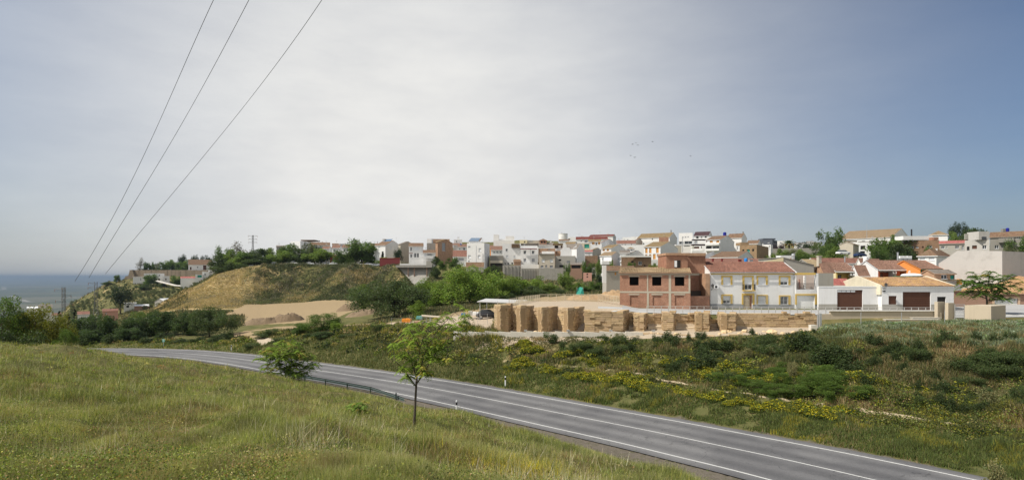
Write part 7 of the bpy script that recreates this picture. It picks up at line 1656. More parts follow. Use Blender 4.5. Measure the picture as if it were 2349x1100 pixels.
# sand coloured walls, steps and gate
SW = WALL['stepwall']
r = empty('garden_wall', P(1900, 740, 70.6), 0, 'long sand coloured retaining wall below the street railing', 'wall'); mb = MB()
pbox(r, 'wall', 1905, 2151, 713.5, 745, 70.75, .3, SW); pbox(r, 'wall', 1878, 1904.8, 719.5, 745, 70.75, .3, SW); pbox(r, 'coping', 1904, 2151, 712.4, 713.4, 70.6, .6, CW)
r = empty('terraced_steps', P(2090, 745, 67), 0, 'stepped sand coloured garden walls in front of the gate pillars', 'wall')
for a_, b_, t_, Y_ in ((2032, 2158, 733, 68.4), (2094, 2160, 729, 69.4), (2078, 2218, 740.2, 66.4), (2144, 2218, 736, 67.4)): pbox(r, 'step_wall', a_, b_, t_, 752, Y_, .45, SW); pbox(r, 'coping', a_-.5, b_+.3, t_-1.1, t_-.1, Y_-.04, .54, CW)
pbox(r, 'ramp_wall', 2149, 2160, 716, 729, 70.3, .3, SW)
for a_, b_, t_, Y_, lab in ((2143.5, 2167, 691.5, 70.2, 'left rounded sand coloured gate pillar'), (2167.8, 2190, 694, 69.4, 'right sand coloured gate pillar beside the mesh gate')):
    h = house(lab, (a_, a_+7.5, b_), t_, t_+.3, 738, Y_, 'stepwall', 'flat', th=76, name='gate_pillar', cat='pillar', group='sand coloured gate pillars', parapet=.02)
r = empty('mesh_gate', P(2201, 735, 69.5), 0, 'grey wire mesh gate between the sand coloured pillars and the tall wall', 'gate'); mb = MB()
for px in (2190.5, 2212): mb.tube([P(px, 737, 69.4), P(px, 697.5, 69.4)], .045, 6)
for py in (698, 711, 723, 735): mb.tube([P(2190.5, py, 69.4), P(2212, py, 69.4)], .03, 5)
wbuild(mb, r, 'frame', METAL); mb = MB()
for i in range(16): px = 2191.5+i*1.3; mb.tube([P(px, 735, 69.4), P(px, 698, 69.4)], .009, 3)
wbuild(mb, r, 'mesh', METAL)
h = house('tall pale sand wall sloping right beside the mesh gate', (2213, 2273.5, 2307), 700, 701.5, 748, 66.5, 'stepwall', 'flat', th=60, name='end_wall', cat='wall', group=None, parapet=.02)
# street railing
RAILM = m_plain('pale_rail', (.46, .45, .43), .5)
r = empty('railing', P(1583, 716, 71.45), 0, 'long white metal railing between the street and the ruin', 'railing'); Yr = 71.5; mb = MB(); pm = MB()
zt_ = lambda px: float(np.interp(px, [1440, 1583, 1877, 2143], [-3.62, -3.68, -3.78, -3.82])); zb2 = lambda px: zt_(px)-1.02
xs_ = np.arange(1484, 2143, 2.0)
for px in xs_: mb.tube([((px-CX)/F*Yr, Yr, zb2(px)+.1), ((px-CX)/F*Yr, Yr, zt_(px))], .007, 3, cap=False)
wbuild(mb, r, 'bars', RAILM); mb = MB()
for off in (0, -.92):
    for a_, b_ in zip(np.linspace(1484, 2143, 12)[:-1], np.linspace(1484, 2143, 12)[1:]): mb.tube([((a_-CX)/F*Yr, Yr, zt_(a_)+off), ((b_-CX)/F*Yr, Yr, zt_(b_)+off)], .022, 5)
wbuild(mb, r, 'rail', RAILM)
for px in np.arange(1484, 2144, 16.4): mb = MB(); X_ = (px-CX)/F*Yr; mb.box(X_-.035, X_+.035, Yr-.03, Yr+.03, zb2(px)-.1, zt_(px)+.02); wbuild(mb, r, 'post', RAILM)
TANM = m_plain('tan_metal', (.55, .48, .36), .5)
r = empty('platform_fence', P(1185, 693, 80), 0, 'tan metal fence around the raised earth platform behind the piers', 'fence'); pl = [PX(1168, 74), PX(1200, 84), PX(1238, 93.5), PX(1372, 94.5), PX(1421, 83.5)]; mb = MB(); rl = MB()
for a_, b_ in zip(pl[:-1], pl[1:]):
    L_ = math.hypot(b_[0]-a_[0], b_[1]-a_[1]); n_ = max(2, int(L_/.13))
    for i in range(n_): t_ = i/n_; X_, Y_ = a_[0]+(b_[0]-a_[0])*t_, a_[1]+(b_[1]-a_[1])*t_; g_ = -3.9 if X_ > 1 else tz1(X_, Y_); mb.tube([(X_, Y_, g_+.1), (X_, Y_, g_+1.05)], .009, 3, cap=False)
    n_ = max(2, int(L_/1.25))
    for i in range(n_): t_ = i/n_; X_, Y_ = a_[0]+(b_[0]-a_[0])*t_, a_[1]+(b_[1]-a_[1])*t_; q_ = MB(); q_.box(X_-.04, X_+.04, Y_-.04, Y_+.04, -4.5, -2.82); wbuild(q_, r, 'post', TANM)
    for z_ in (-2.86, -3.78): rl.tube([(*a_, z_), (*b_, z_)], .025, 5)
wbuild(mb, r, 'bars', TANM); wbuild(rl, r, 'rail', TANM)
# wire fence on the vegetable field
for i, px in enumerate((1975, 2068, 2167)):
    r = empty('fence_post', P(px, 745, 63), 0, ('left', 'middle', 'right')[i]+' thin grey fence post in front of the sand coloured retaining wall', 'fence post', 'thin fence posts in the vegetable field'); mb = MB(); X_, Y_, _ = P(px, 0, 63); g_ = tz1(X_, 63); mb.tube([(X_, 63, g_-.3), (X_, 63, Z(716, 63))], .035, 6); wbuild(mb, r, 'pole', METAL); mb = MB(); mb.tube([(X_, 63, Z(716, 63)), (X_, 63, Z(715.5, 63))], .05, 6); wbuild(mb, r, 'cap', METAL)
# ------------------------------------------------------------------ village retaining walls
def rwall(lab, a_, b_, t_, bt, Y, mat='concrete', ribs=0, D=1.5):
    r = empty('retaining_wall', P(a_, bt, Y), 0, lab, 'retaining wall', 'village retaining walls'); pbox(r, 'wall', a_, b_, t_, bt, Y, D, WALL[mat], zbot=Z(bt, Y)-3)
    for i in range(ribs): px = a_+(b_-a_)*(i+.5)/ribs; pbox(r, 'buttress', px-.7, px+.7, t_+1, bt, Y-.35, .34, WALL[mat], zbot=Z(bt, Y)-3)
rwall('grey retaining wall under the white tower house', 1153, 1194, 608, 641, 236.5, ribs=5)
rwall('ribbed grey retaining wall under the white three storey house', 1194.3, 1236, 615, 641, 232, ribs=7)
rwall('long stained retaining wall under the beige two storey house', 1236.3, 1337, 614.5, 638, 225, ribs=0)
rwall('lower retaining wall right of the long stained one', 1337.3, 1384, 612, 630, 222)
rwall('whitish base wall above the ribbed retaining wall', 1195, 1236, 606, 615, 238.5, 'white2')
h = house('small pink shed at the foot of the retaining wall', (1338, 1357.5), 624.5, 625, 644, 196, 'pink', 'flat', D=5, name='shed', cat='shed', group=None, wins=[(0, 1345.5, 1349, 627, 630, 'dk'), (0, 1345.5, 1349, 633, 636, 'dk')])
h = house('dark open carport on top of the long retaining wall', (1308, 1336), 602.5, 607, 615, 221, 'brownw', 'sf', 'grey', D=4, name='carport', cat='carport', group=None, wins=[(0, 1311, 1332, 607.2, 615, 'dk')])
# podium of the red trimmed house
r = empty('terrace_podium', P(950, 613, 248), 0, 'concrete terrace deck on thin reddish columns over a bare slope', 'terrace'); pbox(r, 'deck', 908, 991, 607.5, 613, 246.5, 8, WALL['concrete']); pbox(r, 'parapet', 917, 975, 604.2, 607.4, 246.6, .3, WALL['white']); pbox(r, 'front_wall', 978, 992, 598, 607.4, 246.6, 6, WALL['grey'])
for px in (936, 950, 979): pbox(r, 'column', px-.8, px+.8, 613, 646, 246.8, .4, WALL['brownw'], zbot=Z(646, 246.8)-3)
mb = MB(); Yq = 249.5; pr = [(913, 612), (992, 612), (982, 642), (978, 662), (954, 662), (940, 641)]; a_ = [P(p_, q_, Yq-(q_-612)*.12) for p_, q_ in pr]; b_ = [(q[0], q[1]+4, q[2]) for q in a_]; mb.face(a_[::-1]); mb.face(b_)
for i in range(6): j = (i+1) % 6; mb.face([a_[i], a_[j], b_[j], b_[i]])
wbuild(mb, r, 'slope_concrete', WALL['concrete']); pbox(r, 'footing', 955, 979, 645, 663, 243, 2, WALL['white2'])
r = empty('boundary_wall', P(893, 609, 258), 0, 'dark red boundary wall at the right end of the hilltop car park', 'wall'); pbox(r, 'wall', 871, 917, 592, 610, 256, .6, WALL['red']); pbox(r, 'coping', 870.5, 917.5, 591.2, 591.9, 255.9, .8, WALL['rust'])
# promontory wall
r = empty('platform_wall', P(380, 637, 536), 0, 'long earthen stone wall holding up the church promontory', 'retaining wall', 'village retaining walls')
ROCKW = m_plaster('rough_earth_stone', (.23, .185, .135), .8, (.15, .12, .09))
mb = MB(); g = np.random.default_rng(5); xs_ = np.linspace(297, 492, 60); 
for a_, b_ in zip(xs_[:-1], xs_[1:]):
    o0, o1 = (g.normal()*.12, g.normal()*.12); t0 = 619+g.normal()*.25; Yw = 541
    mb.hexa([P(a_, 645, Yw-1+o0), P(b_, 645, Yw-1+o0), P(b_, 645, Yw+3), P(a_, 645, Yw+3), P(a_, t0, Yw+o0), P(b_, t0, Yw+o0), P(b_, t0, Yw+3), P(a_, t0, Yw+3)])
wbuild(mb, r, 'wall', ROCKW); mb = MB()
pr = [(284, 640), (288, 633), (294, 632), (298, 619), (303, 618.5), (308, 632), (306, 643)]; a_ = [P(p_, q_, 538) for p_, q_ in pr]; b_ = [(q[0], q[1]+9, q[2]) for q in a_]; mb.face(a_[::-1]); mb.face(b_)
for i in range(7): j = (i+1) % 7; mb.face([a_[i], a_[j], b_[j], b_[i]])
wbuild(mb, r, 'bastion', ROCKW)
r = empty('lane', (0, 0, 0), 0, None, None); bpy.data.objects.remove(r)
mb = MB(); a_ = [P(356, 645, 500), P(375, 650, 490), P(400, 656, 480), P(418, 657, 478)]; 
for p_, q_ in zip(a_[:-1], a_[1:]): mb.face([(p_[0], p_[1], p_[2]+.3), (q_[0], q_[1], q_[2]+.3), (q_[0], q_[1]+4, q_[2]+1.0), (p_[0], p_[1]+4, p_[2]+1.0)])
o = mb.build('path', m_plain('pale_lane', (.5, .47, .42))); tag(o, kind='structure')
# ------------------------------------------------------------------ yard: carport, stores, mounds
r = empty('metal_carport', P(1145, 722, 90), 0, 'open carport with a flat white sheet roof left behind the stone piers', 'carport')
mb = MB(); z_ = Z(694, 87); q_ = [P(1094, 692.5, 87), P(1196, 696, 87), P(1210, 689, 95), P(1114, 685.8, 95)]; mb.hexa(q_+[(p_[0], p_[1], p_[2]+.12) for p_ in q_]); wbuild(mb, r, 'roof', m_plain('dusty_sheet', (.46, .46, .45)))
for px, Y_ in ((1101, 87.3), (1117, 94.5), (1141, 87.3), (1160, 94.5), (1190, 87.3)): mb = MB(); X_ = (px-CX)/F*Y_; mb.tube([(X_, Y_, tz1(X_, Y_)-.2), (X_, Y_, -3.7)], .06, 6); wbuild(mb, r, 'post', METAL)
def mound(lab, px, Y, rx, ry, hh, mat, seed):
    x0_ = (px-CX)/F*Y; n_ = 22; g = np.random.default_rng(seed); mb = MB(); G = {}
    for i in range(n_+1):
        for j in range(n_+1):
            u, v = i/n_*2-1, j/n_*2-1; X_, Y_ = x0_+u*rx, Y+v*ry; b_ = max(0, 1-(abs(u)**2.2+abs(v)**2.2)); e = float(fbm(np.array([X_*.9+seed]), np.array([Y_*.9]), 3)[0])
            G[i, j] = (X_, Y_, tz1(X_, Y_)-.25+hh*min(1, b_*1.5)*(.45+e))
    for i in range(n_):
        for j in range(n_): mb.face([G[i, j], G[i+1, j], G[i+1, j+1], G[i, j+1]])
    o = mb.build('earth_mound', mat, smooth=True); tag(o, lab, 'earth mound', 'heaps of earth'); return o
EARTH = m_plain('turned_earth', (.185, .135, .085), .95, var=.4); OCH = m_plain('ochre_earth', (.34, .23, .13), .95, var=.3)
mound('wide ochre earth heap behind the platform fence', 1352, 107, 4.6, 3.5, .9, OCH, 3); mound('ochre earth slope against the left end of the brick building', 1412, 112, 3.4, 4, 1.7, OCH, 9)
mound('long low grey-brown heap at the front of the ploughed field', 600, 138, 4.6, 2.5, 1.4, EARTH, 4); mound('grey-brown heap right of the long low one at the field front', 660, 139, 4.2, 2.4, 1.9, EARTH, 5)
mound('grey-brown heap at the right end of the ploughed field', 806, 160, 4.5, 3, 1.8, EARTH, 6); mound('broad rough heap beside the wide dark tree', 838, 132, 5, 4, 1.3, EARTH, 7)
r = empty('net_cover', P(1330, 674, 122), 0, 'green shade net draped over a small frame beside the orchard', 'net'); mb = MB(); N_ = 10; top = [P(1324, 661, 122), P(1330, 657.5, 122.4), P(1337, 659, 122)]; bot = [P(1321, 676, 121.5), P(1330, 677, 121.2), P(1340, 676, 121.5)]; bk = [P(1324, 661, 124), P(1330, 659, 124), P(1337, 660, 124)]; bb = [P(1323, 673, 124.6), P(1330, 673, 124.6), P(1338, 673, 124.6)]
for i in (0, 1): mb.face([bot[i], bot[i+1], top[i+1], top[i]]); mb.face([top[i], top[i+1], bk[i+1], bk[i]]); mb.face([bk[i], bk[i+1], bb[i+1], bb[i]])
mb.face([bot[0], top[0], bk[0], bb[0]]); mb.face([bot[2], bb[2], bk[2], top[2]]); wbuild(mb, r, 'net', TEAL); mb = MB()
for px in (1323.5, 1337.5): mb.tube([P(px, 677, 121.9), P(px, 658, 121.9)], .04, 5)
wbuild(mb, r, 'frame', METAL)
# fenced yard under the wide tree
def clutter(nm, lab, cat, p0, p1, r0, r1, Y, D, mat, part='body'):
    r = empty(nm, P(p0, r1, Y), 0, lab, cat, 'things stored in the fenced yard'); mb = MB(); X0, X1 = (p0-CX)/F*Y, (p1-CX)/F*Y; g = np.random.default_rng(int(p0)); n_ = 7
    zb_, zt2 = Z(r1, Y), Z(r0, Y); tp = [[(X0+(X1-X0)*i/n_, Y+D*j/2, zt2-(.12*(zt2-zb_) if i in (0, n_) or j != 1 else 0)-abs(g.normal())*.08*(zt2-zb_)) for i in range(n_+1)] for j in range(3)]
    for j in range(2):
        for i in range(n_): mb.face([tp[j][i], tp[j][i+1], tp[j+1][i+1], tp[j+1][i]])
    for i in range(n_): mb.face([(tp[0][i][0]-.05, Y-.08, zb_), (tp[0][i+1][0]+.02, Y-.08, zb_), tp[0][i+1], tp[0][i]])
    mb.face([(X0-.05, Y+D, zb_), (X0-.05, Y-.08, zb_), tp[0][0], tp[2][0]]); mb.face([(X1+.02, Y-.08, zb_), (X1+.02, Y+D, zb_), tp[2][-1], tp[0][-1]]); wbuild(mb, r, part, mat)
clutter('tarpaulin', 'orange tarpaulin covered heap behind the yard fence', 'tarpaulin', 922, 941, 729.5, 739, 91, 1.2, m_plain('orange_tarp', (.70, .24, .02))); clutter('tarpaulin', 'teal tarpaulin heap beside the orange one', 'tarpaulin', 955, 968, 724, 731, 93, 1.5, m_plain('teal_tarp', (.10, .28, .25)))
clutter('sack_pile', 'pile of white sacks left of the carport', 'sacks', 1094, 1105, 714.5, 722, 90, .8, WHITEP); clutter('sack_pile', 'pile of grey sacks left of the white ones', 'sacks', 1074, 1084, 712, 722.5, 91, .8, WALL['grey']); clutter('rubble_pile', 'reddish rubble pile in the fenced yard', 'rubble', 950, 966, 735, 744, 90, 1.2, WALL['brick']); clutter('sack_pile', 'small pale sack pile between the grey and white sacks', 'sacks', 1084.5, 1093, 714, 722, 90.4, .8, WALL['white2'])
clutter('tarpaulin', 'blue sheet beside the sacks', 'tarpaulin', 1058, 1067, 717, 723.5, 90, .8, m_plain('blue_tarp', (.05, .13, .32)))
r = empty('lean_to', P(988, 740, 91), 0, 'low shelter with a pale flat roof on posts in the fenced yard', 'shelter'); mb = MB(); q_ = [P(967, 725.5, 90), P(1010, 728.5, 90), P(1010, 725.5, 92.5), P(967, 722.5, 92.5)]; mb.hexa(q_+[(p_[0], p_[1], p_[2]+.1) for p_ in q_]); wbuild(mb, r, 'roof', WALL['stepwall'])
for px in (968, 978, 988, 1008): mb = MB(); mb.tube([P(px, 742, 90.2), P(px, 727, 90.2)], .05, 5); wbuild(mb, r, 'post', METAL)
r = empty('yard_fence', P(940, 743, 88), 0, 'thin wire fence with slim posts in front of the fenced yard', 'fence'); mb = MB()
for px in range(898, 1130, 22):
    Y_ = 89-(px-898)*.035; X_ = (px-CX)/F*Y_; g_ = tz1(X_, Y_); q = MB(); q.tube([(X_, Y_, g_-.2), (X_, Y_, g_+1.5)], .03, 5); wbuild(q, r, 'post', METAL)
    if px < 1108:
        Y2 = 89-(px+22-898)*.035; X2 = (px+22-CX)/F*Y2; g2 = tz1(X2, Y2)
        for hh in (.4, .9, 1.4): mb.tube([(X_, Y_, g_+hh), (X2, Y2, g2+hh)], .006, 3)
wbuild(mb, r, 'wire', METAL)
# ------------------------------------------------------------------ cars
def car(colour, lab, group, px, Y, rot, py=None, s=1.0):
    base = CARS.get(colour)
    x = (px-CX)/F*Y; g_ = tz1(x, Y) if py is None else Z(py, Y)
    if base is None:
        r = empty('parked_car', (0, 0, 0), 0, lab, 'car', group); mb = MB()
        secs = [(-2.05, .42, .62, .70), (-1.98, .30, .82, .80), (-1.35, .24, .95, .86), (-.8, .22, .97, .87), (.9, .22, .96, .87), (1.55, .24, .90, .85), (2.0, .30, .68, .74), (2.06, .42, .58, .66)]
        def ring_(x, z0, z1, hw): return [(x, -hw, z0), (x, hw, z0), (x, hw*1.0, (z0+z1)*.55), (x, hw*.9, z1), (x, -hw*.9, z1), (x, -hw, (z0+z1)*.55)]
        def loft(secs, mb, mi=0):
            R_ = [ring_(*q) for q in secs]
            for A_, B_ in zip(R_[:-1], R_[1:]):
                for i in range(6): j = (i+1) % 6; mb.face([A_[j], A_[i], B_[i], B_[j]], mi)
            mb.face(R_[0]); mb.face(R_[-1][::-1])
        loft(secs, mb); mb.build('body', CPAINT[colour], r)
        mb = MB(); cab = [(-1.75, .93, .74), (-1.15, 1.42, .62), (.35, 1.44, .62), (1.05, .93, .76)]
        for (x0, z0, w0), (x1, z1, w1) in zip(cab[:-1], cab[1:]):
            mb.face([(x0, -w0, z0), (x1, -w1, z1), (x1, w1, z1), (x0, w0, z0)][::1 if 0 else -1])
        mb.face([(q[0], -q[2], q[1]) for q in cab]+[(1.05, -.76, .9), (-1.75, -.74, .9)][:0]); mb.face([(q[0], q[2], q[1]) for q in cab][::-1]); mb.build('windows', GLASS, r)
        mb = MB(); mb.hexa([(-1.12, -.60, 1.425), (.34, -.60, 1.445), (.34, .60, 1.445), (-1.12, .60, 1.425), (-1.05, -.55, 1.47), (.28, -.55, 1.49), (.28, .55, 1.49), (-1.05, .55, 1.47)]); mb.build('roof', CPAINT[colour], r)
        for wx in (-1.3, 1.32):
            for sy in (-1, 1): mb = MB(); mb.tube([(wx, sy*.88, .32), (wx, sy*.66, .32)], .32, 14, 0); mb.tube([(wx, sy*.885, .32), (wx, sy*.87, .32)], .18, 10, 1); mb.build('wheel', [IRON, METAL], r)
        for sy in (-.58, .58): mb = MB(); mb.box(2.02, 2.075, sy-.16, sy+.16, .52, .64); mb.build('headlight', FRAME, r)
        CARS[colour] = r
    else: r = copy_tree(base, lab, group)
    r.location = (x, Y, g_); r.rotation_euler = (0, 0, R(rot)); r.scale = (s, s, s)
CARS = {}; CPAINT = {}
for n_, c_ in (('white', (.72, .73, .74)), ('silver', (.40, .42, .44)), ('black', (.02, .02, .025)), ('blue', (.02, .04, .12))):
    m, nt, out = nodes(n_+'_car_paint'); finish(nt, out, c_, .25, spec=.6); CPAINT[n_] = m
gc = 'cars parked along the hilltop'
for colour, px, rot, lab in (('silver', 630, 8, 'silver car at the left end of the hilltop row, under the willow-like tree'), ('black', 661, -10, 'dark car half hidden by hilltop trees, left of a white one'), ('white', 674, 5, 'white car between the dark cars under the hilltop trees'),
    ('white', 711, 15, 'white car showing beside the dark bush on the hill rim'), ('white', 746, 10, 'white car at the left edge of the open gap in the hilltop trees'), ('white', 753, 35, 'white car facing the valley before the willow-like tree'), ('white', 766, 8, 'white car parked left beside the dark round hilltop tree'),
    ('silver', 812, 14, 'silver car between the dark round tree and the biggest tree'), ('white', 824, 5, 'white car under the biggest hilltop tree'), ('white', 846, 12, 'large looking white car right of the biggest hilltop tree'), ('silver', 863, 3, 'silver car nearest the dark red wall')):
    car(colour, lab, gc, px, 276, rot, None, 1.0)
car('black', 'dark jeep under the flat white carport', 'cars in the village', 1120, 90.5, 10, None, .95); car('blue', 'dark blue car parked below the arcaded building', 'cars in the village', 1973, 176, 20, 589)
car('white', 'white car with a covered front below the brown gable house', 'cars in the village', 1934, 172, 12, 584)

# ------------------------------------------------------------------ young trees of heaven near the camera
def ailanthus(lab, trunk, branches, poly, n, Y, dspread, leafL, base_r, colour, seed, cat='tree', name='young_tree', tip=(.30, .16, .05), bark=None, leaflets=8, per=7):
    g = np.random.default_rng(seed); X0, Y0, z0 = P(*trunk[0], Y); gz = tz1(X0, Y0); r = empty(name, (X0, Y0, min(z0, gz)-.05), 0, lab, cat); mb = MB()
    W3 = lambda p, dy=0: np.array(P(p[0], p[1], Y))+np.array((0, dy, 0))
    tr = [W3(p) for p in trunk]; tr[0][2] = min(tr[0][2], gz)-.1; mb.tube(tr, list(np.linspace(base_r, base_r*.6, len(tr))), 8); nodes_ = list(tr[len(tr)//2:])
    for b_ in branches:
        dy = g.uniform(-1, 1)*dspread; pts = [W3(p, dy*i/(len(b_)-1)) for i, p in enumerate(b_)]; q = []
        for a0, a1 in zip(pts[:-1], pts[1:]): q += [a0+(a1-a0)*t_ for t_ in (0, .33, .66)]
        q.append(pts[-1]); mb.tube(q, list(np.linspace(base_r*.5, base_r*.16, len(q))), 5); nodes_ += q[2:]
    nodes_ = np.array(nodes_); pl = np.array(poly); got = []
    k = 0
    while len(got) < n and k < 6000:
        k += 1; p = pl.min(0)+g.random(2)*(pl.max(0)-pl.min(0))
        if not in_poly(np.array([p[0]]), np.array([p[1]]), poly)[0]: continue
        q = W3(p, g.uniform(-1, 1)*dspread)
        if any(np.linalg.norm(q-o) < leafL*.38 for o in got): continue
        got.append(q)
    V = []; T = []
    for q in got:
        j = np.argmin(np.linalg.norm((nodes_-q)*np.array((1, .7, 1)), axis=1)); s = nodes_[j]; mid = s*.45+q*.55-np.array((0, 0, .06)); mb.tube([s, mid, q], [base_r*.16, base_r*.12, base_r*.07], 4, cap=False)
        reddish = g.random() < .28; nl = per+g.integers(-2, 3); a0 = g.random()*6.28
        for l_ in range(nl):
            an = a0+l_/nl*6.283+g.normal()*.25; el = g.uniform(-.1, 1.15); Ln = leafL*g.uniform(.6, 1.1); dh = np.array((math.cos(an), math.sin(an), 0)); side = np.array((-math.sin(an), math.cos(an), 0)); tc_ = np.array(colour)*g.uniform(.75, 1.35)
            if reddish and g.random() < .5: tc_ = tc_*.6+np.array(tip)*.4
            for m_ in range(1, leaflets+1):
                t_ = m_/leaflets; c_ = q+dh*Ln*t_*math.cos(el)+np.array((0, 0, Ln*(math.sin(el)*t_-.75*t_*t_))); ll = Ln*.34*(1-.35*abs(t_-.45)); wd = ll*.30
                for s_ in (-1, 1):
                    dv_ = side*s_*.85+dh*.42+np.array((0, 0, -.28-g.random()*.3)); dv_ /= np.linalg.norm(dv_); wv_ = np.cross(dv_, (0, 0, 1.)); wv_ = wv_/(np.linalg.norm(wv_)+1e-6)*wd
                    V += [c_, c_+dv_*ll*.45-wv_, c_+dv_*ll, c_+dv_*ll*.45+wv_]; tt = tc_*g.uniform(.85, 1.15); T += [tt]*4
    V = np.array(V)-np.array(r.location)[None]; wbuild(mb, r, 'trunk', bark or BARK, True); npmesh('crown', V, 4, LEAF, np.clip(np.array(T), .004, 1), r)
AC = (.120, .175, .026)
ailanthus('young tree of heaven with a leaning open crown in the meadow, the nearest tree', [(950, 982), (951, 955), (953, 915), (955, 880), (956, 862)],
    [[(956, 868), (945, 838), (932, 805), (915, 775), (905, 762)], [(955, 864), (957, 830), (962, 795), (972, 765), (985, 742)], [(955, 880), (968, 862), (985, 832), (1005, 800), (1030, 775), (1062, 758), (1080, 745)], [(956, 862), (966, 840), (978, 800), (995, 770), (1020, 740), (1045, 715)],
     [(953, 884), (940, 860), (928, 838), (915, 820)], [(1005, 800), (1022, 796), (1040, 792)], [(962, 795), (950, 770), (940, 750)]],
    [(895, 810), (900, 775), (930, 748), (975, 730), (1010, 722), (1040, 700), (1065, 706), (1090, 745), (1072, 762), (1040, 768), (1030, 790), (1052, 800), (1030, 835), (1000, 858), (960, 866), (925, 868), (905, 845)], 98, 24, .9, .40, .062, AC, 5, leaflets=7, per=6)
ailanthus('bushy young tree of heaven at the knoll edge before the road', [(661, 880), (661, 862), (662, 840)], [[(661, 862), (645, 840), (628, 825)], [(662, 850), (665, 820), (668, 795)], [(662, 858), (684, 838), (704, 822)], [(662, 850), (645, 815), (640, 795)], [(664, 870), (685, 862), (700, 858)]],
    [(603, 830), (618, 800), (648, 780), (680, 778), (700, 800), (722, 828), (712, 858), (692, 870), (655, 866), (625, 856), (606, 845)], 104, 50, 1.6, .74, .07, (.105, .155, .022), 8, leaflets=6, per=7)
ailanthus('tree of heaven with separate leafy tufts in front of the brown yard wall', [(2264, 712), (2264, 690), (2261, 672)], [[(2262, 680), (2245, 660), (2228, 648), (2218, 642)], [(2261, 675), (2262, 650), (2258, 630)], [(2263, 680), (2280, 660), (2300, 645)], [(2263, 690), (2290, 682), (2308, 668)], [(2262, 684), (2240, 672), (2222, 664)]],
    [(2207, 655), (2212, 640), (2238, 632), (2250, 620), (2264, 622), (2268, 634), (2298, 628), (2310, 640), (2328, 650), (2322, 668), (2298, 692), (2280, 688), (2262, 678), (2235, 680), (2212, 668)], 80, 76.5, 1.8, 1.05, .14, (.060, .105, .022), 9, leaflets=6, per=7)
ailanthus('small leafy sapling poking out of the meadow left of the nearest tree', [(812, 965), (814, 945), (817, 932)], [[(816, 940), (826, 925), (838, 918)], [(814, 942), (803, 935), (795, 934)]], [(792, 938), (800, 928), (826, 922), (842, 917), (838, 930), (820, 940)], 12, 27, .25, .52, .02, (.10, .16, .03), 10, cat='sapling', name='sapling', leaflets=7, per=4)

# ------------------------------------------------------------------ road furniture
r = empty('guardrail', (0, 0, 0), 0, 'green-grey steel guardrail along the near side of the road', 'guardrail'); GR_ = m_plain('weathered_green_rail', (.05, .07, .065), .45, .3); mb = MB()
arc = np.concatenate([[0], np.cumsum(np.linalg.norm(np.diff(ROAD[:, :2], axis=0), axis=1))])
def at_s(s, off):
    i = int(np.clip(np.searchsorted(arc, s)-1, 0, len(arc)-2)); t_ = (s-arc[i])/(arc[i+1]-arc[i]); p = ROAD[i]+(ROAD[i+1]-ROAD[i])*t_; n_ = ROADN[i]; return np.array((p[0]+n_[0]*off, p[1]+n_[1]*off, p[2]))
def s_of_px(px, off=4.9):
    ss = np.linspace(20, arc[-1]-10, 1500); pp_ = np.array([at_s(s, off) for s in ss]); ok = pp_[:, 1] > 5; u = CX+F*pp_[:, 0]/pp_[:, 1]; u[~ok] = 1e9; return ss[np.argmin(abs(u-px))]
sa, sb = s_of_px(930), s_of_px(655); ns = int((sb-sa)/1.0)
prof_ = [(0, .42), (.07, .48), (.0, .565), (.07, .65), (0, .72)]
for i in range(ns):
    a_, b_ = at_s(sa+i*(sb-sa)/ns, 5.0)-np.array((0, 0, .12)), at_s(sa+(i+1)*(sb-sa)/ns, 5.0)-np.array((0, 0, .12)); drop0 = -.35*max(0, 1-i/5); drop1 = -.35*max(0, 1-(i+1)/5); n_ = ROADN[60]
    for (o0, z0), (o1, z1) in zip(prof_[:-1], prof_[1:]):
        mb.face([(a_[0]-n_[0]*o0, a_[1]-n_[1]*o0, a_[2]+z0+drop0), (b_[0]-n_[0]*o0, b_[1]-n_[1]*o0, b_[2]+z0+drop1), (b_[0]-n_[0]*o1, b_[1]-n_[1]*o1, b_[2]+z1+drop1), (a_[0]-n_[0]*o1, a_[1]-n_[1]*o1, a_[2]+z1+drop0)])
wbuild(mb, r, 'rail', GR_)
s = sa+1
while s < sb: p = at_s(s, 5.12); mb = MB(); mb.box(p[0]-.05, p[0]+.05, p[1]-.06, p[1]+.06, p[2]-.5, p[2]+.54); wbuild(mb, r, 'post', GR_); s += 4.0
r = empty('guardrail', (0, 0, 0), 0, 'short dark end of the guardrail showing at the left bend behind the meadow crest', 'guardrail'); mb = MB(); s0_, s1_ = s_of_px(452), s_of_px(380)
for i in range(12):
    a_, b_ = at_s(s0_+(s1_-s0_)*i/12, 5.6), at_s(s0_+(s1_-s0_)*(i+1)/12, 5.6); mb.hexa([(a_[0], a_[1], a_[2]-.30), (b_[0], b_[1], b_[2]-.30), (b_[0], b_[1]+.08, b_[2]-.30), (a_[0], a_[1]+.08, a_[2]-.30), (a_[0], a_[1], a_[2]), (b_[0], b_[1], b_[2]), (b_[0], b_[1]+.08, b_[2]), (a_[0], a_[1]+.08, a_[2])])
wbuild(mb, r, 'rail', GR_)
for i in range(4): p = at_s(s0_+(s1_-s0_)*(i+.5)/4, 5.7); mb = MB(); mb.box(p[0]-.06, p[0]+.06, p[1]-.06, p[1]+.06, p[2]-.9, p[2]+.02); wbuild(mb, r, 'post', GR_)
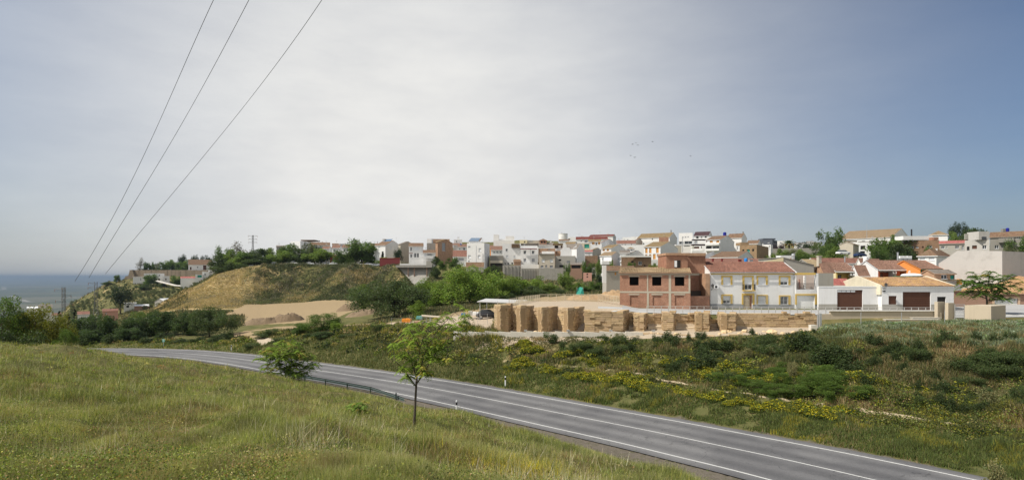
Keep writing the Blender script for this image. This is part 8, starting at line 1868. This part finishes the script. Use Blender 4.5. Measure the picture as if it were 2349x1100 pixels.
def delineator(px, off, lab, hh=1.0):
    s = s_of_px(px, off); p = at_s(s, off); z = tz1(p[0], p[1]); r = empty('delineator_post', (p[0], p[1], z), 0, lab, 'delineator post', 'white delineator posts beside the road'); mb = MB(); mb.tube([(0, 0, -.2), (0, 0, hh-.35)], .06, 8); mb.build('post', WHITEP, r)
    mb = MB(); mb.tube([(0, 0, hh-.35), (0, 0, hh-.12)], .062, 8); mb.build('band', IRON, r); mb = MB(); mb.tube([(0, 0, hh-.12), (0, 0, hh)], [.06, .05], 8); mb.build('tip', WHITEP, r)
delineator(1160, -5.1, 'white delineator post on the far verge among the yellow spurge'); delineator(1047, 5.2, 'pale delineator post on the near gravel verge right of the nearest tree'); delineator(531, -5.3, 'white delineator post with a black band on the far verge by the bend'); delineator(241, -1+5.6, 'white delineator post where the road disappears at the left')
r = empty('road_sign', (0, 0, 0), 0, 'small green distance sign on a post beside the road bend', 'road sign'); s = s_of_px(375.5, -5.6); p = at_s(s, -5.6); r.location = (p[0], p[1], tz1(p[0], p[1])); mb = MB(); mb.tube([(0, .04, -.3), (0, .04, 1.1)], .035, 6); mb.build('post', METAL, r)
mb = MB(); mb.box(-.25, .25, -.02, .02, .95, 1.5); mb.build('panel', m_plain('sign_green', (.02, .30, .20), .4), r); mb = MB()
for a_, b_, c_, d_ in ((-.22, .22, 1.45, 1.47), (-.22, .22, .98, 1.0), (-.22, -.2, 1.0, 1.45), (.2, .22, 1.0, 1.45), (-.13, .13, 1.30, 1.345), (-.13, .13, 1.19, 1.235), (-.08, .08, 1.08, 1.12)): mb.box(a_, b_, -.026, -.021, c_, d_)
mb.build('lettering', WHITEP, r)
# ------------------------------------------------------------------ pylons and wires
PYL = m_plain('pylon_steel', (.20, .20, .20), .5, .5)
def pylon(lab, px, top, Y, base_py, wb, arms, rz=0.3):
    X_, _, zt = P(px, top, Y); g_ = tz1(X_, Y) if base_py is None else Z(base_py, Y); H_ = zt-g_; r = empty('pylon', (X_, Y, g_), rz, lab, 'pylon', 'lattice pylons'); mb = MB(); wt = wb*.32
    def half(z): return (wb+(wt-wb)*min(1, z/(H_*.62)))/2
    cs = ((-1, -1), (1, -1), (1, 1), (-1, 1)); nseg = 11; zs = [H_*i/nseg for i in range(nseg+1)]
    for cx, cy in cs: mb.tube([(cx*half(z), cy*half(z), z) for z in zs], .07, 4)
    wbuild_ = mb.build('leg_frame', PYL, r); mb = MB()
    for z0, z1 in zip(zs[:-1], zs[1:]):
        for i in range(4): a, b = cs[i], cs[(i+1) % 4]; h0, h1 = half(z0), half(z1); mb.tube([(a[0]*h0, a[1]*h0, z0), (b[0]*h1, b[1]*h1, z1)], .04, 3); mb.tube([(b[0]*h0, b[1]*h0, z0), (a[0]*h1, a[1]*h1, z1)], .04, 3)
    mb.build('bracing', PYL, r)
    for zf, w_, sd_ in arms:
        mb = MB(); z = H_*zf; x0, x1 = (-w_ if sd_ <= 0 else 0), (w_ if sd_ >= 0 else 0)
        mb.tube([(x0, 0, z), (x1, 0, z)], .06, 4)
        if x0: mb.tube([(x0, 0, z), (-half(z), 0, z-.8)], .04, 3)
        if x1: mb.tube([(x1, 0, z), (half(z), 0, z-.8)], .04, 3)
        a_ = mb.build('cross_arm', PYL, r); q = MB()
        for xx in (x0, x1):
            if xx: q.tube([(xx, 0, z), (xx, 0, z-.25), (xx, 0, z-.9)], [.05, .09, .06], 6)
        q.build('insulator', m_plain('insulator', (.25, .13, .08)), a_)
    return r
pylon('left lattice pylon rising beside the cypresses', 146, 658, 200, None, 2.6, ((.97, 2.6, -1), (.86, 2.2, 1), (.78, 2.4, -1), (.72, 2.8, 1)))
pylon('right lattice pylon in front of the olive grove', 220, 646, 215, None, 2.6, ((.985, 2.3, -1), (.90, 2.4, 0), (.80, 2.4, -1)), .6)
pylon('thin lattice pylon on the hilltop against the sky', 580, 539, 330, 600, 2.0, ((.98, 2.4, 0), (.86, 2.2, 0), (.74, 2.2, 0)), .2)
def wire(lab, pts, m1, Y1, Y0=18.):
    """pts: picture points from near to far; plan line from the first column at Y0 to column m1 at Y1"""
    a = ((pts[0][0]-CX)/F*Y0, Y0); b = ((m1-CX)/F*Y1, Y1); d = (b[0]-a[0], b[1]-a[1]); xs = []
    P3 = []
    px_ = np.array([q[0] for q in pts], float); py_ = np.array([q[1] for q in pts], float); co_ = np.polyfit(px_, py_, 4)
    for px in np.concatenate([np.linspace(px_[0], px_[-1], 70)]):
        mm = (px-CX)/F; t_ = (mm*a[1]-a[0])/(d[0]-mm*d[1]); Yq = a[1]+d[1]*t_; py = float(np.polyval(co_, px)); P3.append((a[0]+d[0]*t_, Yq, Z(py, Yq)))
    e = np.array(P3); dd = e[0]-e[1]; P3 = [tuple(e[0]+dd/np.linalg.norm(dd)*k) for k in (14, 7)]+P3
    mb = MB(); mb.tube(P3, [max(.009, q[1]*.00034) for q in P3], 5); o = mb.build('power_line', m_plain('cable', (.06, .06, .06), .6)); tag(o, lab, 'power line', 'power lines crossing the sky at the left')
wire('left power line of the three, meeting the sky edge furthest left', [(490, 0), (467, 50), (438, 115), (405, 185), (368, 278), (330, 360), (300, 415), (262, 487), (225, 560), (196, 610), (172, 642)], 146, 200)
wire('middle power line of the three', [(571, 0), (540, 60), (500, 135), (450, 225), (405, 305), (352, 395), (305, 468), (262, 540), (232, 590), (204, 636)], 205, 206)
wire('right power line of the three, slanting lowest across the sky', [(738, 0), (690, 72), (640, 140), (585, 210), (540, 268), (480, 344), (420, 415), (360, 487), (310, 545), (270, 593), (242, 628)], 240, 215)
# ------------------------------------------------------------------ birds
bd = None
for i, (px, py, Y_) in enumerate(((1451, 331, 150), (1459, 328, 155), (1456, 361, 150), (1497, 325, 160), (1508, 368, 150), (1584, 358, 165), (1447, 357, 158), (1463, 333, 148))):
    if bd is None:
        bd = empty('bird', (0, 0, 0), 0, 'tiny dark bird of the loose flock flying high above the village', 'bird', 'birds in the sky'); mb = MB(); mb.tube([(-.24, 0, 0), (-.1, 0, 0), (.1, 0, .01), (.2, 0, .03), (.27, 0, .03)], [.01, .05, .06, .035, .008], 6); mb.build('body', IRON, bd)
        mb = MB()
        for s_ in (-1, 1): mb.face([(.09, s_*.03, .03), (.05, s_*.25, .12), (-.02, s_*.48, .05), (-.06, s_*.25, .10), (-.07, s_*.03, .02)])
        mb.face([(-.22, .02, 0), (-.36, .06, 0), (-.36, -.06, 0), (-.22, -.02, 0)]); mb.build('wings', IRON, bd); o = bd
    else: o = copy_tree(bd)
    o.location = P(px, py, Y_); o.rotation_euler = (0, 0, i*1.9)

plant('palebush', 2292, 1056, 23.6, 66, 'grey dry thistle-like bush in the lower right corner', 'bush', None, 'bush')
ROCK = m_plaster('pale_rock', (.50, .42, .32), .6); mb = MB(); g = np.random.default_rng(14)
X0_, Y0_ = PX(2096, 38.4); z0_ = tz1(X0_, Y0_)
for k in range(13):
    cx_, cy_, cz_ = X0_+g.normal()*.75, Y0_+g.normal()*.35, z0_+g.uniform(-.05, .25); w_, d_, h_ = g.uniform(.3, .9), g.uniform(.3, .5), g.uniform(.06, .16); p = [(cx_+a_*w_*.5*g.uniform(.7, 1.1), cy_+b_*d_*.5*g.uniform(.7, 1.1), cz_+c_*h_) for c_ in (0, 1) for a_, b_ in ((-1, -1), (1, -1), (1, 1), (-1, 1))]; mb.hexa(p)
o = mb.build('rock_outcrop', ROCK); tag(o, 'pale layered rock outcrop on the right part of the bank', 'rock', kind='thing')
# ------------------------------------------------------------------ camera, light, sky, air
cam = bpy.data.cameras.new('camera'); co = bpy.data.objects.new('camera', cam); col.objects.link(co)
cam.sensor_width = 36; cam.lens = 20.0; cam.shift_y = 85/2349; cam.clip_start = .1; cam.clip_end = 200000
co.location = (0, 0, 0); co.rotation_euler = (R(90), 0, 0)
sc.camera = co
SUN_EL = 50; SUN_DIR = (-.95, -.28)
l = math.hypot(*SUN_DIR); sd = np.array([SUN_DIR[0]/l*math.cos(R(SUN_EL)), SUN_DIR[1]/l*math.cos(R(SUN_EL)), math.sin(R(SUN_EL))])
sun = bpy.data.lights.new('sun', 'SUN'); sun.energy = 5.0; sun.angle = R(1.5); sun.color = (1, .93, .82)
so = bpy.data.objects.new('sun', sun); col.objects.link(so)
from mathutils import Vector
so.rotation_euler = Vector(tuple(sd)).to_track_quat('Z', 'Y').to_euler()
w = bpy.data.worlds.new('World'); sc.world = w; w.use_nodes = True
nt = w.node_tree; nt.nodes.clear()
wo = nt.nodes.new('ShaderNodeOutputWorld')
sky = N(nt, 'ShaderNodeTexSky', sky_type='NISHITA'); sky.sun_disc = False
sky.sun_elevation = R(SUN_EL); sky.sun_rotation = math.atan2(sd[0], sd[1]) % (2*math.pi)
sky.altitude = 300; sky.dust_density = 3.0; sky.air_density = 1.0; sky.ozone_density = 2.0
bg = N(nt, 'ShaderNodeBackground'); bg.inputs[1].default_value = .12
# thin high cloud veil: thickest over the left and centre, thinning to blue on the right
tc = N(nt, 'ShaderNodeTexCoord').outputs['Generated']
sp = N(nt, 'ShaderNodeSeparateXYZ'); L(nt, tc, sp.inputs[0])
def math2(op, a, b, clamp=False):
    m = N(nt, 'ShaderNodeMath', operation=op); m.use_clamp = clamp
    for i, v in enumerate((a, b)):
        if hasattr(v, 'links'): L(nt, v, m.inputs[i])
        else: m.inputs[i].default_value = v
    return m.outputs[0]
mp = N(nt, 'ShaderNodeMapping'); L(nt, tc, mp.inputs[0]); mp.inputs['Scale'].default_value = (1, 1, 3.4)
cn = noise(nt, mp.outputs[0], 1.7, 7, .55)
cn2 = noise(nt, mp.outputs[0], 5.5, 8, .6)
dotn = N(nt, 'ShaderNodeVectorMath', operation='DOT_PRODUCT'); L(nt, tc, dotn.inputs[0])
dv = Vector((-.18, .93, .24)).normalized(); dotn.inputs[1].default_value = dv
th = math2('POWER', math2('MAXIMUM', dotn.outputs['Value'], 0), 5.6)
hor = math2('POWER', math2('SUBTRACT', 1, math2('MAXIMUM', sp.outputs[2], 0)), 6.0)
veil = math2('ADD', math2('MULTIPLY', th, 1.0), math2('MULTIPLY', hor, .22))
veil = math2('ADD', veil, math2('MULTIPLY', math2('SUBTRACT', cn, .5), .14))
back = math2('MULTIPLY', math2('MAXIMUM', math2('MULTIPLY', sp.outputs[1], -1), 0), 1.6)  # unseen bright cloud behind the camera, added to light the facades
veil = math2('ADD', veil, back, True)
skyb = mixc(nt, 1, sky.outputs[0], (.045, .061, .076), 'MULTIPLY')
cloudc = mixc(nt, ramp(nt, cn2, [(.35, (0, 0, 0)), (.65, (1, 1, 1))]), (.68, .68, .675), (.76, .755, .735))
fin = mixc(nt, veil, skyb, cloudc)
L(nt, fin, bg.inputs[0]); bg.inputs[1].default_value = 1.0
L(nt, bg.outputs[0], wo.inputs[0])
# air
HZ = 1
if HZ:
    mb = MB(); mb.box(-62000, 62000, -200, 62000, -330, 62)
    m, nt, out = nodes('air'); 
    pv = N(nt, 'ShaderNodeVolumePrincipled'); pv.inputs['Color'].default_value = (.27, .35, .48, 1); pv.inputs['Density'].default_value = 8e-5
    pv.inputs['Anisotropy'].default_value = .0
    L(nt, pv.outputs[0], out.inputs['Volume'])
    hz = mb.build('haze', m); tag(hz, kind='stuff')
sc.view_settings.view_transform = 'Standard'; sc.view_settings.look = 'None'; sc.view_settings.exposure = 0.17; sc.view_settings.gamma = 1
sc.cycles.volume_bounces = 1; sc.cycles.max_bounces = 6; sc.cycles.transparent_max_bounces = 8
sc.cycles.use_denoising = True
